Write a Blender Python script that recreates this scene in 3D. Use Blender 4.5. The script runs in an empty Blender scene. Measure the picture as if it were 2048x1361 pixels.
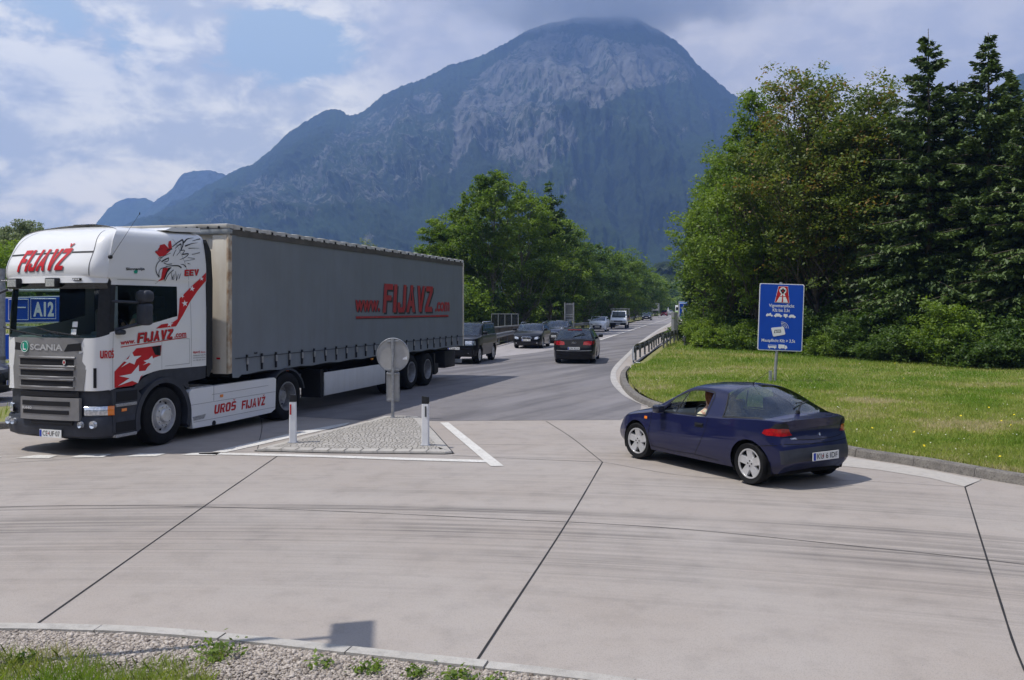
import bpy, bmesh, math, random
import numpy as np
from mathutils import Vector, Matrix
R = math.radians
SC = bpy.context.scene
COL = SC.collection
F, Y0, H = 1800.0, 613.5, 2.42          # camera numbers of the photograph (pixels, pixels, metres)

# ------------------------------------------------------------------ camera
cam = bpy.data.cameras.new('camera'); co = bpy.data.objects.new('camera', cam); COL.objects.link(co)
co.location = (0, 0, H); co.rotation_euler = (R(90), 0, 0)
cam.sensor_width = 36; cam.lens = F / 2048 * 36; cam.shift_y = -(680.5 - Y0) / 2048
cam.clip_start = 0.1; cam.clip_end = 20000
SC.camera = co
# ------------------------------------------------------------------ light
SUN_AZ = math.atan2(-0.25, -0.968)      # direction towards the sun, in the ground plane (from +X)
SUN_EL = R(63.5)
sd = Vector((math.cos(SUN_AZ) * math.cos(SUN_EL), math.sin(SUN_AZ) * math.cos(SUN_EL), math.sin(SUN_EL)))
sl = bpy.data.lights.new('sun', 'SUN'); so = bpy.data.objects.new('sun', sl); COL.objects.link(so)
sl.energy = 5.0; sl.angle = R(0.55); sl.color = (1.0, 0.955, 0.89)
so.rotation_euler = sd.to_track_quat('Z', 'Y').to_euler(); so.location = (-20, -5, 40)
SC.view_settings.view_transform = 'Standard'; SC.view_settings.look = 'None'
SC.view_settings.exposure = 0.24; SC.view_settings.gamma = 1
SC.cycles.volume_bounces = 3; SC.cycles.max_bounces = 12; SC.render.resolution_x = 1024; SC.render.resolution_y = 680

W = bpy.data.worlds.new('World'); SC.world = W; W.use_nodes = True
nt = W.node_tree; N = nt.nodes; Lk = nt.links; N.clear()
def wn(t, **k):
    n = N.new(t)
    for a, b in k.items(): setattr(n, a, b)
    return n
def wmath(op, a, b=None, c=None, clamp=False):
    n = N.new('ShaderNodeMath'); n.operation = op; n.use_clamp = clamp
    for i, x in enumerate((a, b, c)):
        if x is None: continue
        if isinstance(x, (int, float)): n.inputs[i].default_value = x
        else: Lk.new(x, n.inputs[i])
    return n.outputs[0]
def wmix(f, a, b):
    n = N.new('ShaderNodeMix'); n.data_type = 'RGBA'
    for i, x in ((0, f), (6, a), (7, b)):
        if isinstance(x, tuple): n.inputs[i].default_value = (*x, 1)
        elif isinstance(x, (int, float)): n.inputs[i].default_value = x
        else: Lk.new(x, n.inputs[i])
    return n.outputs[2]
def wramp(x, lo, hi):
    n = N.new('ShaderNodeMapRange'); n.interpolation_type = 'SMOOTHSTEP'
    Lk.new(x, n.inputs[0]); n.inputs[1].default_value = lo; n.inputs[2].default_value = hi
    return n.outputs[0]
sky = wn('ShaderNodeTexSky', sky_type='NISHITA', sun_disc=False)
sky.sun_elevation = SUN_EL; sky.sun_rotation = math.atan2(sd.x, sd.y)
sky.air_density = 1.2; sky.dust_density = 2.0; sky.ozone_density = 1.5
tc = wn('ShaderNodeTexCoord')
sep = wn('ShaderNodeSeparateXYZ'); Lk.new(tc.outputs['Generated'], sep.inputs[0])
dx, dy, dz = sep.outputs
az = wmath('ARCTAN2', dx, dy)           # 0 = +Y, grows to the right
el = wmath('ARCSINE', dz)
cv = wn('ShaderNodeCombineXYZ')
Lk.new(az, cv.inputs[0]); Lk.new(wmath('MULTIPLY', el, 1.9), cv.inputs[1]); cv.inputs[2].default_value = 3.7
def wnoise(scale, det, rough, dist=0.0, off=0.0):
    n = N.new('ShaderNodeTexNoise'); n.inputs['Scale'].default_value = scale; n.inputs['Detail'].default_value = det
    n.inputs['Roughness'].default_value = rough; n.inputs['Distortion'].default_value = dist
    v = N.new('ShaderNodeVectorMath'); v.operation = 'ADD'; v.inputs[1].default_value = (off, off * .7, off * .3)
    Lk.new(cv.outputs[0], v.inputs[0]); Lk.new(v.outputs[0], n.inputs['Vector'])
    return n.outputs[0]
big = wnoise(4.0, 10, 0.58, 0.15, 1.3)
det = wnoise(13.0, 10, 0.62, 0.25, 5.1)
soft = wnoise(2.6, 4, 0.5, 0.0, 9.4)
def blob(a0, e0, sa, se):               # soft elliptical region of the sky
    a = wmath('POWER', wmath('DIVIDE', wmath('SUBTRACT', az, a0), sa), 2)
    b = wmath('POWER', wmath('DIVIDE', wmath('SUBTRACT', el, e0), se), 2)
    return wmath('EXPONENT', wmath('MULTIPLY', wmath('ADD', a, b), -1))
gap = wmath('MAXIMUM', blob(-0.235, 0.275, 0.075, 0.045), wmath('MULTIPLY', blob(-0.50, 0.28, 0.13, 0.06), 0.50))
gap = wmath('MAXIMUM', gap, wmath('MULTIPLY', blob(-0.40, 0.255, 0.05, 0.06), 0.5))
cov = wmath('ADD', wmath('MULTIPLY', wmath('SUBTRACT', big, 0.5), 1.5), wmath('MULTIPLY', wmath('SUBTRACT', det, 0.5), 1.5))
cov = wmath('ADD', cov, 0.56)
cov = wmath('SUBTRACT', cov, wmath('MULTIPLY', gap, 0.92))
cov = wramp(cov, -0.12, 0.20)
bill = wmath('ADD', wmath('MULTIPLY', wmath('SUBTRACT', det, 0.5), 1.6), wmath('MULTIPLY', wmath('SUBTRACT', big, 0.5), 1.4))
white = wramp(bill, -0.22, 0.22)
lowgrey = wmath('MULTIPLY', wramp(el, 0.19, 0.06), 0.85)
rightgrey = wmath('MULTIPLY', wramp(az, -0.20, -0.10), 0.75)
cap = blob(0.05, 0.335, 0.24, 0.045)
cl = wmix(white, (0.47, 0.51, 0.62), (0.92, 0.92, 0.91))
cl = wmix(lowgrey, cl, wmix(white, (0.36, 0.43, 0.62), (0.74, 0.73, 0.80)))
cl = wmix(rightgrey, cl, wmix(wramp(wmath('ADD', soft, wmath('MULTIPLY', wmath('SUBTRACT', det, .5), .25)), 0.38, 0.62), (0.40, 0.42, 0.56), (0.68, 0.665, 0.73)))
cl = wmix(wmath('MULTIPLY', cap, 0.55, clamp=True), cl, (0.40, 0.43, 0.57))
sk = N.new('ShaderNodeMix'); sk.data_type = 'RGBA'; sk.blend_type = 'MULTIPLY'; sk.inputs[0].default_value = 1
Lk.new(sky.outputs[0], sk.inputs[6]); sk.inputs[7].default_value = (0.105, 0.105, 0.105, 1)
bluesky = wmix(0.55, sk.outputs[2], (0.46, 0.585, 0.78))
col = wmix(cov, bluesky, cl)
far = N.new('ShaderNodeValToRGB'); Lk.new(wmath('MULTIPLY', el, 1.0), far.inputs[0])      # distant cloud near the horizon is brighter than the cloud overhead
far.color_ramp.elements[0].position = 0.0; far.color_ramp.elements[0].color = (1.24, 1.12, .90, 1)
far.color_ramp.elements[1].position = 0.75; far.color_ramp.elements[1].color = (.34, .385, .47, 1)
e_ = far.color_ramp.elements.new(.16); e_.color = (1.10, 1.01, .82, 1)
e_ = far.color_ramp.elements.new(.34); e_.color = (.86, .80, .67, 1)
sk2 = N.new('ShaderNodeMix'); sk2.data_type = 'RGBA'; sk2.blend_type = 'MULTIPLY'; sk2.inputs[0].default_value = 1
Lk.new(col, sk2.inputs[6]); Lk.new(far.outputs[0], sk2.inputs[7]); col = sk2.outputs[2]
# overhead and behind the camera the same broken cloud, below the horizon a dull ground tone
bg = wn('ShaderNodeBackground'); Lk.new(col, bg.inputs[0]); bg.inputs[1].default_value = 2.0
wo = wn('ShaderNodeOutputWorld'); Lk.new(bg.outputs[0], wo.inputs[0])

# ------------------------------------------------------------------ helpers
def tag(o, label=None, cat=None, group=None, kind=None):
    if label: o['label'] = label
    if cat: o['category'] = cat
    if group: o['group'] = group
    if kind: o['kind'] = kind
    return o
def empty(name, loc=(0, 0, 0), rz=0):
    o = bpy.data.objects.new(name, None); COL.objects.link(o); o.location = loc; o.rotation_euler = (0, 0, rz)
    o.empty_display_size = .2
    return o
def kids(o): return [c for c in bpy.data.objects if c.parent == o]
def copy_tree(o, parent=None):
    c = o.copy(); COL.objects.link(c); c.parent = parent
    for ch in kids(o): copy_tree(ch, c)
    return c

def mat(name, col, rough=0.6, metal=0.0, nscale=None, namp=0.0, bump=0.0, bscale=None, coat=0.0, spec=None, col2=None, det=6):
    m = bpy.data.materials.new(name); m.use_nodes = True
    t = m.node_tree; b = t.nodes['Principled BSDF']
    b.inputs['Base Color'].default_value = (*col, 1); b.inputs['Roughness'].default_value = rough
    b.inputs['Metallic'].default_value = metal
    if coat: b.inputs['Coat Weight'].default_value = coat; b.inputs['Coat Roughness'].default_value = 0.04
    b.inputs['Specular IOR Level'].default_value = spec if spec is not None else .3
    tcn = t.nodes.new('ShaderNodeTexCoord')
    if nscale:
        n = t.nodes.new('ShaderNodeTexNoise'); n.inputs['Scale'].default_value = nscale; n.inputs['Detail'].default_value = det
        n.inputs['Roughness'].default_value = 0.6
        t.links.new(tcn.outputs['Object'], n.inputs['Vector'])
        mr = t.nodes.new('ShaderNodeMapRange'); mr.inputs[1].default_value = 0.32; mr.inputs[2].default_value = 0.68
        t.links.new(n.outputs[0], mr.inputs[0])
        mx = t.nodes.new('ShaderNodeMix'); mx.data_type = 'RGBA'
        c2 = col2 if col2 else tuple(c * (1 - namp) for c in col)
        c1 = col if col2 else tuple(min(1, c * (1 + namp * .5)) for c in col)
        mx.inputs[6].default_value = (*c2, 1); mx.inputs[7].default_value = (*c1, 1)
        t.links.new(mr.outputs[0], mx.inputs[0]); t.links.new(mx.outputs[2], b.inputs['Base Color'])
    if bump:
        n2 = t.nodes.new('ShaderNodeTexNoise'); n2.inputs['Scale'].default_value = bscale or (nscale or 20) * 3; n2.inputs['Detail'].default_value = 5
        t.links.new(tcn.outputs['Object'], n2.inputs['Vector'])
        bp = t.nodes.new('ShaderNodeBump'); bp.inputs['Strength'].default_value = bump; bp.inputs['Distance'].default_value = 0.02
        t.links.new(n2.outputs[0], bp.inputs['Height']); t.links.new(bp.outputs[0], b.inputs['Normal'])
    return m
def glassmat(name, tint=(0.55, 0.62, 0.6), trans=0.6, rough=0.02, f0=.04):
    m = bpy.data.materials.new(name); m.use_nodes = True; t = m.node_tree; t.nodes.clear()
    o = t.nodes.new('ShaderNodeOutputMaterial'); tr = t.nodes.new('ShaderNodeBsdfTransparent')
    gl = t.nodes.new('ShaderNodeBsdfGlossy'); gl.inputs['Roughness'].default_value = rough; gl.inputs[0].default_value = (.9, .95, 1, 1)
    tr.inputs[0].default_value = (*[c * trans for c in tint], 1)
    lw = t.nodes.new('ShaderNodeLayerWeight'); lw.inputs[0].default_value = .5
    pw = t.nodes.new('ShaderNodeMath'); pw.operation = 'POWER'; pw.inputs[1].default_value = 5; t.links.new(lw.outputs['Facing'], pw.inputs[0])
    fr = t.nodes.new('ShaderNodeMath'); fr.operation = 'MULTIPLY_ADD'; fr.inputs[1].default_value = .9; fr.inputs[2].default_value = f0; t.links.new(pw.outputs[0], fr.inputs[0])
    mx = t.nodes.new('ShaderNodeMixShader')
    t.links.new(fr.outputs[0], mx.inputs[0]); t.links.new(tr.outputs[0], mx.inputs[1]); t.links.new(gl.outputs[0], mx.inputs[2])
    t.links.new(mx.outputs[0], o.inputs[0]); return m

class MB:
    def __init__(s): s.v = []; s.f = []; s.m = []; s.X = None
    def add(s, vs, fs, mi=0):
        o = len(s.v)
        if s.X is not None: vs = [tuple(s.X @ Vector(p)) for p in vs]
        s.v += [tuple(map(float, p)) for p in vs]
        for f in fs: s.f.append([o + i for i in f]); s.m.append(mi)
        return s
    def box(s, x0, x1, y0, y1, z0, z1, mi=0, bev=0.0):
        if bev <= 0:
            vs = [(x, y, z) for z in (z0, z1) for y in (y0, y1) for x in (x0, x1)]
            return s.add(vs, [(0, 2, 3, 1), (4, 5, 7, 6), (0, 1, 5, 4), (2, 6, 7, 3), (0, 4, 6, 2), (1, 3, 7, 5)], mi)
        bm = bmesh.new(); bmesh.ops.create_cube(bm, size=1)
        for v in bm.verts:
            v.co = Vector(((x0 + x1) / 2 + v.co.x * (x1 - x0), (y0 + y1) / 2 + v.co.y * (y1 - y0), (z0 + z1) / 2 + v.co.z * (z1 - z0)))
        bmesh.ops.bevel(bm, geom=list(bm.edges) + list(bm.verts), offset=bev, segments=2, profile=0.5, affect='EDGES')
        bm.verts.index_update()
        s.add([tuple(v.co) for v in bm.verts], [[v.index for v in f.verts] for f in bm.faces], mi); bm.free(); return s
    def cyl(s, p0, p1, r0, r1=None, n=12, mi=0, caps=True):
        r1 = r0 if r1 is None else r1
        a, b = Vector(p0), Vector(p1); d = (b - a).normalized()
        u = d.orthogonal().normalized(); w = d.cross(u)
        vs = [a + (u * math.cos(2 * math.pi * k / n) + w * math.sin(2 * math.pi * k / n)) * r0 for k in range(n)]
        vs += [b + (u * math.cos(2 * math.pi * k / n) + w * math.sin(2 * math.pi * k / n)) * r1 for k in range(n)]
        fs = [(k, (k + 1) % n, n + (k + 1) % n, n + k) for k in range(n)]
        if caps: fs += [tuple(range(n - 1, -1, -1)), tuple(range(n, 2 * n))]
        return s.add(vs, fs, mi)
    def tube(s, pts, r, n=8, mi=0):
        rs = r if isinstance(r, (list, tuple)) else [r] * len(pts)
        P = [Vector(p) for p in pts]; vs = []; fs = []
        up = None
        for i, p in enumerate(P):
            d = (P[min(i + 1, len(P) - 1)] - P[max(i - 1, 0)]).normalized()
            u = d.orthogonal().normalized() if up is None else (up - d * up.dot(d)).normalized()
            up = u; w = d.cross(u)
            vs += [p + (u * math.cos(2 * math.pi * k / n) + w * math.sin(2 * math.pi * k / n)) * rs[i] for k in range(n)]
        for i in range(len(P) - 1):
            for k in range(n): fs.append((i * n + k, i * n + (k + 1) % n, (i + 1) * n + (k + 1) % n, (i + 1) * n + k))
        fs += [tuple(range(n - 1, -1, -1)), tuple(range((len(P) - 1) * n, len(P) * n))]
        return s.add(vs, fs, mi)
    def lathe(s, prof, c, ax='y', n=28, mi=0):     # prof: (radius, along-axis)
        vs = []; fs = []
        for (r, a) in prof:
            for k in range(n):
                q = 2 * math.pi * k / n; x, z = r * math.cos(q), r * math.sin(q)
                vs.append((c[0] + x, c[1] + a, c[2] + z) if ax == 'y' else ((c[0] + x, c[1] + z, c[2] + a) if ax == 'z' else (c[0] + a, c[1] + x, c[2] + z)))
        for i in range(len(prof) - 1):
            for k in range(n): fs.append((i * n + k, i * n + (k + 1) % n, (i + 1) * n + (k + 1) % n, (i + 1) * n + k))
        return s.add(vs, fs, mi)
    def prism(s, pts, fn, t0, t1, mi=0):           # 2-D outline mapped by fn(a, b, t)
        n = len(pts)
        vs = [fn(a, b, t0) for a, b in pts] + [fn(a, b, t1) for a, b in pts]
        fs = [tuple(range(n - 1, -1, -1)), tuple(range(n, 2 * n))] + [(k, (k + 1) % n, n + (k + 1) % n, n + k) for k in range(n)]
        return s.add(vs, fs, mi)
    def build(s, name, mats, parent=None, smooth=None, loc=None, recalc=False):
        me = bpy.data.meshes.new(name); me.from_pydata(s.v, [], s.f)
        if not isinstance(mats, (list, tuple)): mats = [mats]
        for m in mats: me.materials.append(m)
        if len(mats) > 1: me.polygons.foreach_set('material_index', s.m)
        me.validate(); 
        if recalc:
            bm = bmesh.new(); bm.from_mesh(me); bmesh.ops.recalc_face_normals(bm, faces=bm.faces); bm.to_mesh(me); bm.free()
        if smooth is not None:
            if smooth >= 179: me.shade_smooth()
            else:
                me.shade_smooth(); me.set_sharp_from_angle(angle=R(smooth))
        o = bpy.data.objects.new(name, me); COL.objects.link(o); o.parent = parent
        if loc: o.location = loc
        return o
def tri_poly(name, pts, z, m, parent=None, kind=None, thick=0.0, smooth=None):
    bm = bmesh.new(); vs = [bm.verts.new((x, y, z)) for x, y in pts]
    f = bm.faces.new(vs)
    if f.normal.z < 0: f.normal_flip()
    bmesh.ops.triangulate(bm, faces=[f])
    me = bpy.data.meshes.new(name); bm.to_mesh(me); bm.free(); me.materials.append(m)
    o = bpy.data.objects.new(name, me); COL.objects.link(o); o.parent = parent
    if kind: o['kind'] = kind
    return o
def G(u, v, z=0.0):                      # a picture position on the ground plane -> world metres
    d = F * (H - z) / (v - Y0); return ((u - 1024) * d / F, d)
def spline(pts, k=6):                    # Catmull-Rom through 2-D or 3-D points
    P = [np.array(p, float) for p in pts]; P = [2 * P[0] - P[1]] + P + [2 * P[-1] - P[-2]]; out = []
    for i in range(1, len(P) - 2):
        for j in range(k):
            t = j / k; a, b, c, d = P[i - 1], P[i], P[i + 1], P[i + 2]
            out.append(.5 * (2 * b + (c - a) * t + (2 * a - 5 * b + 4 * c - d) * t * t + (3 * b - a - 3 * c + d) * t ** 3))
    out.append(P[-2]); return [tuple(p) for p in out]
_fc = {}
def text_geo(s, bold=0.0, shear=0.0, space=1.0):
    key = (s, bold, shear, space)
    if key in _fc: return _fc[key]
    cu = bpy.data.curves.new('txt', 'FONT'); cu.body = s; cu.size = 1; cu.offset = bold; cu.shear = shear; cu.space_character = space
    cu.resolution_u = 3
    o = bpy.data.objects.new('txt', cu); COL.objects.link(o)
    dg = bpy.context.evaluated_depsgraph_get(); me = bpy.data.meshes.new_from_object(o.evaluated_get(dg))
    V = np.array([v.co[:] for v in me.vertices]); fs = [tuple(p.vertices) for p in me.polygons]
    bpy.data.objects.remove(o); bpy.data.curves.remove(cu); bpy.data.meshes.remove(me)
    mn, mx = V.min(0), V.max(0); V = (V - mn) / np.maximum(mx - mn, 1e-6)
    _fc[key] = (V[:, 0], V[:, 1], fs); return _fc[key]
def text_on(mb, s, q, off=(0, 0, 0), mi=0, bold=0.02, shear=0.0, space=1.0):
    """letters filling the 3-D quad q = (bottom-left, bottom-right, top-right, top-left)"""
    a, b, f = text_geo(s, bold, shear, space); q = [np.array(p, float) + np.array(off) for p in q]
    vs = [tuple((q[0] * (1 - x) + q[1] * x) * (1 - y) + (q[3] * (1 - x) + q[2] * x) * y) for x, y in zip(a, b)]
    mb.add(vs, f, mi)

# heavy condensed capitals cut from foil, as on the truck
def _g(ch):
    w, h = .34, .20
    D = {'F': [[(0, 0), (w, 0), (w, 1), (0, 1)], [(w, 1 - h), (1, 1 - h), (1, 1), (w, 1)], [(w, .42), (.88, .42), (.88, .60), (w, .60)]],
         'I': [[(.0, 0), (1, 0), (1, 1), (0, 1)]],
         'J': [[(1 - w, .18), (1, .18), (1, 1), (1 - w, 1)], [(.12, 0), (.86, 0), (1, .18), (0, .18)], [(0, .18), (w * .95, .18), (w * .95, .36), (0, .36)]],
         'A': [[(0, 0), (w * .9, 0), (.42, .30), (.12, .30)][:2] + [(.38, .22), (.10, .22)], [(1 - w * .9, 0), (1, 0), (.90, .22), (.62, .22)], [(.10, .22), (.90, .22), (.80, .42), (.20, .42)], [(.20, .42), (.44, .42), (.47, .75), (.35, .75)], [(.56, .42), (.80, .42), (.65, .75), (.53, .75)], [(.35, .75), (.65, .75), (.66, 1), (.34, 1)]],
         'V': [[(0, 1), (.34, 1), (.52, .32), (.30, .0)][:2] + [(.50, .28), (.27, .28)], [(.66, 1), (1, 1), (.73, .28), (.50, .28)], [(.27, .28), (.73, .28), (.66, 0), (.34, 0)]],
         'Z': [[(.02, 1 - h), (1, 1 - h), (1, 1), (.02, 1)], [(0, 0), (1, 0), (1, h), (0, h)], [(0, h), (.40, h), (1, 1 - h), (.60, 1 - h)]],
         'U': [[(0, .22), (w, .22), (w, 1), (0, 1)], [(1 - w, .22), (1, .22), (1, 1), (1 - w, 1)], [(.16, 0), (.84, 0), (1, .22), (0, .22)]],
         'R': [[(0, 0), (w, 0), (w, 1), (0, 1)], [(w, .82), (.86, .82), (.8, 1), (w, 1)], [(w, .40), (.84, .40), (.84, .56), (w, .56)], [(.66, .56), (1, .56), (1, .86), (.86, .86), (.66, .82)], [(.42, .40), (.62, .0), (1, 0), (.78, .40)]],
         'O': [[(0, .2), (w, .2), (w, .8), (0, .8)], [(1 - w, .2), (1, .2), (1, .8), (1 - w, .8)], [(.18, 0), (.82, 0), (1, .2), (0, .2)], [(0, .8), (1, .8), (.82, 1), (.18, 1)]],
         'S': [[(.16, 0), (.84, 0), (1, .2), (0, .2)], [(1 - w, .2), (1, .2), (1, .42), (1 - w, .42)], [(0, .42), (1, .42), (.9, .6), (0, .6)], [(0, .6), (w, .6), (w, .80), (0, .80)], [(0, .80), (1, .80), (.84, 1), (.16, 1)]],
         'E': [[(0, 0), (w, 0), (w, 1), (0, 1)], [(w, 1 - h), (1, 1 - h), (1, 1), (w, 1)], [(w, .41), (.9, .41), (.9, .59), (w, .59)], [(w, 0), (1, 0), (1, h), (w, h)]]}
    car_ = [[(.22, 1.24), (.40, 1.24), (.5, 1.14), (.5, 1.04)], [(.5, 1.14), (.60, 1.24), (.78, 1.24), (.5, 1.04)]]
    if ch == 'Ž': return D['Z'] + car_
    if ch == 'Š': return D['S'] + car_
    return D[ch]
def block_geo(s, shear=.15, gap=.16):
    vs = []; fs = []; x = 0; wd = {'I': .36, 'V': 1.0, 'A': 1.05}
    for ch in s:
        w_ = wd.get(ch, .92) * .62
        for poly in _g(ch):
            o = len(vs)
            q = [np.array((x + px * w_ + py * shear, py)) for px, py in poly]; n_ = 4
            for i in range(n_ + 1):
                for j in range(n_ + 1):
                    s_, t_ = i / n_, j / n_; vs.append(tuple((q[0] * (1 - s_) + q[1] * s_) * (1 - t_) + (q[3] * (1 - s_) + q[2] * s_) * t_))
            for i in range(n_):
                for j in range(n_): k_ = o + i * (n_ + 1) + j; fs.append((k_, k_ + n_ + 1, k_ + n_ + 2, k_ + 1))
        x += w_ + gap * .45
    L = x - gap * .45 + shear
    return np.array([v[0] / L for v in vs]), np.array([v[1] for v in vs]), fs
_bold = ('FIJAVŽ', 'FIJAVZ', 'UROŠ', 'EEV')
_old_text = text_geo
def text_geo(s, bold=0.0, shear=0.0, space=1.0):
    return block_geo(s, shear) if s in _bold else _old_text(s, bold, shear, space)
# ------------------------------------------------------------------ ground materials
def ground_mat(name, base, dark, warm, scale=0.6, fine=60, spots=0.25, rough=0.85, streak=None, bands=None):
    m = bpy.data.materials.new(name); m.use_nodes = True; t = m.node_tree; b = t.nodes['Principled BSDF']
    b.inputs['Roughness'].default_value = rough; b.inputs['Specular IOR Level'].default_value = 0.3
    tcn = t.nodes.new('ShaderNodeTexCoord')
    def noise(sc, dt=8, vec=None, ro=.6):
        n = t.nodes.new('ShaderNodeTexNoise'); n.inputs['Scale'].default_value = sc; n.inputs['Detail'].default_value = dt; n.inputs['Roughness'].default_value = ro
        t.links.new(vec or tcn.outputs['Object'], n.inputs['Vector']); return n.outputs[0]
    def mr(x, lo, hi, a=0, c=1):
        n = t.nodes.new('ShaderNodeMapRange'); n.interpolation_type = 'SMOOTHSTEP'; t.links.new(x, n.inputs[0])
        for i, q in ((1, lo), (2, hi), (3, a), (4, c)): n.inputs[i].default_value = q
        return n.outputs[0]
    def mix(f, a, c, bt='MIX'):
        n = t.nodes.new('ShaderNodeMix'); n.data_type = 'RGBA'; n.blend_type = bt
        for i, x in ((0, f), (6, a), (7, c)):
            if isinstance(x, tuple): n.inputs[i].default_value = (*x, 1)
            elif isinstance(x, (int, float)): n.inputs[i].default_value = x
            else: t.links.new(x, n.inputs[i])
        return n.outputs[2]
    c = mix(mr(noise(scale), .3, .7), base, warm)
    c = mix(mr(noise(scale * 7, 6), .45, .75, 0, spots), c, dark)
    vo = t.nodes.new('ShaderNodeTexVoronoi'); vo.inputs['Scale'].default_value = fine; t.links.new(tcn.outputs['Object'], vo.inputs['Vector'])
    fn = mr(vo.outputs['Distance'], 0.0, 0.55, 0.80, 1.10)
    hsv = t.nodes.new('ShaderNodeHueSaturation'); t.links.new(c, hsv.inputs['Color']); t.links.new(fn, hsv.inputs['Value'])
    c = hsv.outputs[0]
    c = mix(mr(noise(fine * .45, 3, ro=.7), .68, .74, 0, .55), c, tuple(x * .35 for x in dark))
    if bands:       # long faint wear bands along the driving direction: (angle, strength)
        mp = t.nodes.new('ShaderNodeMapping'); mp.vector_type = 'TEXTURE'; mp.inputs['Rotation'].default_value = (0, 0, bands[0]); mp.inputs['Scale'].default_value = (14, .9, 1); t.links.new(tcn.outputs['Object'], mp.inputs[0])
        c = mix(mr(noise(1.0, 5, mp.outputs[0], .55), .42, .66, 0, bands[1]), c, dark)
        mp = t.nodes.new('ShaderNodeMapping'); mp.vector_type = 'TEXTURE'; mp.inputs['Rotation'].default_value = (0, 0, bands[0] + .12); mp.inputs['Scale'].default_value = (9, 1.6, 1); mp.inputs['Location'].default_value = (31, 7, 0); t.links.new(tcn.outputs['Object'], mp.inputs[0])
        c = mix(mr(noise(1.0, 4, mp.outputs[0], .5), .50, .70, 0, bands[1] * .7), c, tuple(min(1, q * 1.45) for q in base))
    if streak:      # worn tyre tracks on circles about the roundabout centre (cx, cy): list of (radius, halfwidth, amount)
        cx, cy, bands = streak
        sp = t.nodes.new('ShaderNodeSeparateXYZ'); t.links.new(tcn.outputs['Object'], sp.inputs[0])
        def mt(op, a, q=None):
            n = t.nodes.new('ShaderNodeMath'); n.operation = op
            for i, x in enumerate((a, q)):
                if x is None: continue
                if isinstance(x, (int, float)): n.inputs[i].default_value = x
                else: t.links.new(x, n.inputs[i])
            return n.outputs[0]
        X = mt('SUBTRACT', sp.outputs[0], cx); Y = mt('SUBTRACT', sp.outputs[1], cy)
        rad = mt('SQRT', mt('ADD', mt('MULTIPLY', X, X), mt('MULTIPLY', Y, Y))); ang = mt('ARCTAN2', Y, X)
        cb = t.nodes.new('ShaderNodeCombineXYZ'); t.links.new(mt('MULTIPLY', rad, 13.0), cb.inputs[0]); t.links.new(mt('MULTIPLY', ang, 2.6), cb.inputs[1])
        st = mr(noise(1.0, 8, cb.outputs[0], .65), .38, .66)
        cb2 = t.nodes.new('ShaderNodeCombineXYZ'); t.links.new(mt('MULTIPLY', rad, 55.0), cb2.inputs[0]); t.links.new(mt('MULTIPLY', ang, 7), cb2.inputs[1])
        st2 = mr(noise(1.0, 5, cb2.outputs[0], .6), .45, .72)
        tot = None
        for r0, hw, am in bands:
            g = mt('EXPONENT', mt('MULTIPLY', mt('POWER', mt('DIVIDE', mt('SUBTRACT', rad, r0), hw), 2), -1))
            g = mt('MULTIPLY', g, am); tot = g if tot is None else mt('ADD', tot, g)
        patch = mr(noise(.35, 3), .3, .65, .25, 1)
        f = mt('MULTIPLY', mt('MULTIPLY', tot, patch), mt('ADD', mt('MULTIPLY', st, .75), mt('MULTIPLY', st2, .4)))
        c = mix(f, c, dark)
    t.links.new(c, b.inputs['Base Color'])
    bp = t.nodes.new('ShaderNodeBump'); bp.inputs['Strength'].default_value = .35; bp.inputs['Distance'].default_value = .006
    t.links.new(noise(fine * 1.3, 4), bp.inputs['Height']); t.links.new(bp.outputs[0], b.inputs['Normal'])
    return m
M = {}
RC = (-3.6, -14.6)                       # centre of the roundabout the camera stands on
M['concrete'] = ground_mat('concrete_paving', (.308, .278, .252), (.088, .080, .074), (.288, .252, .222), .40, 95, .20, .8,
    (RC[0], RC[1], [(24.5, .75, .95), (23.5, .35, .5), (25.5, .14, 1.2), (22.7, .5, .3), (27.4, .7, .45), (29.4, .9, .45), (26.5, .3, .45), (31.5, 1.0, .4)]))
M['asphalt'] = ground_mat('worn_asphalt', (.150, .142, .147), (.085, .081, .086), (.175, .162, .160), .25, 55, .45, .82, None, (R(62), .75))
M['asphalt_pale'] = ground_mat('pale_asphalt', (.285, .265, .262), (.17, .16, .16), (.26, .24, .238), .25, 50, .3, .85, None, (R(76), .5))
M['kerb'] = ground_mat('kerb_stone', (.375, .355, .325), (.16, .15, .14), (.33, .31, .28), 1.4, 90, .4, .9)
M['granite'] = ground_mat('weathered_granite', (.19, .175, .155), (.035, .032, .03), (.12, .11, .10), 6, 45, .75, .95)
M['gravel_bed'] = ground_mat('gravel_bed', (.24, .21, .185), (.15, .13, .11), (.27, .24, .20), 3, 40, .5, .95)
M['paint'] = ground_mat('road_paint', (.56, .545, .51), (.30, .28, .265), (.49, .47, .43), 2.5, 80, .75, .7)
M['paint_worn'] = ground_mat('worn_edge_line', (.42, .40, .375), (.16, .15, .145), (.33, .31, .29), 3.0, 70, .95, .75)
M['seam'] = mat('bitumen_seam', (.018, .017, .017), .7)
M['soil'] = ground_mat('lawn_soil', (.15, .165, .045), (.09, .11, .025), (.21, .19, .08), .30, 30, .6, .95)
M['forest_floor'] = ground_mat('forest_floor', (.05, .06, .02), (.02, .025, .01), (.07, .06, .03), .5, 20, .5, .95)

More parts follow.
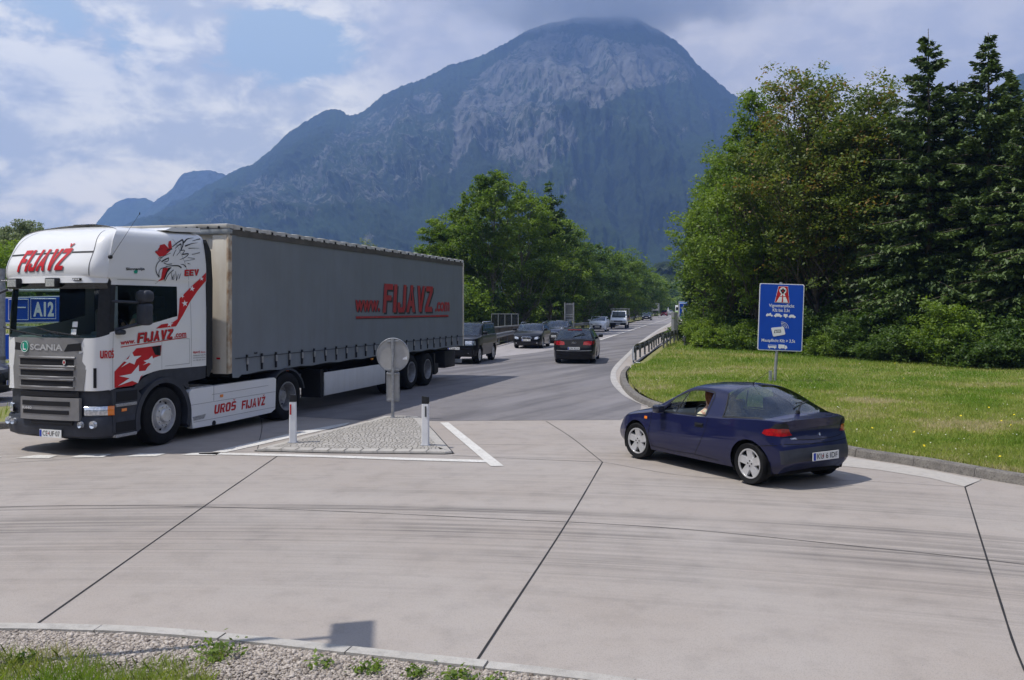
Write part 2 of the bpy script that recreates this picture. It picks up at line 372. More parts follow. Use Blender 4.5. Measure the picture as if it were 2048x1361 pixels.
# ------------------------------------------------------------------ ground sheets
left_edge = [(-60, 12.5), (-30, 15.8), (-14, 17.0), (-10.4, 17.5), (-9.7, 18.6), (-9.4, 21), (-8.8, 26), (-6.4, 34), (-3.6, 42), (-.79, 56.6), (.1, 63.6), (5.9, 84.6), (14, 116), (23, 160), (31, 202), (41, 249), (52, 305)]
kerb_line = [(9.3, 8.6), (8.2, 10.4), (6.95, 12.15), (6.62, 12.7), (6.05, 13.75), (5.45, 14.65), (4.78, 16.6), (4.2, 18.5), (3.66, 20.4), (3.27, 22.0), (3.18, 24.0), (3.33, 27.2), (3.78, 31.3), (4.35, 34.5)]
guard_line = [(5.35, 38.6), (6.6, 44.3), (8.0, 50.5), (10.2, 60), (13.3, 74), (18.4, 98), (24.5, 128), (37, 190), (50, 250), (62, 305)]
tri_poly('ground', [(-4000, -300), (4000, -300), (4000, 6000), (-4000, 6000)], -.10, M['soil'], kind='structure')
apron = left_edge + [(66, 305)] + guard_line[::-1] + [(x + .1, y) for x, y in kerb_line[::-1]] + [(13, 3), (13, -8), (-60, -8)]
tri_poly('concrete_apron', apron, 0, M['concrete'], kind='structure')
wl_out = [G(*p) for p in ((1295, 815), (1270, 804), (1245, 790), (1225, 769), (1221, 752), (1228, 734), (1253, 709), (1283, 682), (1317, 659))] + [(22.3, 128), (34.6, 190), (47, 250), (58.5, 305)]
wl_in = [G(*p) for p in ((1305, 809), (1280, 798), (1254, 784), (1236, 765), (1232, 752), (1235, 740), (1257, 714), (1285, 688), (1317, 662.5))] + [(22.65, 128), (34.95, 190), (47.35, 250), (58.9, 305)]
wo_s, wi_s = spline(wl_out, 4), spline(wl_in, 4)
asph = [(-9.3, 21.0), (-7.4, 20.6), (-4.67, 19.75), (-2.99, 19.0), (-1.41, 19.02), (2.31, 19.2), (3.05, 21.3)] + wo_s[2:] + [(52.3, 305), (41.3, 249), (31.3, 202), (23.3, 160), (14.3, 116), (6.2, 84.6), (.4, 63.6), (-.5, 56.6), (-3.3, 42), (-6.1, 34), (-8.5, 26)]
tri_poly('asphalt_road', asph, .004, M['asphalt'], kind='structure')
cl_pts = [(-2.2, 40), (1.3, 47), (4.4, 56.5), (6.3, 65), (10.5, 84.6), (17.7, 118), (27.9, 164.4), (37.6, 212.5), (56, 305)]
tri_poly('pale_lane', cl_pts + [(52.3, 305), (41.3, 249), (31.3, 202), (23.3, 160), (14.3, 116), (6.2, 84.6), (.4, 63.6), (-.5, 56.6), (-3.3, 42)], .008, M['asphalt_pale'], kind='structure')
far_p = [(17.4, 117), (22.0, 127), (34.4, 190), (46.8, 250), (58.3, 305), (56, 305), (37.6, 212.5), (27.9, 164.4)]
tri_poly('pale_far_road', far_p, .0082, M['asphalt_pale'], kind='structure')
def strip(name, a, b, z, m):
    mb = MB(); n = len(a); mb.add([(x, y, z) for x, y in a] + [(x, y, z) for x, y in b], [(i, i + 1, n + i + 1, n + i) for i in range(n - 1)])
    o = mb.build(name, m, recalc=False); o['kind'] = 'structure'
    if o.data.polygons[0].normal.z < 0: o.data.flip_normals()
    return o
strip('edge_line_marking', wo_s, wi_s, .012, M['paint_worn'])
cs = spline(cl_pts[3:], 4)
strip('centre_line_marking', [(x, y) for x, y in cs], [(x + .16, y) for x, y in cs], .013, M['paint'])
# paved lawn banks
lawnR = spline(kerb_line, 5) + guard_line[0:] + [(300, 305), (300, -30), (14, -30), (12.5, 3)]
tri_poly('lawn_right', [(x + .28, y) for x, y in lawnR], .115, M['soil'], kind='structure')
lawnL = left_edge + [(-300, 305), (-300, 12)]
tri_poly('lawn_left', [(x - .12, y + .02) for x, y in lawnL], .115, M['soil'], kind='structure')
tri_poly('side_road', [(-80, 19.9), (-13, 20.1), (-10.3, 21.5), (-10.1, 24.5), (-13, 25.6), (-80, 25.4)], .12, M['asphalt'], kind='structure')
# kerbs ------------------------------------------------------------
def kerb(name, line, w, z0, z1, m, side=1, stone=1.0, k=5, cat='kerb', label='', gap=.008, out=.03):
    """row of kerb stones along line (road side edge); body goes to the +side"""
    s = [np.array(p) for p in spline(line, k)]; mb = MB()
    P = np.array(s); seg = np.hypot(*np.diff(P, axis=0).T); L = np.concatenate([[0], np.cumsum(seg)])
    def at(d):
        i = min(max(np.searchsorted(L, d) - 1, 0), len(seg) - 1); t = (d - L[i]) / seg[i]
        p = P[i] * (1 - t) + P[i + 1] * t; q = (P[i + 1] - P[i]) / seg[i]; return p, np.array([q[1], -q[0]]) * side
    d = 0; rnd = random.Random(5)
    while d < L[-1] - .05:
        e = min(d + stone - gap, L[-1]); n = 3; ring = []
        dz = rnd.uniform(-.004, .004)
        for j in range(n + 1):
            p, nn = at(d + (e - d) * j / n)
            a = p; b_ = p + nn * .02 * (1 if z1 - z0 > .05 else .3); c = p + nn * w
            a2 = p - nn * out
            ring.append([(a2[0], a2[1], z0), (a[0], a[1], z1 - .02 + dz), (b_[0], b_[1], z1 + dz), (c[0], c[1], z1 + dz), (c[0], c[1], z0 - .1)])
        vs = [q for r in ring for q in r]; fs = []
        for j in range(n):
            for q in range(4): fs.append((j * 5 + q, j * 5 + q + 1, (j + 1) * 5 + q + 1, (j + 1) * 5 + q))
        fs += [(0, 1, 2, 3, 4), (n * 5 + 4, n * 5 + 3, n * 5 + 2, n * 5 + 1, n * 5)]
        mb.add(vs, fs); d += stone
    o = mb.build(name, m, recalc=True); o['kind'] = 'structure'; return o
kerb('kerb_right', kerb_line, .17, -.01, .13, M['granite'], 1, 1.0)
kerb('kerb_left', left_edge[:10], .16, -.01, .13, M['granite'], -1, 1.0, 2)
ik_o = [(-11, 6.0), (-7.5, 6.6), (-5.6, 6.78), (-3.88, 6.82), (-2.94, 6.76), (-2.3, 6.65), (-1.79, 6.53), (-1.14, 6.35), (-.55, 6.19), (.12, 6.02), (.73, 5.83), (2.0, 5.35), (3.6, 4.5), (6, 2.6)]
kerb('kerb_inner', ik_o, .135, -.02, .032, M['kerb'], 1, 1.0, 4, gap=.014, out=.01)
ik_s = spline(ik_o, 4)
tri_poly('gravel_bed', [(x - .02, y - .13) for x, y in ik_s] + [(6, -8), (-11, -8)], .002, M['gravel_bed'], kind='structure')

# seams between the slabs -------------------------------------------
def seam(pts, w, z=.004):
    s = [np.array(p) for p in spline(pts, 5)]; a, b = [], []
    rnd = random.Random(int(w * 1e4))
    for i, p in enumerate(s):
        d = s[min(i + 1, len(s) - 1)] - s[max(i - 1, 0)]; d /= np.hypot(*d); n = np.array([-d[1], d[0]]) * w * rnd.uniform(.42, .58)
        a.append(tuple(p + n)); b.append(tuple(p - n))
    return a, b
mb = MB()
for pts, w in (([G(68, 1253), (-3.72, 10.6), G(562, 908)], .017), ([G(955, 1320), (.62, 10.1), G(1205, 925)], .017), ([G(1205, 925), (1.1, 16.6), G(1092, 843)], .014),
               ([(3.1, 5.0), G(2048, 1340), G(1990, 1170), G(1930, 975)], .017), ([G(1930, 975), G(1962, 960)], .02),
               ([(-9, 10.2), G(0, 1015), G(300, 1012.5), G(560, 1019), G(800, 1029), G(1024, 1040), G(1200, 1048), G(1400, 1062), G(1700, 1092), G(2048, 1130), (7, 7.0)], .012),
               ([G(1205, 925), G(1050, 918.5), G(905, 912)], .012), ([G(1205, 925), G(1400, 955), G(1700, 962), G(1930, 975)], .008),
               ([G(1092, 891), G(1000, 890), G(880, 890)], .01), ([(-8, 13.8), (-5.8, 14.8), G(505, 904)], .01), ([(-4.3, 15.2), (-5, 18), (-5.6, 20)], .012)):
    a, b = seam(pts, w); n = len(a)
    mb.add([(x, y, .004) for x, y in a] + [(x, y, .004) for x, y in b], [(i, i + 1, n + i + 1, n + i) for i in range(n - 1)])
o = mb.build('slab_seams', M['seam']); o['kind'] = 'structure'
gs_a = [G(1690, 915), G(1813, 932.5), G(1900, 949), G(1962, 961)]; gs_b = [G(1640, 928), G(1760, 941), G(1860, 957), G(1928, 974)]
M['pale_concrete'] = ground_mat('pale_gutter', (.35, .325, .295), (.2, .19, .17), (.36, .335, .30), 1.2, 80, .4, .85)
strip('gutter_strip', gs_a, gs_b, .0045, M['pale_concrete'])
# painted markings --------------------------------------------------
def paint(name, polys, z=.008):
    mb = MB()
    for p in polys: mb.add([(x, y, z) for x, y in p], [tuple(range(len(p)))])
    o = mb.build(name, M['paint']); o['kind'] = 'structure'
    for f in o.data.polygons:
        if f.normal.z < 0: f.flip()
    return o
paint('diagonal_marking', [[G(880, 846), G(897, 846), G(1007, 933), G(982, 934)]], .0085)
paint('stop_line_marking', [[G(398, 906), G(560, 909), G(640, 911.5), G(640, 915.5), G(520, 912.5), G(398, 909.5)], [G(640, 911.5), G(800, 916.5), G(992, 922), G(1000, 927), G(800, 921), G(640, 915.5)]])
paint('wedge_marking', [[G(425, 905), G(500, 887), G(585, 867), G(660, 853), G(700, 846), G(690, 852), G(600, 872), G(510, 893), G(450, 906)]], .0082)
paint('yield_dash_marking', [[G(30, 917), G(97, 918), G(115, 912), G(75, 911)], [G(140, 916), G(205, 916), G(225, 909), G(170, 909)], [G(250, 914.5), G(312, 914), G(333, 908), G(280, 908)], [G(362, 911.5), G(430, 911.5), G(443, 906.5), G(385, 907)], [G(-70, 918), G(-15, 919), G(5, 914), G(-40, 912)]])
# traffic island ----------------------------------------------------
isl = [G(512, 903), (-3.0, 14.86), (-2.0, 14.80), G(890, 909), G(905, 908), G(898, 900), G(868, 866), G(846, 842), G(835, 836.5), G(800, 835), G(768, 836), G(740, 845), G(660, 864), G(590, 882)]
def inset(pts, d):
    n = len(pts); out = []
    cx = sum(p[0] for p in pts) / n; cy = sum(p[1] for p in pts) / n
    for i in range(n):
        a, b, c = np.array(pts[i - 1]), np.array(pts[i]), np.array(pts[(i + 1) % n])
        u = (b - a) / np.hypot(*(b - a)); v = (c - b) / np.hypot(*(c - b)); n1 = np.array([-u[1], u[0]]); n2 = np.array([-v[1], v[0]])
        m_ = n1 + n2; m_ /= max(np.dot(m_, n1), .35); out.append(tuple(b + m_ * d))
    return out
def cobble_mat():
    m = bpy.data.materials.new('granite_setts'); m.use_nodes = True; t = m.node_tree; b = t.nodes['Principled BSDF']; b.inputs['Roughness'].default_value = .85
    tcn = t.nodes.new('ShaderNodeTexCoord'); vm = t.nodes.new('ShaderNodeMapping'); vm.inputs['Scale'].default_value = (13.5, 11, 1)
    nz = t.nodes.new('ShaderNodeTexNoise'); nz.inputs['Scale'].default_value = 2.0
    t.links.new(tcn.outputs['Object'], nz.inputs['Vector'])
    ad = t.nodes.new('ShaderNodeVectorMath'); ad.operation = 'MULTIPLY_ADD'; ad.inputs[1].default_value = (.35, .35, 0)
    t.links.new(nz.outputs['Color'], ad.inputs[0]); t.links.new(tcn.outputs['Object'], ad.inputs[2]); t.links.new(ad.outputs[0], vm.inputs[0])
    v1 = t.nodes.new('ShaderNodeTexVoronoi'); v1.feature = 'DISTANCE_TO_EDGE'; v1.voronoi_dimensions = '2D'; v1.inputs['Scale'].default_value = 1; v1.inputs['Randomness'].default_value = .42
    v2 = t.nodes.new('ShaderNodeTexVoronoi'); v2.voronoi_dimensions = '2D'; v2.inputs['Scale'].default_value = 1; v2.inputs['Randomness'].default_value = .42
    for v in (v1, v2): t.links.new(vm.outputs[0], v.inputs['Vector'])
    mr = t.nodes.new('ShaderNodeMapRange'); mr.inputs[1].default_value = .02; mr.inputs[2].default_value = .09; t.links.new(v1.outputs['Distance'], mr.inputs[0])
    cr = t.nodes.new('ShaderNodeMix'); cr.data_type = 'RGBA'; cr.inputs[6].default_value = (.27, .25, .22, 1); cr.inputs[7].default_value = (.40, .375, .34, 1)
    t.links.new(v2.outputs['Color'], cr.inputs[0])
    mx = t.nodes.new('ShaderNodeMix'); mx.data_type = 'RGBA'; mx.inputs[6].default_value = (.075, .068, .055, 1)
    t.links.new(mr.outputs[0], mx.inputs[0]); t.links.new(cr.outputs[2], mx.inputs[7]); t.links.new(mx.outputs[2], b.inputs['Base Color'])
    bp = t.nodes.new('ShaderNodeBump'); bp.inputs['Strength'].default_value = .8; bp.inputs['Distance'].default_value = .02; t.links.new(mr.outputs[0], bp.inputs['Height']); t.links.new(bp.outputs[0], b.inputs['Normal'])
    return m
M['cobble'] = cobble_mat()
mb = MB(); n = len(isl); i1 = inset(isl, .015); i2 = inset(isl, .19)
mb.add([(x, y, -.01) for x, y in isl] + [(x, y, .040) for x, y in i1] + [(x, y, .055) for x, y in i2], [(k, (k + 1) % n, n + (k + 1) % n, n + k) for k in range(n)] + [(n + k, n + (k + 1) % n, 2 * n + (k + 1) % n, 2 * n + k) for k in range(n)])
# joints between island kerb stones
o = mb.build('traffic_island_kerb', M['kerb'], recalc=True); o['kind'] = 'structure'
mb = MB()
for k in range(14):
    x = -4.15 + k * .26 * 1.05
    if x > -1.2: break
    y = 14.93 - (x + 4.3) / 3.3 * .2
    mb.add([(x, y + .0, .0455), (x + .012, y, .0455), (x + .052, y + .2, .0585), (x + .04, y + .2, .0585)], [(0, 1, 2, 3)])
o = mb.build('island_kerb_joints', M['seam']); o['kind'] = 'structure'
tri_poly('traffic_island_setts', i2, .0565, M['cobble'], kind='structure')
sh = [(x, y) for x, y in inset(isl, -.03)]
tri_poly('island_gutter_seam', sh, .0095, M['seam'], kind='structure')
# ------------------------------------------------------------------ fractal noise in numpy
def vnoise(x, y, seed=0):
    rs = np.random.RandomState(seed); T = rs.rand(256, 256)
    xi = np.floor(x).astype(int); yi = np.floor(y).astype(int); fx = x - xi; fy = y - yi
    fx = fx * fx * (3 - 2 * fx); fy = fy * fy * (3 - 2 * fy)
    g = lambda a, b: T[a % 256, b % 256]
    return (g(xi, yi) * (1 - fx) + g(xi + 1, yi) * fx) * (1 - fy) + (g(xi, yi + 1) * (1 - fx) + g(xi + 1, yi + 1) * fx) * fy
def fbm(x, y, o=5, seed=0, ridged=False):
    s = 0; a = 1; t = 0
    for k in range(o):
        n = vnoise(x * 2 ** k + 17.3 * k, y * 2 ** k + 9.1 * k, seed + k)
        s = s + a * ((1 - abs(2 * n - 1)) if ridged else n); t += a; a *= .52
    return s / t
def inpoly(px, py, poly):
    c = np.zeros(px.shape, bool); n = len(poly)
    for i in range(n):
        x0, y0 = poly[i]; x1, y1 = poly[(i + 1) % n]
        if y0 == y1: continue
        k = ((y0 > py) != (y1 > py)) & (px < (x1 - x0) * (py - y0) / (y1 - y0) + x0); c ^= k
    return c
def grid_mesh(name, X, Y, Z, mats, attrs=None, parent=None):
    n, m = X.shape; me = bpy.data.meshes.new(name)
    V = np.stack([X, Y, Z], -1).reshape(-1, 3)
    i = np.arange(n - 1)[:, None] * m + np.arange(m - 1)[None]; i = i.reshape(-1)
    Fc = np.stack([i, i + 1, i + m + 1, i + m], -1)
    fast_mesh(me, V, Fc, 4); me.materials.append(mats); me.shade_smooth()
    for k, a in (attrs or {}).items():
        at = me.attributes.new(k, 'FLOAT', 'POINT'); at.data.foreach_set('value', a.reshape(-1).astype(np.float32))
    o = bpy.data.objects.new(name, me); COL.objects.link(o); o.parent = parent; return o
def fast_mesh(me, V, Fc, k):
    me.vertices.add(len(V)); me.vertices.foreach_set('co', V.astype(np.float32).reshape(-1))
    me.loops.add(len(Fc) * k); me.loops.foreach_set('vertex_index', Fc.astype(np.int32).reshape(-1))
    me.polygons.add(len(Fc)); me.polygons.foreach_set('loop_start', (np.arange(len(Fc)) * k).astype(np.int32))
    try: me.polygons.foreach_set('loop_total', np.full(len(Fc), k, np.int32))
    except Exception: pass
    me.update(calc_edges=True); me.validate()

# ------------------------------------------------------------------ mountains
def mountain_mat(name, forest=(.028, .042, .020), rock=(.30, .29, .285), sc=.035):
    m = bpy.data.materials.new(name); m.use_nodes = True; t = m.node_tree; b = t.nodes['Principled BSDF']; b.inputs['Roughness'].default_value = .95; b.inputs['Specular IOR Level'].default_value = .1
    tcn = t.nodes.new('ShaderNodeTexCoord'); at = t.nodes.new('ShaderNodeAttribute'); at.attribute_name = 'rock'
    def noise(s, d, stretch=None, ro=.65):
        n = t.nodes.new('ShaderNodeTexNoise'); n.inputs['Scale'].default_value = s; n.inputs['Detail'].default_value = d; n.inputs['Roughness'].default_value = ro
        if stretch:
            mp = t.nodes.new('ShaderNodeMapping'); mp.inputs['Scale'].default_value = stretch; mp.inputs['Rotation'].default_value = (0, R(25), 0)
            t.links.new(tcn.outputs['Object'], mp.inputs[0]); t.links.new(mp.outputs[0], n.inputs['Vector'])
        else: t.links.new(tcn.outputs['Object'], n.inputs['Vector'])
        return n.outputs[0]
    def mr(x, lo, hi, a=0, c=1):
        n = t.nodes.new('ShaderNodeMapRange'); n.interpolation_type = 'SMOOTHSTEP'; t.links.new(x, n.inputs[0])
        for i, q in ((1, lo), (2, hi), (3, a), (4, c)): n.inputs[i].default_value = q
        return n.outputs[0]
    def mt(op, a, q):
        n = t.nodes.new('ShaderNodeMath'); n.operation = op
        for i, x in enumerate((a, q)):
            if isinstance(x, (int, float)): n.inputs[i].default_value = x
            else: t.links.new(x, n.inputs[i])
        return n.outputs[0]
    def mix(f, a, c):
        n = t.nodes.new('ShaderNodeMix'); n.data_type = 'RGBA'
        for i, x in ((0, f), (6, a), (7, c)):
            if isinstance(x, tuple): n.inputs[i].default_value = (*x, 1)
            else: t.links.new(x, n.inputs[i])
        return n.outputs[2]
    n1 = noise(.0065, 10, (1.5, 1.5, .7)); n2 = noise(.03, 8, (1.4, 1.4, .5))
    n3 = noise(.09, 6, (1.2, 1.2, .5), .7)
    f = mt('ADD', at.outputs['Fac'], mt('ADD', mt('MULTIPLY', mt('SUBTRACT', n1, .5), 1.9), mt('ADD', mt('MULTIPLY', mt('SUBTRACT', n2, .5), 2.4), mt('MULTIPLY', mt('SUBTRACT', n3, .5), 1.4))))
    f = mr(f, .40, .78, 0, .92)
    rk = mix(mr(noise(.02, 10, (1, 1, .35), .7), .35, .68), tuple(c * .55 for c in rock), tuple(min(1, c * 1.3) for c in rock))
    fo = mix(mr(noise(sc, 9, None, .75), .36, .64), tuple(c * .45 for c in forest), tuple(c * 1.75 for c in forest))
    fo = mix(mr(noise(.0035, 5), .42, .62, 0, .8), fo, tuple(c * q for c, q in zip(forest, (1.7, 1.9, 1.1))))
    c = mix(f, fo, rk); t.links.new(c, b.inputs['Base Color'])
    bp = t.nodes.new('ShaderNodeBump'); bp.inputs['Strength'].default_value = 1; bp.inputs['Distance'].default_value = 22
    t.links.new(noise(sc * 1.2, 8, None, .7), bp.inputs['Height']); t.links.new(bp.outputs[0], b.inputs['Normal'])
    return m
def mountain(name, sil, D0, D1, u0, u1, du, ns, m, rockf=None, gul=120, seed=3, jag=1.6, pw=1.15, back=600):
    us = np.arange(u0, u1, du, dtype=float); s = np.linspace(0, 1, ns)
    sx, sy = zip(*sil); v = np.interp(us, sx, sy)
    v = v + (fbm(us / 34, us * 0 + 3, 5, seed + 40) - .5) * 11 + (vnoise(us / 2.6, us * 0, seed + 50) - .5) * jag * 2
    Hr = (Y0 - v) / F * D1 + H
    U, S = np.meshgrid(us, s, indexing='ij'); HR = Hr[:, None] * np.ones_like(S)
    rid = fbm(U / 95 + S * 1.2, S * 4.2 + .3 * U / 95, 6, seed, True); r2 = fbm(U / 16 + S * 3, S * 13, 6, seed + 9, True) * .9
    env = np.sin(np.pi * np.clip(S, 0, 1) ** .8) ** .7
    D = D0 + (D1 - D0) * S - (rid - .55) * gul * 2.4 * env - (r2 - .5) * gul * .42 * env
    Zz = np.maximum(HR, 1) * S ** pw + (rid - .55) * gul * .7 * env * .6
    X = (U - 1024) / F * (D0 + (D1 - D0) * S); 
    Vp = Y0 - (Zz - H) / D * F; Up = 1024 + X / D * F
    rock = rockf(Up, Vp) if rockf else np.zeros_like(U)
    # back side
    Xb = X[:, -1:] * (1 + back / D1); X = np.concatenate([X, Xb], 1); D = np.concatenate([D, D[:, -1:] + back], 1)
    Zz = np.concatenate([Zz, Zz[:, -1:] * .55], 1); rock = np.concatenate([rock, rock[:, -1:] * 0], 1)
    Zz[:, 0] = -8
    o = grid_mesh(name, X, D, Zz, m, {'rock': rock}); o['kind'] = 'structure'; return o
def blur(a, k):
    for ax in (0, 1):
        ker = np.ones(k) / k; a = np.apply_along_axis(lambda r: np.convolve(np.pad(r, k // 2, 'edge'), ker, 'valid')[:len(r)], ax, a)
    return a
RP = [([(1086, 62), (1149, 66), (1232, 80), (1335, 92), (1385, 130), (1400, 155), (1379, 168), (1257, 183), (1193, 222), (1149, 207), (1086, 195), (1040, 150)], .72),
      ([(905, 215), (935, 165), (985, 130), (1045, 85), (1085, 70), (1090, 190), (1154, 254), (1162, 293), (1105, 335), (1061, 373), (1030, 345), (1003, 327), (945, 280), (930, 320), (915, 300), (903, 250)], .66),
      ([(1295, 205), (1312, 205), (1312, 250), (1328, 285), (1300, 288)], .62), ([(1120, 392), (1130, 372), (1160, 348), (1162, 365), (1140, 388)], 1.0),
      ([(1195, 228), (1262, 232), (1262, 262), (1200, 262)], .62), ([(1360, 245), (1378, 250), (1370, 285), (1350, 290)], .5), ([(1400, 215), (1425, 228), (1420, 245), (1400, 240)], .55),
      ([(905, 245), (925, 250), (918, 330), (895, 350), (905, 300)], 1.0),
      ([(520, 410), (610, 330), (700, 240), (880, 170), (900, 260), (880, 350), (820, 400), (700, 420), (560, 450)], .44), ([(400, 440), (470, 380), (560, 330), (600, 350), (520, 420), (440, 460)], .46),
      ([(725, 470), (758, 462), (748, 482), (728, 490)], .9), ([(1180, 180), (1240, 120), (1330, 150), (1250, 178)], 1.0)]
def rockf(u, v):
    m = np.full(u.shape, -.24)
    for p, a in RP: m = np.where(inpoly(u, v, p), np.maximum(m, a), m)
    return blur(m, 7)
sil_main = [(120, 520), (225, 462), (262, 445), (345, 412), (425, 368), (478, 338), (505, 328), (540, 302), (580, 264), (620, 240), (646, 223), (665, 219), (682, 224), (700, 234), (722, 226), (740, 215), (765, 191), (800, 173), (850, 158), (900, 131), (950, 115), (1000, 93), (1050, 66), (1090, 48), (1130, 38), (1170, 34), (1230, 32), (1280, 38), (1330, 68), (1352, 84), (1380, 110), (1420, 150), (1460, 184), (1485, 199), (1600, 300), (1750, 420), (1900, 520)]
M['mountain'] = mountain_mat('mountain_slope', (.016, .026, .012), (.175, .172, .172))
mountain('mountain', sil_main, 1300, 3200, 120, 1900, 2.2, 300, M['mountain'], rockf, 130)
M['far_mountain'] = mountain_mat('haze_tinted_slope', (.05, .07, .10))  # blue haze of distance tinted into the forest colour
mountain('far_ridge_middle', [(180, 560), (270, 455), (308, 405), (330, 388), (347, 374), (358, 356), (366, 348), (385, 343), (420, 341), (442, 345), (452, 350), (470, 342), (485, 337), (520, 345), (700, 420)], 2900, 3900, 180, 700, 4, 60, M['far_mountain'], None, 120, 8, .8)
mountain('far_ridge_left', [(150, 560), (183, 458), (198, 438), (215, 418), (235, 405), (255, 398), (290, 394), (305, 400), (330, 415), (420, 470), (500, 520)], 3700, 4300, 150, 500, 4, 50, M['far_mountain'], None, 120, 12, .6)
mountain('mountain_right', [(1700, 480), (1880, 300), (1960, 210), (2000, 172), (2048, 148), (2120, 120), (2300, 60), (2500, 40)], 900, 2300, 1700, 2500, 6, 120, M['mountain'], lambda u, v: np.full(u.shape, .1), 90, 21, 1.2)
M['hill'] = mountain_mat('wooded_hill', (.05, .075, .024), (.3, .3, .25), .12)
mountain('wooded_hill', [(1150, 600), (1260, 575), (1310, 532), (1335, 528), (1380, 535), (1450, 520), (1600, 500), (1800, 520), (2100, 560)], 330, 760, 1150, 2100, 2, 120, M['hill'], None, 35, 31, 3.0, 1.0, 200)
# unseen valley slopes added behind the camera to darken reflections and low light
az_ = np.radians(np.linspace(38, 322, 200)); tt_ = np.linspace(0, 1, 40); A_, T_ = np.meshgrid(az_, tt_, indexing='ij')
hb_ = (430 + 330 * (fbm(A_[:, :1] * 2.2 + 4, A_[:, :1] * 0, 5, 71)) + 60 * np.sin(A_[:, :1] * 3)) * np.clip(np.minimum(A_[:, :1] - R(36), R(324) - A_[:, :1]) / .35, .1, 1)
D_ = 650 + 1050 * T_ - (fbm(A_ * 9, T_ * 3, 5, 73, True) - .5) * 240 * np.sin(np.pi * T_); Hh = hb_ * T_ ** 1.1; Hh[:, 0] = -8
o = grid_mesh('unseen_valley_slopes', np.sin(A_) * D_, np.cos(A_) * D_, Hh, M['mountain'], {'rock': np.full(A_.shape, .0)}); o['kind'] = 'structure'
# ------------------------------------------------------------------ haze
hz = bpy.data.materials.new('haze_air'); hz.use_nodes = True; t = hz.node_tree
for n_ in list(t.nodes):
    if n_.type == 'BSDF_PRINCIPLED': t.nodes.remove(n_)
pv = t.nodes.new('ShaderNodeVolumePrincipled'); pv.inputs['Color'].default_value = (.215, .355, .68, 1); pv.inputs['Density'].default_value = HAZE = .00029; pv.inputs['Anisotropy'].default_value = .2
t.links.new(pv.outputs[0], t.nodes['Material Output'].inputs['Volume'])
mb = MB(); mb.box(-3500, 3500, -2200, 4700, -12, 1222); o = mb.build('haze', hz); o['kind'] = 'stuff'

# cloud lying on the summit
cm = bpy.data.materials.new('cloud_vapour'); cm.use_nodes = True; t = cm.node_tree
for n_ in list(t.nodes):
    if n_.type == 'BSDF_PRINCIPLED': t.nodes.remove(n_)
pv = t.nodes.new('ShaderNodeVolumePrincipled'); pv.inputs['Color'].default_value = (.93, .95, 1, 1); pv.inputs['Anisotropy'].default_value = -.55
tcn = t.nodes.new('ShaderNodeTexCoord'); sp = t.nodes.new('ShaderNodeSeparateXYZ'); t.links.new(tcn.outputs['Generated'], sp.inputs[0])
def cmt(op, a, q=None):
    n = t.nodes.new('ShaderNodeMath'); n.operation = op
    for i, x in enumerate((a, q)):
        if x is None: continue
        if isinstance(x, (int, float)): n.inputs[i].default_value = x
        else: t.links.new(x, n.inputs[i])
    return n.outputs[0]
ln = t.nodes.new('ShaderNodeVectorMath'); ln.operation = 'LENGTH'; sb = t.nodes.new('ShaderNodeVectorMath'); sb.operation = 'SUBTRACT'; sb.inputs[1].default_value = (.5, .5, .5); t.links.new(tcn.outputs['Generated'], sb.inputs[0]); t.links.new(sb.outputs[0], ln.inputs[0])
nz = t.nodes.new('ShaderNodeTexNoise'); nz.inputs['Scale'].default_value = .0065; nz.inputs['Detail'].default_value = 6; nz.inputs['Roughness'].default_value = .6; t.links.new(tcn.outputs['Object'], nz.inputs['Vector'])
ed = t.nodes.new('ShaderNodeMapRange'); ed.interpolation_type = 'SMOOTHSTEP'; ed.inputs[1].default_value = .50; ed.inputs[2].default_value = .12
t.links.new(cmt('ADD', ln.outputs['Value'], cmt('MULTIPLY', cmt('SUBTRACT', nz.outputs[0], .5), .75)), ed.inputs[0])
t.links.new(cmt('MULTIPLY', ed.outputs[0], .012), pv.inputs['Density']); t.links.new(pv.outputs[0], t.nodes['Material Output'].inputs['Volume'])
for cx, cz, rx, ry, rz in ((330, 1062, 800, 380, 150),):
    bm = bmesh.new(); bmesh.ops.create_icosphere(bm, subdivisions=3, radius=1)
    for v in bm.verts: v.co = Vector((v.co.x * rx, v.co.y * ry, v.co.z * rz))
    me = bpy.data.meshes.new('summit_cloud'); bm.to_mesh(me); bm.free(); me.materials.append(cm); o = bpy.data.objects.new('summit_cloud', me); COL.objects.link(o); o.location = (cx, 3000, cz); o['kind'] = 'stuff'
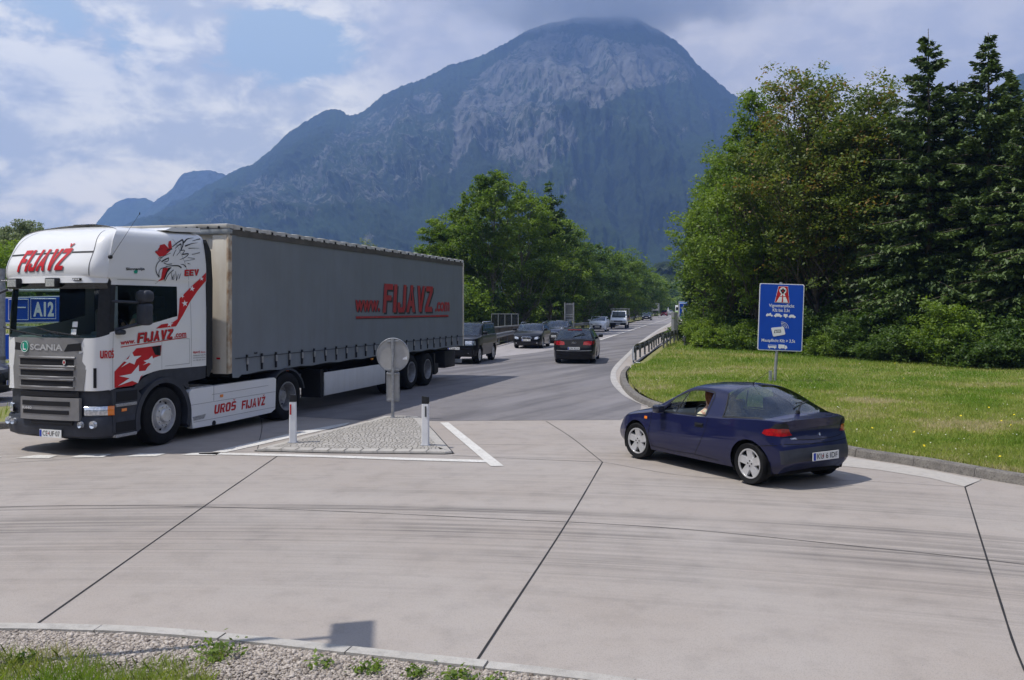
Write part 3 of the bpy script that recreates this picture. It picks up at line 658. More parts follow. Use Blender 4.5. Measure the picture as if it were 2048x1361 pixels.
# ------------------------------------------------------------------ foliage
def leaf_mat(name, c1, c2, trans=.35, c3=None):
    m = bpy.data.materials.new(name); m.use_nodes = True; t = m.node_tree; b = t.nodes['Principled BSDF']; b.inputs['Roughness'].default_value = .55; b.inputs['Specular IOR Level'].default_value = .35
    at = t.nodes.new('ShaderNodeAttribute'); at.attribute_name = 'tint'
    r = t.nodes.new('ShaderNodeValToRGB'); r.color_ramp.elements[0].color = (*c1, 1); r.color_ramp.elements[1].color = (*c2, 1)
    if c3: e = r.color_ramp.elements.new(.88); e.color = (*c2, 1); r.color_ramp.elements[-1].color = (*c3, 1); r.color_ramp.elements[-1].position = .97
    t.links.new(at.outputs['Fac'], r.inputs[0]); t.links.new(r.outputs[0], b.inputs['Base Color'])
    tr = t.nodes.new('ShaderNodeBsdfTranslucent'); hs = t.nodes.new('ShaderNodeHueSaturation'); hs.inputs['Value'].default_value = 1.7; hs.inputs['Saturation'].default_value = 1.1
    t.links.new(r.outputs[0], hs.inputs['Color']); t.links.new(hs.outputs[0], tr.inputs[0])
    mx = t.nodes.new('ShaderNodeMixShader'); mx.inputs[0].default_value = trans
    t.links.new(b.outputs[0], mx.inputs[1]); t.links.new(tr.outputs[0], mx.inputs[2]); t.links.new(mx.outputs[0], t.nodes['Material Output'].inputs[0])
    return m
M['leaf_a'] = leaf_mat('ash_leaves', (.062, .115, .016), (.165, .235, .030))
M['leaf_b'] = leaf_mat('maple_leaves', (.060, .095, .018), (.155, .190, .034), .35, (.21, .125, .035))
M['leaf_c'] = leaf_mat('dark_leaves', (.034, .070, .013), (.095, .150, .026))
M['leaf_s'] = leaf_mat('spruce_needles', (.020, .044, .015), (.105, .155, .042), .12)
M['leaf_y'] = leaf_mat('bright_leaves', (.085, .145, .018), (.21, .285, .04), .4)
M['leaf_w'] = leaf_mat('willow_leaves', (.08, .11, .045), (.20, .235, .11), .35)
M['bark'] = mat('bark', (.115, .095, .075), .95, nscale=6, namp=.5, bump=.6)
M['bark_pale'] = mat('pale_bark', (.20, .18, .15), .95, nscale=5, namp=.5, bump=.5)
def quads(C, size, rs, up=.5, asp=.62, axis=None, aj=.35):
    n = len(C); size = np.broadcast_to(size, (n,))
    nrm = rs.normal(size=(n, 3)); nrm[:, 2] = np.abs(nrm[:, 2]) + up; nrm /= np.linalg.norm(nrm, axis=1)[:, None]
    if axis is None: a = rs.normal(size=(n, 3))
    else: a = axis + rs.normal(size=(n, 3)) * aj
    a -= nrm * (a * nrm).sum(1)[:, None]; a /= np.linalg.norm(a, axis=1)[:, None] + 1e-9; b = np.cross(nrm, a)
    s = (size * .5)[:, None]; fold = nrm * s * rs.uniform(-.3, .3, (n, 1))
    V = np.stack([C - a * s, C + b * s * asp + fold, C + a * s, C - b * s * asp + fold], 1).reshape(-1, 3)
    return V, np.arange(4 * n).reshape(n, 4)
def leaf_obj(name, V, Fc, tint, m, parent):
    me = bpy.data.meshes.new(name); fast_mesh(me, V, Fc, Fc.shape[1]); me.materials.append(m)
    at = me.attributes.new('tint', 'FLOAT', 'FACE'); at.data.foreach_set('value', tint.astype(np.float32))
    o = bpy.data.objects.new(name, me); COL.objects.link(o); o.parent = parent; return o
def broad_mesh(parent, h, r, seed, lm, leaves=16000, size=.2, K=90, low=.18, trunk=.16, bark='bark', cw=.17, shell=.45, top=1.0, asym=0.0, tint0=0.0):
    rs = np.random.RandomState(seed); cz = h * (low + 1) / 2; rz = h * (1 - low) / 2
    d = rs.normal(size=(K, 3)); d /= np.linalg.norm(d, axis=1)[:, None]
    rad = rs.uniform(shell, 1, K) ** .6
    az = np.arctan2(d[:, 1], d[:, 0]); lob = 1 + .22 * np.sin(2 * az + seed) + .16 * np.sin(3 * az + 2.1 * seed + d[:, 2] * 3) + .14 * rs.normal(size=K)
    wz = np.where(d[:, 2] > 0, (1 - .42 * d[:, 2] * top), 1 - .25 * d[:, 2] ** 2)
    C = np.stack([d[:, 0] * r * lob * rad * wz, d[:, 1] * r * lob * rad * wz, cz + d[:, 2] * rz * rad * np.clip(lob, .75, 1.0)], 1)
    C[:, 2] = np.clip(C[:, 2], h * low * .6, h - .15)
    tr = [np.array([0, 0, 0])]; lean = rs.uniform(-.05, .05, 2) * h
    for k in range(1, 7): tr.append(np.array([lean[0] * k / 6 + rs.uniform(-.02, .02) * h, lean[1] * k / 6 + rs.uniform(-.02, .02) * h, h * .86 * k / 6]))
    mb = MB(); mb.tube(tr, [trunk * (1 - .145 * k) for k in range(7)], 7)
    for i in range(0, K):
        c = C[i]; zz = max(h * .08, c[2] - np.hypot(c[0], c[1]) * rs.uniform(.7, 1.3) - .1 * h); k = min(zz / (h * .86) * 6, 5.99); a = tr[int(k)] * (1 - k % 1) + tr[int(k) + 1] * (k % 1)
        mid = (a + c) / 2 + np.array([0, 0, -.04 * h]) + rs.normal(size=3) * .03 * h
        mb.tube([a, mid, c], [trunk * .30 * (1 - a[2] / h), trunk * .17, trunk * .05], 4)
    mb.build('trunk', M[bark], parent, 179)
    per = leaves // K; sg = cw * r * rs.uniform(.7, 1.35, K)
    off = rs.normal(size=(K, per, 3)) * sg[:, None, None] * np.array([1, 1, .62])
    # sub-clumps inside a clump
    sub = rs.normal(size=(K, 7, 3)) * sg[:, None, None] * np.array([1, 1, .7]); pick = rs.randint(0, 7, (K, per))
    P = C[:, None] + np.take_along_axis(sub, pick[..., None].repeat(3, 2), 1) + off * .42
    ct = rs.uniform(.12, .88, K)[:, None] + rs.normal(size=(K, per)) * .2 + tint0
    P = P.reshape(-1, 3); ct = np.clip(ct.reshape(-1), 0, 1); ok = P[:, 2] > .05; P = P[ok]; ct = ct[ok]
    V, Fc = quads(P, size * rs.uniform(.6, 1.3, len(P)), rs, .55)
    leaf_obj('crown', V, Fc, ct, M[lm], parent)
def spruce_mesh(parent, h, r, seed, dens=1.0, low=.03, size=.27):
    rs = np.random.RandomState(seed); mb = MB(); mb.tube([(0, 0, 0), (.03, 0, h * .5), (0, .02, h)], [.19, .11, .012], 7)
    CC = []; AX = []; T = []; z = h * low
    while z < h * .985:
        t = z / h; nb = 7 if t < .8 else 5
        for k in range(nb):
            a = rs.uniform(0, 2 * math.pi); L = (r * (1 - t) ** .82 * rs.uniform(.50, 1.22) + .10) * (1 if t > .22 else .75 + t)
            dr = np.array([math.cos(a), math.sin(a)]); up0 = .25 + .5 * t
            n = max(4, int(L * 6)); q = np.linspace(0, 1, n); zz = z + L * (up0 * q * .6 - (.62 - .75 * max(0, t - .45)) * q ** 1.5 + .18 * q ** 4)
            pts = np.stack([dr[0] * L * q, dr[1] * L * q, zz + rs.uniform(-.022, .022) * h * (1 - .8 * t)], 1)
            if L > .5 and k % 2 == 0: mb.tube([pts[0], pts[n // 2], pts[-1]], [.028, .018, .006], 3)
            m = int((L * 46 + 8) * dens); qq = rs.uniform(.10, 1, m) ** .75; base = np.stack([np.interp(qq, q, pts[:, j]) for j in range(3)], 1)
            w = (.30 * L * (1 - qq) + .10) * .75; side = rs.uniform(-1, 1, m); pr = np.array([-dr[1], dr[0], 0])
            base += pr * (side * w)[:, None]; base[:, 2] -= np.abs(rs.normal(size=m)) * .10 + np.abs(side) * w * .2
            ax = np.tile(np.array([dr[0], dr[1], -.35]), (m, 1)) + pr * (side * .9)[:, None]
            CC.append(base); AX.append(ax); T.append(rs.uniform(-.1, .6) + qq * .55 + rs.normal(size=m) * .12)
        z += h * .021 * rs.uniform(.8, 1.2)
    C = np.concatenate(CC); A = np.concatenate(AX); T = np.clip(np.concatenate(T), 0, 1)
    V, Fc = quads(C, size * rs.uniform(.6, 1.3, len(C)), rs, .8, .42, A, .3)
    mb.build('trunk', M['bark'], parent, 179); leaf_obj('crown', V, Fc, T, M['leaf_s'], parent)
def tree(name, x, y, h, r, seed, lm, label, group, z=.1, cat='tree', **k):
    t = empty(name, (x, y, z)); tag(t, label, cat, group); broad_mesh(t, h, r, seed, lm, **k); return t
def U(u, Z): return (u - 1024) / F * Z
# ------------------------------------------------------------------ trees on the right
gr = 'trees at the edge of the wood on the right'
def top(v, Z): return (Y0 - v) / F * Z + H
for (nm, u, Z, v, r, seed, lm, lab, kw) in (
    ('ash_tree', 1438, 55, 318, 2.3, 11, 'leaf_a', 'light green ash nearest the road, at the left end of the right-hand wood', dict(leaves=26000, low=.10, size=.17)),
    ('ash_tree', 1474, 52, 262, 2.6, 12, 'leaf_a', 'bushy green ash behind the leftmost tree of the right-hand wood', dict(leaves=26000, low=.1, size=.17, tint0=.06)),
    ('ash_tree', 1512, 48, 188, 2.5, 13, 'leaf_a', 'tall fresh green ash with a narrow top between the bushy ash and the reddish maple', dict(leaves=30000, low=.12, size=.16, top=1.3, tint0=.1)),
    ('maple_tree', 1632, 45, 122, 3.1, 14, 'leaf_b', 'large maple with rusty seed clusters and ragged top above the blue toll sign', dict(leaves=40000, low=.22, size=.17, cw=.16, K=130, top=.62)),
    ('maple_tree', 1742, 43, 140, 3.0, 15, 'leaf_b', 'reddish green maple between the ragged-topped maple and the tall spruce', dict(leaves=38000, low=.2, size=.17, K=125, top=.55)),
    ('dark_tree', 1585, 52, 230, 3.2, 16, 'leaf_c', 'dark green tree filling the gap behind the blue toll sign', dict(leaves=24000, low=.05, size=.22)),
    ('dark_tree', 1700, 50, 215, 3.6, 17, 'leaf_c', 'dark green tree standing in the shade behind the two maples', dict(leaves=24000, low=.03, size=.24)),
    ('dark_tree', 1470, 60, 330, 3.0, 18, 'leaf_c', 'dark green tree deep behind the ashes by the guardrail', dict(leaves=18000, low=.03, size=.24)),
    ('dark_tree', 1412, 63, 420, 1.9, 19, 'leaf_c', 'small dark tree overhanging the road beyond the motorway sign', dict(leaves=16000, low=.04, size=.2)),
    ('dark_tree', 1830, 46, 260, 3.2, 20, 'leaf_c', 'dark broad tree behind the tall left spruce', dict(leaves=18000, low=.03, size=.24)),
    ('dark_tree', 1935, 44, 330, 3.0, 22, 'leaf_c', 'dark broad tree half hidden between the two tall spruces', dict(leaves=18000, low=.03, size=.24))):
    tree(nm, U(u, Z), Z, top(v, Z), r, seed, lm, lab, gr, **kw)
for (u, Z, v, r, seed, lab) in ((1857, 39.5, 62, 3.8, 31, 'tallest dark spruce with a pointed tip, left of the pair on the right'), (1977, 38, 70, 4.0, 32, 'tall dark spruce with a pointed tip near the right edge of the photo'),
                               (2066, 36, 185, 3.4, 33, 'dark spruce cut by the right edge of the photo'), (1915, 40, 165, 3.7, 34, 'lower dark spruce between the two tall pointed ones'), (1798, 41, 235, 3.2, 35, 'lower dark spruce left of the tallest one'), (2022, 40, 150, 3.8, 36, 'dark spruce right of the right pointed one'), (1890, 44, 190, 3.6, 37, 'shaded spruce deep behind the gap between the pointed pair')):
    t_ = empty('spruce_tree', (U(u, Z), Z, .1)); tag(t_, lab, 'tree', gr); spruce_mesh(t_, top(v, Z), r, seed)
# understorey
rs0 = random.Random(8)
line = [(1402, 60), (1418, 57), (1436, 53.5), (1450, 50), (1490, 48), (1530, 46), (1575, 44), (1620, 42), (1665, 40.5), (1710, 39), (1760, 37.5), (1810, 36), (1860, 35), (1915, 33.8), (1970, 33), (2025, 32), (2075, 31)]
for i, (u, Z) in enumerate(line):
    hh = [1.0, 2.4, 1.3, 1.9, .9, 1.6, .8, 2.3, 1.2, 1.0, 2.1, .9, 1.5, 2.6, 1.0, 1.8, 1.4][i] * (1.1 if i < 4 else 1); lm = ['leaf_c', 'leaf_a', 'leaf_c', 'leaf_c'][i % 4] if i > 3 else ['leaf_y', 'leaf_a', 'leaf_y', 'leaf_a'][i]
    wh = ['by the motorway sign', 'at the guardrail end', 'left of the toll sign', 'just left of the toll sign', 'behind the toll sign', 'behind the toll sign post', 'just right of the toll sign', 'below the ragged maple', 'below the reddish maple', 'right of the maples', 'left of the tallest spruce', 'below the lower spruce', 'below the tallest spruce', 'between the spruces', 'below the right spruce', 'near the right edge of the photo', 'cut by the right edge of the photo'][i]
    tree('shrub', U(u + (i * 37 % 23) - 11, Z), Z + 1.2 + (i * 13 % 7) * .3, hh, 1.15, 60 + i, lm, 'leafy shrub at the foot of the wood ' + wh, 'shrubs along the edge of the right lawn', cat='shrub', leaves=9000, low=0.0, size=.12, K=46, trunk=.04, cw=.22, shell=.3, top=.6)
    if i % 2 == 0:
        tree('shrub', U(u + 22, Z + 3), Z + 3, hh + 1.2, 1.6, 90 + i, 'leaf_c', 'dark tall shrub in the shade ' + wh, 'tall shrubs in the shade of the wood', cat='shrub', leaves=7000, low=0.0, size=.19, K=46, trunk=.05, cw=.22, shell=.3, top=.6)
for i, (u, Z, hh) in enumerate(((1424, 49.0, 1.25), (1404, 50, .9), (1396, 55, 1.2), (1404, 62, 2.2))):
    tree('bush', U(u, Z), Z, hh, [.75, .6, .8, .8][i], 130 + i, 'leaf_y', ['rounded bright bush standing alone on the lawn edge', 'small bright bush beside the rounded one', 'scrubby bush growing over the guardrail end', 'bright scrub under the motorway sign'][i], 'bright bushes by the guardrail', cat='bush', leaves=5000, low=0, size=.1, K=30, trunk=.03, cw=.24, shell=.3, top=.5)
# ------------------------------------------------------------------ row of trees on the left of the road
gr2 = 'row of trees behind the left guardrail'
rows = [(878, 73, 425, 2.2, 'leaf_a', 'round-topped green tree just above the end of the trailer'), (925, 76, 398, 2.4, 'leaf_a', 'green tree between the trailer end and the tallest tree'), (982, 72, 336, 2.7, 'leaf_a', 'tallest tree of the left row with an open crown and bare pale trunk'),
        (1050, 76, 372, 2.5, 'leaf_a', 'tall leafy tree right of the tallest one in the left row'), (1098, 80, 375, 1.9, 'leaf_c', 'narrow-topped tree third from the tallest in the left row'), (1132, 86, 430, 2.4, 'leaf_a', 'tree above the signboard back in the left row'),
        (1165, 96, 478, 2.5, 'leaf_c', 'dark rounded tree right of the signboard back'), (1195, 106, 486, 2.7, 'leaf_c', 'dark tree above the white hatchback'), (1222, 118, 492, 2.8, 'leaf_a', 'green tree above the pickup'),
        (1246, 132, 502, 2.9, 'leaf_a', 'green tree right of the pickup'), (1268, 150, 520, 3.1, 'leaf_c', 'distant dark tree left of the black small car'), (1286, 172, 536, 3.2, 'leaf_a', 'distant tree above the black small car'), (1300, 196, 548, 3.3, 'leaf_y', 'distant pale green tree by the far signboard'), (1310, 225, 560, 3.4, 'leaf_a', 'distant tree behind the far signboard')]
for i, (u, Z, v, r, lm, lab) in enumerate(rows):
    n = 24000 if i < 6 else 14000
    tree('roadside_tree', U(u, Z), Z, top(v, Z), r * 1.12, 200 + i, lm, lab, gr2, leaves=n, low=(.34 if i == 2 else .08), size=.2 + .0012 * (Z - 70), K=80 if i != 2 else 60, trunk=.17, bark='bark_pale', top=1.15, tint0=.04 if i % 2 else -.05, cw=.155 if i == 2 else .17)
for i in range(17):
    Z = 62 + i * 8.5 + (i > 8) * (i - 8) * 6; xl = np.interp(Z, [56, 63, 84, 116, 160, 202, 249], [-.8, .1, 5.9, 14, 23, 31, 41]) - 4.6 - rs0.uniform(0, 1.5)
    if i < 4: xl = [-6.2, -3.8, -2.6, 0.2][i]
    tree('roadside_shrub', xl, Z, rs0.uniform(3.4, 5.2), 2.5, 300 + i, ['leaf_c', 'leaf_a'][i % 2], 'dense shrub filling the gap behind the left guardrail, number %s along the row' % ['one', 'two', 'three', 'four', 'five', 'six', 'seven', 'eight', 'nine', 'ten', 'eleven', 'twelve', 'thirteen', 'fourteen', 'fifteen', 'sixteen', 'seventeen'][i], 'shrubs behind the left guardrail', cat='shrub', leaves=9000, low=0, size=.2 + .001 * Z, K=50, trunk=.05, cw=.22, shell=.25, top=.6)
for i in range(6):
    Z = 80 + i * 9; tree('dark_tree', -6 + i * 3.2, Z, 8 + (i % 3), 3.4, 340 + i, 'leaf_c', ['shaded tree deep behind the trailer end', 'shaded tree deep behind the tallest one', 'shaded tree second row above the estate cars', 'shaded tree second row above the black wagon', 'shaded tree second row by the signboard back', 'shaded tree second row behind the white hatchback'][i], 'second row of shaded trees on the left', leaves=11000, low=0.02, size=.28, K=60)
# far trees where the road ends
for i, (u, Z, v, lm) in enumerate(((1300, 300, 572, 'leaf_a'), (1322, 285, 588, 'leaf_a'), (1336, 330, 578, 'leaf_c'), (1350, 300, 592, 'leaf_a'), (1368, 340, 575, 'leaf_c'), (1390, 320, 570, 'leaf_a'), (1328, 380, 565, 'leaf_w'), (1345, 400, 560, 'leaf_a'), (1362, 420, 552, 'leaf_w'))):
    tree('far_tree', U(u, Z), Z, top(v, Z), 5.0, 400 + i, lm, 'distant rounded tree where the road disappears, ' + ['behind the far signboard', 'behind the red car', 'above the red car', 'above the white van', 'behind the motorway sign', 'right of the motorway sign', 'pale, above the red car', 'behind the pale one above the red car', 'pale, behind the motorway sign'][i], 'distant trees at the end of the road', leaves=5000, low=0.0, size=.75, K=50, trunk=.3)
# ------------------------------------------------------------------ bank on the far left
xs = np.linspace(-95, -14, 60); ys = np.linspace(27, 95, 40); X, Y = np.meshgrid(xs, ys, indexing='ij')
prof = np.clip((Y - 30) / 28, 0, 1) ** 1.1 * np.clip((-14 - X) / 10, 0, 1)
Z_ = .12 + prof * 5.2 + (fbm(X / 6, Y / 6, 4, 5) - .5) * .8 * prof
o = grid_mesh('grassy_bank', X, Y, Z_, M['soil']); o['kind'] = 'structure'
for i, (u, Z, v, r, lm, lab) in enumerate(((-40, 60, 455, 2.2, 'leaf_w', 'grey-green willow cut by the left edge of the photo'), (8, 62, 462, 1.7, 'leaf_w', 'willow at the left edge of the photo'), (42, 58, 446, 1.5, 'leaf_w', 'tallest willow on the bank behind the truck'), (66, 60, 452, 1.3, 'leaf_w', 'willow on the bank just left of the cab roof'), (98, 62, 465, 1.5, 'leaf_w', 'low willow peeping over the cab roof'), (163, 55, 452, .55, 'leaf_w', 'thin sapling top above the cab roof'), (20, 50, 500, 1.8, 'leaf_y', 'bright bush on the bank above the route sign'), (60, 48, 520, 1.8, 'leaf_a', 'green bush on the bank behind the cab'), (-25, 47, 515, 2.0, 'leaf_y', 'bright bush cut by the left edge of the photo'), (5, 42, 575, 1.3, 'leaf_c', 'dark bush just above the route sign'), (110, 46, 560, 1.6, 'leaf_a', 'green bush on the bank seen through the windscreen'))):
    zz = float(np.clip((Z - 30) / 28, 0, 1) ** 1.1 * 5.2)
    tree('bank_bush' if i > 5 else 'willow_tree', U(u, Z), Z, top(v, Z) - zz + .3, r, 450 + i, lm, lab, 'trees and bushes on the bank at the left', z=zz - .2, leaves=9000 if i != 5 else 1500, low=.05, size=.15, K=50 if i != 5 else 14, trunk=.06, cw=.2, cat='bush' if i > 5 else 'tree')
t_ = tree('pale_shrub', U(736, 58), 58, top(462, 58), .75, 480, 'leaf_w', 'pale dry treetop peeping over the roof of the trailer', None, leaves=900, low=.55, size=.12, K=16, trunk=.05, bark='bark_pale', cw=.25)

# ------------------------------------------------------------------ grass, stones
def blades(name, P, hgt, wid, tint, m, rs, lean=.5):
    n = len(P); a = rs.uniform(0, 2 * np.pi, n); d = np.stack([np.cos(a), np.sin(a), np.zeros(n)], 1)
    b = rs.uniform(0, 2 * np.pi, n); l = np.stack([np.cos(b), np.sin(b), np.zeros(n)], 1) * (hgt * lean * rs.uniform(.1, 1, n))[:, None]
    w = (wid * .5)[:, None]; hv = np.zeros((n, 3)); hv[:, 2] = hgt
    V = np.stack([P - d * w, P + d * w, P + d * w * .6 + l * .35 + hv * .55, P + l + hv, P - d * w * .6 + l * .35 + hv * .55], 1).reshape(-1, 3)
    Fc = np.arange(5 * n).reshape(n, 5); o = leaf_obj(name, V, Fc, np.clip(tint, 0, 1), m, None); o['kind'] = 'stuff'; return o
M['grass'] = leaf_mat('grass_blades', (.145, .245, .026), (.335, .355, .090), .35, (.46, .40, .22))
rs = np.random.RandomState(77)
n = 420000; Zd = 1 / rs.uniform(1 / 60, 1 / 9.5, n); Xd = rs.uniform(-.05, .62, n) * Zd * 1.02
lx = np.array([p[0] for p in kerb_line + guard_line]); ly = np.array([p[1] for p in kerb_line + guard_line]); od = np.argsort(ly)
edge = np.interp(Zd, ly[od], lx[od]) + .22 + (Zd > 36) * .4
k = (Xd > edge) & (Xd < Zd * .60 + 1); Xd, Zd = Xd[k], Zd[k]; dist = Xd - np.interp(Zd, ly[od], lx[od])
P = np.stack([Xd, Zd, np.full(len(Xd), .115)], 1)
dry = fbm(Xd / 2.2, Zd / 2.2, 4, 3); lush = fbm(Xd / .5 + 9, Zd / .5, 3, 6)
tint = (dry - .5) * 2.1 + .34 + rs.normal(size=len(Xd)) * .17 + np.clip(.55 - dist, 0, 1) * .55 - (lush - .5) * .5 + np.exp(-((Zd - 19 - .1 * Xd) / 2.6) ** 2) * .22
hgt = rs.uniform(.03, .085, len(Xd)) * (1 + np.clip(lush - .5, 0, 1) * 1.6) * (1 + (Zd > 34) * .6)
blades('lawn_grass', P, hgt, .006 + Zd * .00055, tint, M['grass'], rs, .8)
k = rs.rand(len(Xd)) < .0022; M['flower'] = mat('clover_flower', (.62, .60, .50), .8); M['flower_y'] = mat('yellow_flower', (.65, .50, .02), .8)
Pf = P[k] + np.array([0, 0, .07]); V, Fc = quads(Pf, .028, rs, 1.5, .9); o = leaf_obj('clover_flowers', V, Fc, np.zeros(len(Pf)), M['flower'], None); o['kind'] = 'stuff'
k = rs.rand(len(Xd)) < .0002; Pf = P[k] + np.array([0, 0, .09]); V, Fc = quads(Pf, .05, rs, 1.5, .9); o = leaf_obj('yellow_flowers', V, Fc, np.zeros(len(Pf)), M['flower_y'], None); o['kind'] = 'stuff'
# foreground strip: stones then grass
ikx = np.array([p[0] for p in ik_s]); iky = np.array([p[1] for p in ik_s])
n = 95000; Xd = rs.uniform(-4.6, 1.2, n); back = rs.uniform(0, 1.0, n) ** 1.2 * 1.15; Yd = np.interp(Xd, ikx, iky) - .15 - back
keep = rs.rand(n) < np.clip(1.2 - (back - .16 - .16 * fbm(Xd * 1.3, Yd * 1.3, 3, 2)) * 2.9, .05, 1); Xd, Yd = Xd[keep], Yd[keep]
n = len(Xd); ico = bmesh.new(); bmesh.ops.create_icosphere(ico, subdivisions=1, radius=1); IV = np.array([v.co[:] for v in ico.verts]); IF = np.array([[v.index for v in f.verts] for f in ico.faces]); ico.free()
sz = rs.gamma(4, .0015, n) + .003; sc3 = np.stack([sz * rs.uniform(.8, 1.5, n), sz * rs.uniform(.7, 1.2, n), sz * rs.uniform(.45, .8, n)], 1)
ang = rs.uniform(0, 6.28, n); IVs = IV[None] * (1 + rs.uniform(-.22, .22, (n, len(IV), 1))) * sc3[:, None]
ca, sa = np.cos(ang)[:, None], np.sin(ang)[:, None]; VX = IVs[..., 0] * ca - IVs[..., 1] * sa; VY = IVs[..., 0] * sa + IVs[..., 1] * ca
V = np.stack([VX + Xd[:, None], VY + Yd[:, None], IVs[..., 2] + .002 + (sz * .35)[:, None] + rs.uniform(0, .012, n)[:, None]], -1).reshape(-1, 3)
Fc = (IF[None] + (np.arange(n) * len(IV))[:, None, None]).reshape(-1, 3)
M['stones'] = leaf_mat('pale_gravel', (.15, .120, .095), (.46, .405, .35), 0.0)
o = leaf_obj('gravel_stones', V, Fc, np.repeat(np.clip(rs.normal(.55, .28, n), 0, 1), len(IF)), M['stones'], None); o['kind'] = 'stuff'
n = 70000; Xd = rs.uniform(-4.8, 1.4, n); back = rs.uniform(.2, 1.9, n); Yd = np.interp(Xd, ikx, iky) - back
d1 = fbm(Xd * 1.6 + 5, Yd * 1.6, 4, 31); keep = rs.rand(n) < np.clip((back - .60 - (d1 - .5) * 1.5 - .14 * (Xd > -1.9) + .08 * (Xd > -.9)) * 3.0, 0, 1)
Xd, Yd, back, d1 = Xd[keep], Yd[keep], back[keep], d1[keep]; P = np.stack([Xd, Yd, np.full(len(Xd), 0.0)], 1)
tint = 1.05 - back * .60 + (fbm(Xd * 2.2, Yd * 2.2, 3, 8) - .5) * 1.2 + rs.normal(size=len(Xd)) * .18 - .30 * (Xd > -.9)
blades('verge_grass', P, rs.uniform(.03, .11, len(Xd)), rs.uniform(.003, .007, len(Xd)), tint, M['grass'], rs, .9)
wg = [(-2.03, 6.18, .17, 260), (-1.27, 6.02, .10, 60), (-.95, 5.93, .10, 120), (-.35, 5.80, .12, 150), (-.62, 5.86, .09, 90), (-.1, 5.72, .09, 80), (-3.3, 6.1, .1, 80)]
for i, (x, y, s_, nn) in enumerate(wg):
    t_ = empty('weed_plant', (x, y, 0)); tag(t_, ['largest dark leafy weed growing in the gravel by the kerb', 'small upright weed in the gravel beside the sign shadow', 'low weed on the gravel below the sign shadow', 'leafy weed at the bottom edge near the kerb', 'broad-leaved weed between the gravel and the bottom edge', 'small weed at the bottom edge right of the leafy one', 'small weed at the lower left in the gravel'][i], 'weed', 'weeds growing in the gravel strip')
    C = rs.normal(size=(nn, 3)) * np.array([s_ * .5, s_ * .45, s_ * .3]); C[:, 2] = np.abs(C[:, 2]) + .015; V, Fc = quads(C, .035 * rs.uniform(.6, 1.5, nn), rs, .6, .5)
    leaf_obj('leaves', V, Fc, rs.rand(nn), M['leaf_a'], t_)
    mb = MB()
    for q in range(6): mb.tube([(0, 0, 0), tuple(C[q] * .6), tuple(C[q])], .002, 3)
    mb.build('stem', M['leaf_a'], t_)
n = 90000; Xd = rs.uniform(-75, -9, n); Yd = rs.uniform(16.5, 62, n); keep = (Xd > -.62 * Yd - 1) & ~((Yd > 19.7) & (Yd < 25.8) & (Xd < -9.9)) & (Xd < np.interp(Yd, [16.6, 17.5, 18.6, 21, 26, 34, 42], [-12, -10.4, -9.7, -9.4, -8.8, -6.4, -3.6]) - .3)
Xd, Yd = Xd[keep], Yd[keep]; zz = .12 + np.clip((Yd - 30) / 28, 0, 1) ** 1.1 * np.clip((-14 - Xd) / 10, 0, 1) * 5.2
blades('bank_grass', np.stack([Xd, Yd, zz], 1), rs.uniform(.06, .25, len(Xd)), .012 + Yd * .0007, .3 + (fbm(Xd / 3, Yd / 3, 4, 12) - .5) * 1.6 + rs.normal(size=len(Xd)) * .15, M['grass'], rs, .7)
# ------------------------------------------------------------------ vehicle materials
def paintmat(name, c, flake=.0, rough=.32, coat=1.0, dirt=.0):
    m = mat(name, c, rough, flake, coat=coat, spec=.12)
    if dirt:
        t = m.node_tree; b = t.nodes['Principled BSDF']; n = t.nodes.new('ShaderNodeTexNoise'); n.inputs['Scale'].default_value = 2.2; n.inputs['Detail'].default_value = 8
        tc_ = t.nodes.new('ShaderNodeTexCoord'); t.links.new(tc_.outputs['Object'], n.inputs['Vector'])
        mr = t.nodes.new('ShaderNodeMapRange'); mr.inputs[1].default_value = .35; mr.inputs[2].default_value = .8; mr.inputs[3].default_value = 0; mr.inputs[4].default_value = dirt; t.links.new(n.outputs[0], mr.inputs[0])
        mx = t.nodes.new('ShaderNodeMix'); mx.data_type = 'RGBA'; mx.inputs[6].default_value = (*c, 1); mx.inputs[7].default_value = (.16, .14, .12, 1); t.links.new(mr.outputs[0], mx.inputs[0]); t.links.new(mx.outputs[2], b.inputs['Base Color'])
    return m
M['blue'] = paintmat('blue_paint', (.007, .0095, .046), .0, .36, .8, .01)
M['black'] = paintmat('black_paint', (.0045, .0045, .006), .0, .35, .55, .01)
M['darkblue'] = paintmat('dark_blue_paint', (.014, .018, .038), .3, .28, 1, .04)
M['white'] = paintmat('white_paint', (.74, .74, .74), 0, .3, .8)
M['redp'] = paintmat('red_paint', (.45, .012, .02), 0, .3, 1)
M['tyre'] = mat('tyre_rubber', (.013, .013, .014), .85, nscale=8, namp=.35, spec=.15)
M['alloy'] = mat('alloy_rim', (.62, .62, .63), .35, .6, nscale=9, namp=.15)
M['steel'] = mat('steel_rim', (.33, .33, .34), .45, .5, nscale=9, namp=.3)
M['plastic'] = mat('black_plastic', (.016, .017, .020), .55, nscale=14, namp=.3)
M['gplastic'] = mat('dark_grey_plastic', (.036, .040, .052), .5, nscale=5, namp=.25)
M['well'] = mat('wheel_well', (.006, .006, .006), .95)
M['chrome'] = mat('chrome', (.75, .75, .77), .15, 1)
M['glass'] = glassmat('car_glass', (.60, .70, .68), .55, f0=.13)
M['glass_dark'] = glassmat('tinted_glass', (.25, .3, .3), .35, f0=.07)
M['glass_back'] = glassmat('rear_glass', (.30, .38, .46), .7, f0=.10)
M['glass_clear'] = glassmat('windscreen_glass', (.80, .90, .88), .92)
M['glass_open'] = glassmat('side_glass', (1, 1, 1), .97)
M['lamp'] = mat('headlamp_glass', (.62, .65, .70), .08, .55, nscale=22, namp=.5, coat=1)
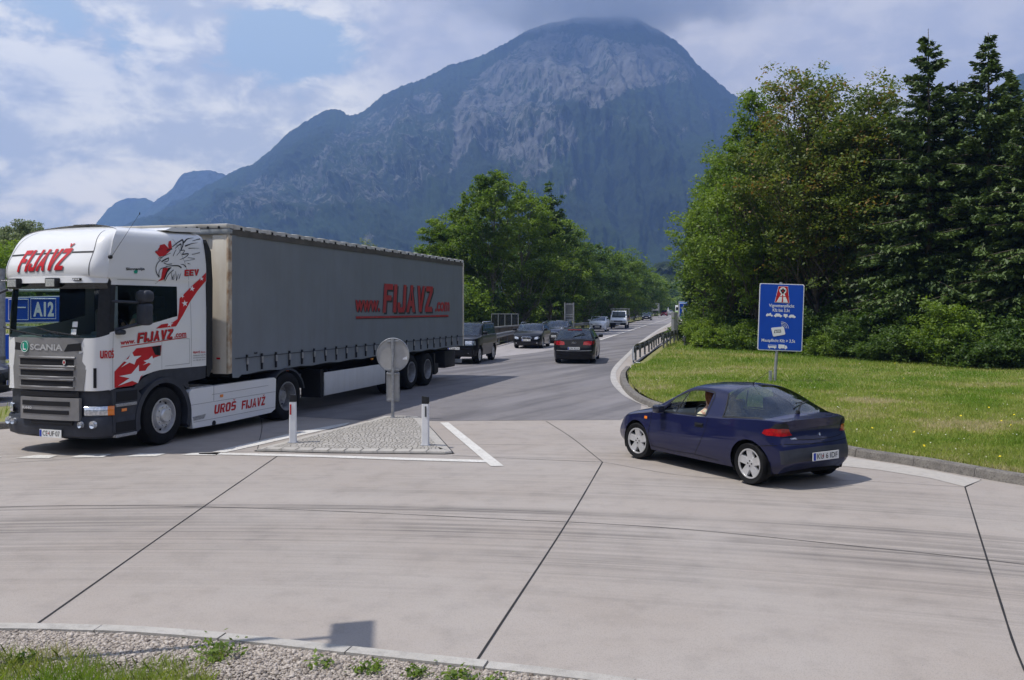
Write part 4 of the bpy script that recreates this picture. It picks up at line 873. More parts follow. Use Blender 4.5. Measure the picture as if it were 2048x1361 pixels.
M['redlamp'] = mat('red_lamp', (.36, .004, .006), .12, nscale=30, namp=.45, coat=1)
M['orange'] = mat('orange_lamp', (.75, .20, .02), .15, coat=1)
M['redlamp'].node_tree.nodes['Principled BSDF'].inputs['Emission Color'].default_value = (0, 0, 0, 1)
M['seat'] = mat('seat_fabric', (.045, .045, .05), .9, nscale=30, namp=.3)
M['beige'] = mat('beige_fabric', (.28, .25, .20), .9)
M['skin'] = mat('skin', (.50, .30, .22), .55)
M['plate'] = mat('plate_white', (.72, .72, .70), .45)
M['plateblue'] = mat('plate_blue', (.02, .05, .38), .45)
M['ink'] = mat('black_letters', (.012, .012, .014), .5)
M['ink_red'] = mat('red_letters', (.50, .016, .024), .45)

def cref(P, k):
    P = np.asarray(P, float); n = len(P); Q = np.concatenate([2 * P[:1] - P[1:2], P, 2 * P[-1:] - P[-2:-1]]); out = []
    for i in range(1, n):
        a, b, c, d = Q[i - 1], Q[i], Q[i + 1], Q[i + 2]
        for j in range(k):
            t = j / k; out.append(.5 * (2 * b + (c - a) * t + (2 * a - 5 * b + 4 * c - d) * t * t + (3 * b - a - 3 * c + d) * t ** 3))
    out.append(P[-1]); return np.array(out)
def net(P, k1, k2):
    A = cref(P, k1); return np.swapaxes(cref(np.swapaxes(A, 0, 1), k2), 0, 1)
def net_add(mb, V, keep, flip=False, mirror=True, mi=0):
    n, m = V.shape[:2]
    for s in ((1, -1) if mirror else (1,)):
        W_ = V.reshape(-1, 3) * np.array([1, s, 1]); fs = []
        for i in range(n - 1):
            for j in range(m - 1):
                if keep[i, j]:
                    a = i * m + j; q = (a, a + 1, a + m + 1, a + m)
                    if (s < 0) != flip: q = q[::-1]
                    fs.append(q)
        used = sorted({i for f in fs for i in f}); mp = {o: i for i, o in enumerate(used)}
        mb.add([tuple(W_[i]) for i in used], [[mp[i] for i in f] for f in fs], mi)
from mathutils.bvhtree import BVHTree
from mathutils.geometry import delaunay_2d_cdt
class Proj:
    """lays lamps, trim lines and plates onto a body surface"""
    def __init__(s, mbs):
        v = []; f = []
        for mb in mbs:
            o = len(v); v += mb.v; f += [[i + o for i in q] for q in mb.f]
        s.t = BVHTree.FromPolygons(v, f)
    def hit(s, a, b, ax, off):
        if ax == 'l': o, d = Vector((a, 3, b)), Vector((0, -1, 0))
        elif ax == 'r': o, d = Vector((a, -3, b)), Vector((0, 1, 0))
        elif ax == 'back': o, d = Vector((-9, a, b)), Vector((1, 0, 0))
        elif ax == 'front': o, d = Vector((9, a, b)), Vector((-1, 0, 0))
        else: o, d = Vector((a, b, 5)), Vector((0, 0, -1))
        h = s.t.ray_cast(o, d)
        return None if h[0] is None else h[0] - d * off
    def patch(s, mb, poly, ax, off=.004, step=.05, mi=0):
        pts = []
        for i in range(len(poly)):
            a, b = np.array(poly[i]), np.array(poly[(i + 1) % len(poly)]); n = max(1, int(np.hypot(*(b - a)) / step))
            pts += [tuple(a + (b - a) * j / n) for j in range(n)]
        nb = len(pts); xs = [p[0] for p in pts]; ys = [p[1] for p in pts]; gx, gy = np.meshgrid(np.arange(min(xs), max(xs), step), np.arange(min(ys), max(ys), step))
        ins = inpoly(gx.ravel(), gy.ravel(), poly); pts += [(float(a), float(b)) for a, b in zip(gx.ravel()[ins], gy.ravel()[ins])]
        r = delaunay_2d_cdt([Vector(p) for p in pts], [(i, (i + 1) % nb) for i in range(nb)], [], 1, 1e-5)
        vs = [s.hit(p[0], p[1], ax, off) for p in r[0]]
        if any(v is None for v in vs):
            good = [v for v in vs if v is not None]
            if not good: return
            mean = sum(good, Vector()) / len(good)
            vs = [v if v is not None else (Vector((p[0], mean.y, p[1])) if ax in 'lr' else (Vector((mean.x, p[0], p[1])) if ax in ('back', 'front') else Vector((p[0], p[1], mean.z)))) for v, p in zip(vs, r[0])]
        mb.add([tuple(v) for v in vs], [list(f) for f in r[2]], mi)
    def seam(s, name, m, parent, pts, w, ax, off=.003, k=6):
        mb = MB(); s.line(mb, pts, w, ax, off, 0, k)
        if mb.f: mb.build(name, m, parent)
    def line(s, mb, pts, w, ax, off=.003, mi=0, k=6):
        S = [np.array(p) for p in spline(pts, k)]; vs = []
        for i, p in enumerate(S):
            d = S[min(i + 1, len(S) - 1)] - S[max(i - 1, 0)]; d = d / (np.hypot(*d) + 1e-9); n = np.array([-d[1], d[0]]) * w / 2
            for q in (p + n, p - n):
                h = s.hit(q[0], q[1], ax, off); vs.append(h)
        for i in range(len(S) - 1):
            q = vs[2 * i], vs[2 * i + 1], vs[2 * i + 3], vs[2 * i + 2]
            if all(x is not None for x in q) and max((a - b).length for a in q for b in q) < .5: mb.add([tuple(x) for x in q], [(0, 1, 2, 3)], mi)
def add_wheel(parent, x, y, r, w, rim='alloy', spokes=5, side=1, rr=.66, n=32, steer=0):
    """tyre > rim > hub cap; side = +1 outer face towards +y"""
    t = MB(); h = w / 2; q = r * rr
    t.lathe([(q, -h * .8), (r * .93, -h), (r * .985, -h * .75), (r, -h * .4), (r, h * .4), (r * .985, h * .75), (r * .93, h), (q * 1.02, h * .86), (q * .99, h * .6)], (0, 0, 0), n=n)
    for k in range(4): t.lathe([(r * 1.001, -h * .62 + k * h * .38), (r * 1.004, -h * .60 + k * h * .38), (r * 1.001, -h * .58 + k * h * .38)], (0, 0, 0), n=n)
    ty = t.build('wheel', M['tyre'], parent, 40); ty.location = (x, y, r)
    if side < 0: ty.scale = (1, -1, 1)
    if steer: ty.rotation_euler = (0, 0, steer)
    b = MB(); b.lathe([(q * .99, h * .6), (q * .99, h * .84), (q * .93, h * .86), (q * .90, h * .5), (q * .86, -h * .1), (.02, -h * .15)], (0, 0, 0), n=n, mi=1)
    b.lathe([(q * 1.0, h * .80), (q * 1.0, h * .90), (q * .92, h * .90), (q * .90, h * .70)], (0, 0, 0), n=n)
    for k in range(spokes):
        a = 2 * math.pi * k / spokes + .3; wd = q * 2.3 / spokes * .50
        for s0, s1, w0, w1 in ((q * .18, q * .93, wd * .9, wd * 1.15),):
            c, s_ = math.cos(a), math.sin(a)
            f = lambda u, v, yy: (u * c - v * s_, yy, u * s_ + v * c)
            vs = [f(s0, -w0, h * .72), f(s0, w0, h * .72), f(s1, w1, h * .84), f(s1, -w1, h * .84), f(s0, -w0 * 1.2, h * .35), f(s0, w0 * 1.2, h * .35), f(s1, w1 * 1.3, h * .45), f(s1, -w1 * 1.3, h * .45)]
            b.add(vs, [(0, 1, 2, 3), (0, 3, 7, 4), (1, 5, 6, 2), (4, 7, 6, 5), (3, 2, 6, 7)])
    b.lathe([(q * .30, h * .40), (q * .28, h * .76), (.001, h * .78)], (0, 0, 0), n=16)
    for k in range(4):
        a = 2 * math.pi * k / 4; b.cyl((q * .17 * math.cos(a), h * .77, q * .17 * math.sin(a)), (q * .17 * math.cos(a), h * .80, q * .17 * math.sin(a)), .012, n=6, mi=1)
    b.build('rim', [M[rim], M['well']], ty, 35)
    return ty
def number_plate(parent, fn, txt, blue=True, wd=.52, ht=.115, name='number_plate', left='', red=None):
    """fn(a, b, t): a across 0..1 (left to right as read), b up 0..1, t outwards"""
    mb = MB(); q = [fn(0, 0, 0), fn(1, 0, 0), fn(1, 1, 0), fn(0, 1, 0), fn(0, 0, .01), fn(1, 0, .01), fn(1, 1, .01), fn(0, 1, .01)]
    mb.add(q, [(4, 5, 6, 7), (0, 4, 7, 3), (1, 2, 6, 5), (3, 7, 6, 2), (0, 1, 5, 4)])
    p = mb.build(name, M['plate'], parent)
    if blue:
        mb = MB(); mb.add([fn(.012, .06, .013), fn(.10, .06, .013), fn(.10, .94, .013), fn(.012, .94, .013)], [(0, 1, 2, 3)]); mb.build('blue_strip', M['plateblue'], p)
    mb = MB(); text_on(mb, txt, [fn(.15, .18, .014), fn(.94, .18, .014), fn(.94, .84, .014), fn(.15, .84, .014)], bold=.0)
    mb.build('lettering', M['ink'], p)
    if red:
        mb = MB(); mb.prism([(red + .018 * math.cos(q_), .52 + .14 * math.sin(q_)) for q_ in (0, 1.05, 2.1, 3.14, 4.19, 5.24)], fn, .0145, .0155); mb.build('badge', M['ink_red'], p)
    return p
def car_shell(name, p):
    """one car. p: stations (edge row .. centre), front / tail x, sill, wheel data and looks"""
    st = p['st']; ns = len(st); T = np.zeros((ns, 6, 3))
    for i, s in enumerate(st):
        for j in range(4): T[i, j] = s[j]
        xc, zc = s[4]; T[i, 5] = (xc, 0, zc); a = T[i, 3]; T[i, 4] = (a[0] + (xc - a[0]) * .72, a[1] * .52, a[2] + (zc - a[2]) * .72)
    top_edge = [T[0, 5 - j] for j in range(5)] + [T[i, 0] for i in range(ns)] + [T[-1, j] for j in range(1, 6)]
    nc = len(top_edge); prof = p['prof']   # rows: (fraction of height between sill and edge, outward)
    nr = len(prof) + 1; Rg = np.zeros((nc, nr, 3))
    for c, e in enumerate(top_edge):
        Rg[c, nr - 1] = e
        fr = max(0, min(1, 1 - (c - 0) / 5.0)) if c < 5 else 0; re = max(0, min(1, (c - (nc - 6)) / 5.0)) if c > nc - 6 else 0
        sl = p['sill'] + p.get('lift', .0) * (fr + re)
        for r_, (fz, out) in enumerate(prof):
            z = sl + (e[2] - sl) * fz; q = np.array(e, float)
            if c < 5: o = np.array([p['pf'][r_], 0]) * (1 - c / 5 * .25) + np.array([0, out]) * (c / 5)
            elif c > nc - 6: k_ = (c - (nc - 6)) / 5; o = np.array([-p['pr'][r_], 0]) * (.75 + .25 * k_) + np.array([0, out]) * (1 - k_)
            elif c == 5: o = np.array([p['pf'][r_] * .55, out * .8])
            elif c == nc - 6: o = np.array([-p['pr'][r_] * .55, out * .8])
            else: o = np.array([0, out])
            Rg[c, r_] = (q[0] + o[0], max(q[1] + (o[1] if q[1] > 0.01 else 0), 0), z)
    Rg[0, :, 1] = 0; Rg[-1, :, 1] = 0
    k1, k2 = p.get('k', (6, 5)); RV = net(Rg, k1, k2); TV = net(T, k1, k2)
    # the top sheet takes its rim from the side sheet: no cracks
    n5 = 5 * k2; rim = RV[:, -1]; TV_r = cref(T, k1)
    TV = np.swapaxes(cref(np.swapaxes(TV_r, 0, 1), k1), 0, 1)
    RV = np.swapaxes(cref(np.swapaxes(cref(Rg, k1), 0, 1), k2), 0, 1); rim = RV[:, -1]
    TV[0, ::-1] = rim[:5 * k1 + 1]; TV[:, 0] = rim[5 * k1:5 * k1 + len(TV)]; TV[-1] = rim[5 * k1 + len(TV) - 1:]
    root = empty(name); r = p['r']; ra = p.get('ra', r * 1.12)
    # wheel arches
    keep = np.ones((RV.shape[0] - 1, RV.shape[1] - 1), bool)
    for wx in (0, -p['wb']):
        d = np.hypot(RV[..., 0] - wx, RV[..., 2] - r * .98); side = RV[..., 1] > p['w'] * .55
        near = side & (abs(d - ra) < .03); f = np.where(near, ra / np.maximum(d, 1e-6), 1)
        RV[..., 0] = np.where(near, wx + (RV[..., 0] - wx) * f, RV[..., 0]); RV[..., 2] = np.where(near, r * .98 + (RV[..., 2] - r * .98) * f, RV[..., 2])
        C = (RV[:-1, :-1] + RV[1:, :-1] + RV[:-1, 1:] + RV[1:, 1:]) / 4
        keep &= ~((np.hypot(C[..., 0] - wx, C[..., 2] - r * .98) < ra - .002) & (C[..., 1] > p['w'] * .55))
    full = MB(); net_add(full, RV, np.ones_like(keep)); full2 = MB(); 
    C = (TV[:-1, :-1] + TV[1:, :-1] + TV[:-1, 1:] + TV[1:, 1:]) / 4
    ci = np.arange(TV.shape[0] - 1)[:, None] // k1 + 0 * np.arange(TV.shape[1] - 1)[None]; cj = 0 * np.arange(TV.shape[0] - 1)[:, None] + np.arange(TV.shape[1] - 1)[None] // k1
    lab = np.full(ci.shape, 'body', dtype=object)
    for nm, i0, i1, j0, j1 in p['win']: lab[(ci >= i0) & (ci < i1) & (cj >= j0) & (cj < j1)] = nm
    net_add(full2, TV, lab == 'body', True)
    allm = MB(); net_add(allm, TV, np.ones_like(lab, bool), True); P_ = Proj([full, allm])
    rows_ = (np.arange(RV.shape[1] - 1) // k2)[None] + 0 * np.arange(RV.shape[0] - 1)[:, None]; cols_ = (np.arange(RV.shape[0] - 1) // k1)[:, None] + 0 * rows_
    if 'strip' in p:
        for m_ in ((rows_ == 1) & (cols_ >= p['strip'][0]), (rows_ == 1) & (cols_ < p['strip'][1])):
            bs = MB(); net_add(bs, RV, keep & m_); keep = keep & ~m_; bs.build('bumper_strip', M['gplastic'], root, 50)
    body = MB(); net_add(body, RV, keep); net_add(body, TV, lab == 'body', True)
    bo = body.build('body', M[p['paint']], root, 50); 
    for nm in sorted(set(lab.ravel()) - {'body'}):
      for sd_ in ((1, -1) if nm == 'side_window' else (0,)):
        w_ = MB(); net_add(w_, TV if sd_ >= 0 else TV * np.array([1, -1, 1]), (lab == nm) & ~((ci >= p.get('open_near', 99)) & (sd_ > 0)), sd_ >= 0, sd_ == 0)
        w_.build(nm, M[p.get('glass_side', 'glass') if nm == 'side_window' else (p.get('glass_rear', 'glass') if nm in ('rear_window',) else p.get('glass_front', 'glass'))], root, 60)
    u = MB(); u.box(p['xt'] + .18, p['xn'] - .18, -p['w'] + .16, p['w'] - .16, p['sill'] - .03, p['sill'] + .02)
    for wx in (0, -p['wb']):
        for s in (1, -1):
            n = 20; y0, y1 = p['w'] * s - .012 * s, (p['w'] - .30) * s; vs = []
            for k in range(n + 1):
                a = math.pi * (k / n) * 1.25 - .4; vs += [(wx + ra * math.cos(a), y0 - .02 * s, r * .98 + ra * math.sin(a)), (wx + ra * math.cos(a), y1, r * .98 + ra * math.sin(a))]
            u.add(vs, [(2 * k, 2 * k + 1, 2 * k + 3, 2 * k + 2) for k in range(n)] + [[2 * k + 1 for k in range(n + 1)]])
    u.build('underbody', M['well'], root)
    for wx in (0, -p['wb']):
        for s in (1, -1): add_wheel(root, wx, s * (p['w'] - p.get('wi', .035) - p['tw'] / 2), r, p['tw'], p.get('rim', 'alloy'), p.get('spokes', 5), s, p.get('rr', .66), steer=p.get('steer', 0) if wx == 0 else 0)
    if p.get('interior', True):
        b = MB(); zf = p['sill'] + .12; hz_ = p['hz']
        for sx, sy in p.get('seats', ((-1.35, .36), (-1.35, -.36))):
            b.box(sx - .28, sx + .25, sy - .24, sy + .24, zf, zf + .22, bev=.05); b.box(sx - .38, sx - .24, sy - .23, sy + .23, zf + .15, hz_ - .17, bev=.06); b.box(sx - .40, sx - .31, sy - .12, sy + .12, hz_ - .17, hz_ + .02, bev=.035)
        b.build('seats', M['seat'], root, 60)
        d = MB(); d.box(p['xdash'] - .38, p['xdash'] + .25, -p['w'] + .12, p['w'] - .12, zf, p['zdash'], bev=.05); d.build('dashboard', M['plastic'], root, 60)
        w = MB(); cx, cy, cz = p['xdash'] - .52, .36, p['zdash'] - .04
        w.tube([(cx + .06 * math.sin(a) * 1, cy + .18 * math.cos(a), cz + .17 * math.sin(a)) for a in np.linspace(0, 2 * math.pi, 17)], .014, 6); w.cyl((cx, cy, cz), (cx + .12, cy, cz - .03), .03); w.build('steering_wheel', M['plastic'], root)
        fl = MB(); fl.box(p['xt'] + .3, p['xdash'], -p['w'] + .1, p['w'] - .1, zf - .06, zf - .02); fl.box(p['xt'] + .25, p['xt'] + .9, -p['w'] + .14, p['w'] - .14, zf + .3, p.get('zshelf', hz_ - .28)); fl.build('cabin_floor', M['well'], root)
    return root, P_, RV, TV
def gen_stations(q):
    w, zr, ti = q['w'], q['zr'], q.get('ti', .16)
    zb, zc, zt = q['zb'], q['zc'], q['zt']; xn, xc, xw, xr, xg, xt = q['xn'], q['xc'], q['xw'], q['xr'], q['xg'], q['xt']
    bz = lambda x: zc + (zt - zc) * (xc - x) / (xc - xt)     # belt
    wt = zr - .10
    def side(x, xx=None, top=wt, yi=ti, dx=0): return [(x, w - .02, bz(x)), (x, w - .045, bz(x) + .02), (x + dx, w - yi, top), (x + dx, w - yi - .06, top + .06)]
    S = [[(xn - .17, w * .82, zb), (xn - .13, w * .74, zb + .015), (xn - .11, w * .66, zb + .025), (xn - .09, w * .58, zb + .03), (xn, zb + .04)],
         [(xn - .45, w - .045, zb + (zc - zb) * .45), (xn - .42, w - .1, zb + (zc - zb) * .52), (xn - .4, w * .8, zb + (zc - zb) * .57), (xn - .38, w * .66, zb + (zc - zb) * .6), (xn - .33, zb + (zc - zb) * .68)],
         [(xc, w - .02, zc - .02), (xc, w - .06, zc), (xc, w * .86, zc + .02), (xc + .03, w * .78, zc + .035), (xc + .12, zc + .05)],
         [(xc - .14, w - .02, bz(xc - .14)), (xc - .16, w - .045, bz(xc) + .02), (xc + (xw - xc) * .52, w - .05 - ti * .48, zc + (wt - zc) * .55), (xc + (xw - xc) * .46, w - .12 - ti * .45, zc + (wt - zc) * .58), (xc + (xw - xc) * .40 + .08, zc + (zr - zc) * .56)],
         side(xw - .05) + [(xw + .03, zr - .015)], side(xw - .55) + [(xw - .55, zr)], side((xw + xr) / 2 - .2) + [((xw + xr) / 2 - .2, zr)]]
    xe = q['xe']; S += [side(xe, top=wt - .02, dx=.05) + [(xe, zr - .015)]]
    S += [[(xr - .05, w - .03, bz(xr)), (xr - .03, w - .06, bz(xr) + .03), (xr, w - ti - .01, wt - .03), (xr, w - ti - .07, wt + .03), (xr - .02, zr - .04)],
          [(xg + .06, w - .05, bz(xg)), (xg + .04, w - .08, bz(xg) + .02), (xg, w - .11, zt + .01), (xg - .02, w - .17, zt + .03), (xg - .06, zt + .04)],
          [(xt + .09, w * .86, zt - .03), (xt + .05, w * .80, zt - .025), (xt + .03, w * .72, zt - .02), (xt + .02, w * .62, zt - .015), (xt, zt - .01)]]
    return S
PROF = [(0.0, -.02), (.22, .01), (.50, .022), (.80, .012)]
def std_car(name, q):
    p = dict(q); p['st'] = gen_stations(q); p['prof'] = q.get('prof', PROF)
    p.setdefault('pf', (-.02, .06, .08, .05)); p.setdefault('pr', (-.02, .07, .08, .03))
    p['win'] = [('windscreen', 2, 4, 3, 5), ('side_window', 3, 7 + q.get('dside', 0), 1, 2), ('rear_window', 8, 9, 3, 5)]
    p['hz'] = q['zr'] - .18; p['xdash'] = q['xc'] - .12; p['zdash'] = q['zc'] + .0; p.setdefault('seats', ((q['xw'] - .55, .37), (q['xw'] - .55, -.37)))
    p.setdefault('k', (5, 4)); return car_shell(name, p) + (p,)
def dress(root, P_, q, front, plate, badge=None, rails=False, grille=None, lampf=None, lampr=None, bumper=None, fog=True):
    w, zb, zt, s0 = q['w'], q['zb'], q['zt'], q['sill']
    for s in (1, -1):
        mb = MB(); zc = q['zc']; x0 = q['xc'] - .28; mb.box(x0 - .07, x0 + .08, s * (w + .06) - .1, s * (w + .06) + .1, zc + .03, zc + .17, bev=.03); mb.cyl((x0, s * (w - .06), zc + .05), (x0, s * (w + .02), zc + .06), .02)
        mb.build('wing_mirror', M[q.get('mirror', q['paint'])], root, 60)
    if rails:
        for s in (1, -1):
            mb = MB(); y = s * (w - q.get('ti', .16) - .07); mb.tube([(q['xw'] - .15, y, q['zr'] - .02), (q['xw'] - .3, y, q['zr'] + .04), (q['xr'] + .35, y, q['zr'] + .04), (q['xr'] + .15, y, q['zr'] - .02)], .018, 6); mb.build('roof_rail', M[q.get('rail', 'chrome')], root, 60)
    for s in (1, -1):
        mb = MB(); pl = lampf or [(.50, zb - .15), (.52, zb - .05), (.66, zb - .01), (.82, zb - .02), (.80, zb - .12), (.62, zb - .16)]
        P_.patch(mb, [(s * a * w / .88 * .93, b) for a, b in pl], 'front'); mb.build('headlight', M['lamp'], root, 60)
        mb = MB(); pl = lampr or [(.44, zt - .18), (.46, zt - .06), (.62, zt - .04), (.80, zt - .05), (.80, zt - .16), (.62, zt - .20)]
        P_.patch(mb, [(s * a * w / .88 * .95, b) for a, b in pl], 'back')
        sd = [(q['xt'] + .08, zt - .17), (q['xt'] + .08, zt - .07), (q['xt'] + .30, zt - .09), (q['xt'] + .22, zt - .16)]
        P_.patch(mb, sd, 'l' if s > 0 else 'r', step=.04); mb.build('taillight', M['redlamp'], root, 60)
    mb = MB(); g = grille or [(-.26, zb - .03), (.26, zb - .03), (.20, zb - .17), (-.20, zb - .17)]
    P_.patch(mb, g, 'front', .006); P_.patch(mb, [(-.42, s0 + .05), (.42, s0 + .05), (.36, s0 + .16), (-.36, s0 + .16)], 'front', .005)
    gr_ = mb.build('grille', M['plastic'], root, 60)
    if q.get('chrome_grille'):
        mb = MB(); P_.line(mb, g + [g[0]], .018, 'front', .010, k=2); mb.build('grille_surround', M['chrome'], root)
    if fog:
        for s in (1, -1): mb = MB(); P_.patch(mb, [(s * (.60 + .035 * math.cos(a)), s0 + .13 + .035 * math.sin(a)) for a in np.linspace(0, 6.28, 9)[:-1]], 'front', .006); mb.build('fog_lamp', M['lamp'], root)
    ends = ['front', 'back']
    for e in ends:
        zp = q.get('zpl', (s0 + .19, zt - .36))[0 if e == 'front' else 1]; h = P_.hit(0, zp + .05, e, .0)
        if h is None: continue
        x = h.x; sg = 1 if e == 'front' else -1
        fn = lambda a, b, t, x=x, sg=sg, zp=zp: (x + sg * (.022 + t), sg * (a - .5) * .50, zp + b * .11)
        number_plate(root, fn, plate)
    for s, ax in ((1, 'l'), (-1, 'r')):
        for xx in (q['xw'] - .58 - .45, q['xe'] + .15): P_.seam('door_seam', M['well'], root, [(xx, s0 + .12), (xx + .01, (s0 + q['zc']) / 2), (xx, q['zc'] + .02)], .008, ax)
        P_.seam('door_seam', M['well'], root, [(q['xc'] - .15, s0 + .12), (q['xc'] - .12, (s0 + q['zc']) / 2), (q['xc'] - .12, q['zc'] - .04)], .008, ax)
    for s, ax in ((1, 'l'), (-1, 'r')):
        for xx in (q['xw'] - .58 - .28, q['xe'] + .02): mb = MB(); P_.patch(mb, [(xx - .08, q['zc'] - .13), (xx + .08, q['zc'] - .13), (xx + .08, q['zc'] - .10), (xx - .08, q['zc'] - .10)], ax, .02, .05); mb.build('door_handle', M[q['paint']], root)
    mb = MB(); h1 = P_.hit(q['xg'] + .0, .05, 'top', .012); h2 = P_.hit((q['xr'] + q['xg']) / 2 - .0, -.38, 'top', .02)
    if h1 and h2: mb.cyl(h1, h2, .012, n=5); mb.build('rear_wiper', M['plastic'], root)
    if badge: badge(root, P_, q)
def put(root, near, yaw, ydir=1, w=.9, label='', cat='car', group=None):
    """near = ground point of the front wheel on the +y side; yaw = heading angle"""
    fx = Vector((math.cos(yaw), math.sin(yaw), 0)); fy = Vector((-math.sin(yaw), math.cos(yaw), 0))
    root.location = Vector((near[0], near[1], .006)) - fy * w * ydir; root.rotation_euler = (0, 0, yaw); tag(root, label, cat, group)
# ------------------------------------------------------------------ the blue coupe
S = [[(.50, .60, .600), (.54, .55, .612), (.57, .47, .622), (.59, .40, .628), (.64, .635)],
     [(.25, .715, .665), (.26, .66, .70), (.27, .58, .715), (.28, .48, .725), (.30, .735)],
     [(-.15, .745, .735), (-.13, .68, .775), (-.12, .60, .795), (-.10, .52, .805), (-.05, .825)],
     [(-.46, .75, .775), (-.45, .715, .805), (-.44, .69, .84), (-.40, .64, .872), (-.24, .885)],
     [(-.60, .752, .782), (-.58, .728, .79), (-.80, .645, 1.015), (-.73, .60, 1.03), (-.58, 1.065)],
     [(-1.02, .755, .80), (-1.02, .73, .808), (-1.09, .592, 1.145), (-1.07, .54, 1.195), (-.98, 1.235)],
     [(-1.33, .757, .81), (-1.33, .733, .818), (-1.34, .578, 1.175), (-1.36, .52, 1.232), (-1.36, 1.285)],
     [(-1.56, .757, .82), (-1.54, .733, .828), (-1.585, .585, 1.16), (-1.66, .52, 1.235), (-1.66, 1.292)],
     [(-1.95, .757, .84), (-1.92, .735, .85), (-1.88, .60, 1.14), (-1.89, .54, 1.21), (-1.87, 1.272)],
     [(-2.22, .753, .865), (-2.20, .727, .875), (-2.14, .612, 1.07), (-2.12, .55, 1.14), (-2.12, 1.205)],
     [(-2.50, .74, .885), (-2.49, .707, .895), (-2.42, .60, .985), (-2.39, .53, 1.04), (-2.42, 1.10)],
     [(-2.70, .71, .895), (-2.70, .672, .905), (-2.68, .60, .915), (-2.68, .53, .925), (-2.71, .955)],
     [(-2.86, .635, .885), (-2.90, .58, .893), (-2.925, .50, .90), (-2.94, .42, .905), (-2.985, .915)]]
tp = dict(st=S, prof=[(0, -.025), (.20, .012), (.46, .03), (.76, .018)], pf=(-.03, .10, .13, .07), pr=(-.10, .065, .05, -.02), w=.765, sill=.19, lift=.05, r=.285, ra=.335, wb=2.43, tw=.19, wi=.008, k=(8, 6), paint='blue', open_near=5, strip=(17, 5), xn=.66, xt=-2.98, rr=.71, spokes=5,
          win=[('windscreen', 3, 5, 3, 5), ('side_window', 4, 7, 1, 2), ('rear_window', 8, 11, 1, 5)], glass_front='glass_clear', glass_side='glass_open', glass_rear='glass_back', hz=1.06, xdash=-.62, zdash=.80, seats=((-1.42, .34), (-1.42, -.34)), zshelf=.84, steer=.10)
car, PJ, RVt, TVt = car_shell('coupe', tp)
put(car, (1.971, 14.289), 2.103, 1, .757, 'dark blue two-door coupe with silver five-spoke wheels driving away on the right', 'car')
for ax in 'lr':
    PJ.seam('panel_seam', M['well'], car, [(-.40, .24), (-.33, .45), (-.37, .62), (-.38, .765)], .007, ax)
    PJ.seam('panel_seam', M['well'], car, [(-1.36, .26), (-1.50, .45), (-1.60, .65), (-1.64, .815)], .007, ax)
    PJ.seam('panel_seam', M['well'], car, [(-.36, .255), (-.9, .245), (-1.36, .26), (-1.85, .24)], .007, ax)
    PJ.seam('panel_seam', M['well'], car, [(-2.50, .535), (-2.65, .555), (-2.80, .575), (-2.86, .58)], .008, ax)
    PJ.seam('panel_seam', M['well'], car, [(-.39, .775), (-.2, .745), (.1, .70), (.4, .64)], .007, ax)
PJ.seam('panel_seam', M['well'], car, [(.70, .600), (.35, .592), (0, .59), (-.35, .592), (-.70, .600)], .009, 'back')
PJ.seam('panel_seam', M['well'], car, [(.56, .885), (.52, .72), (.44, .655), (0, .64), (-.44, .655), (-.52, .72), (-.56, .885)], .007, 'back')
for ax in 'lr':
    PJ.seam('window_trim', M['plastic'], car, [(-.50, .803), (-1.0, .825), (-1.5, .845), (-1.57, .848)], .022, ax, .004)
    PJ.seam('window_trim', M['plastic'], car, [(-.55, .81), (-.82, 1.03), (-1.10, 1.155), (-1.34, 1.187), (-1.55, 1.182), (-1.615, 1.14), (-1.60, 1.0), (-1.565, .84)], .018, ax, .004, k=8)
    PJ.seam('window_trim', M['plastic'], car, [(-1.90, .865), (-2.2, .885), (-2.5, .905), (-2.68, .91)], .02, ax, .004)
    PJ.seam('window_trim', M['plastic'], car, [(-1.91, .86), (-1.92, 1.0), (-1.885, 1.15), (-1.88, 1.18)], .02, ax, .004)
    PJ.seam('window_trim', M['plastic'], car, [(-.90, .81), (-1.00, 1.0), (-1.09, 1.15)], .024, ax, .004)
for s in (1, -1):
    mb = MB(); PJ.patch(mb, [(s * .46, .71), (s * .49, .735), (s * .51, .79), (s * .60, .80), (s * .70, .785), (s * .73, .70), (s * .60, .695)], 'back', .006, .03)
    PJ.patch(mb, [(-2.66, .725), (-2.69, .775), (-2.78, .795), (-2.86, .79), (-2.86, .70), (-2.72, .70)], 'l' if s > 0 else 'r', .006, .03)
    tl = mb.build('taillight', M['redlamp'], car, 60)
    mb = MB(); PJ.patch(mb, [(s * .51, .79), (s * .53, .85), (s * .58, .872), (s * .66, .86), (s * .71, .785), (s * .60, .80)], 'back', .008, .03); mb.build('smoked_lens', M['plastic'], tl, 60)
    mb = MB(); PJ.patch(mb, [(s * .34, .50), (s * .36, .56), (s * .52, .60), (s * .62, .58), (s * .58, .52)], 'front', .006, .03); mb.build('headlight', M['lamp'], car, 60)
    mb = MB(); PJ.patch(mb, [(-.29, .665), (-.22, .665), (-.22, .705), (-.29, .705)], 'l' if s > 0 else 'r', .012, .02); mb.build('side_indicator', M['orange'], car)
    mb = MB(); PJ.patch(mb, [(-1.56, .675), (-1.38, .675), (-1.38, .735), (-1.56, .735)], 'l' if s > 0 else 'r', .006, .02); mb.box(-1.55, -1.40, s * .785 - .008, s * .785 + .008, .705, .725); mb.build('door_handle', M['plastic'], car)
    mb = MB(); mb.box(-.72, -.58, s * .84 - .08, s * .84 + .08, .80, .92, bev=.03); mb.cyl((-.62, s * .72, .81), (-.64, s * .80, .83), .02); mb.build('wing_mirror', M['darkblue'], car, 60)
mb = MB(); PJ.patch(mb, [(-.40, .80), (.40, .80), (.42, .865), (-.42, .865)], 'back', .003, .05); mb.build('tailgate_recess', M['blue'], car)
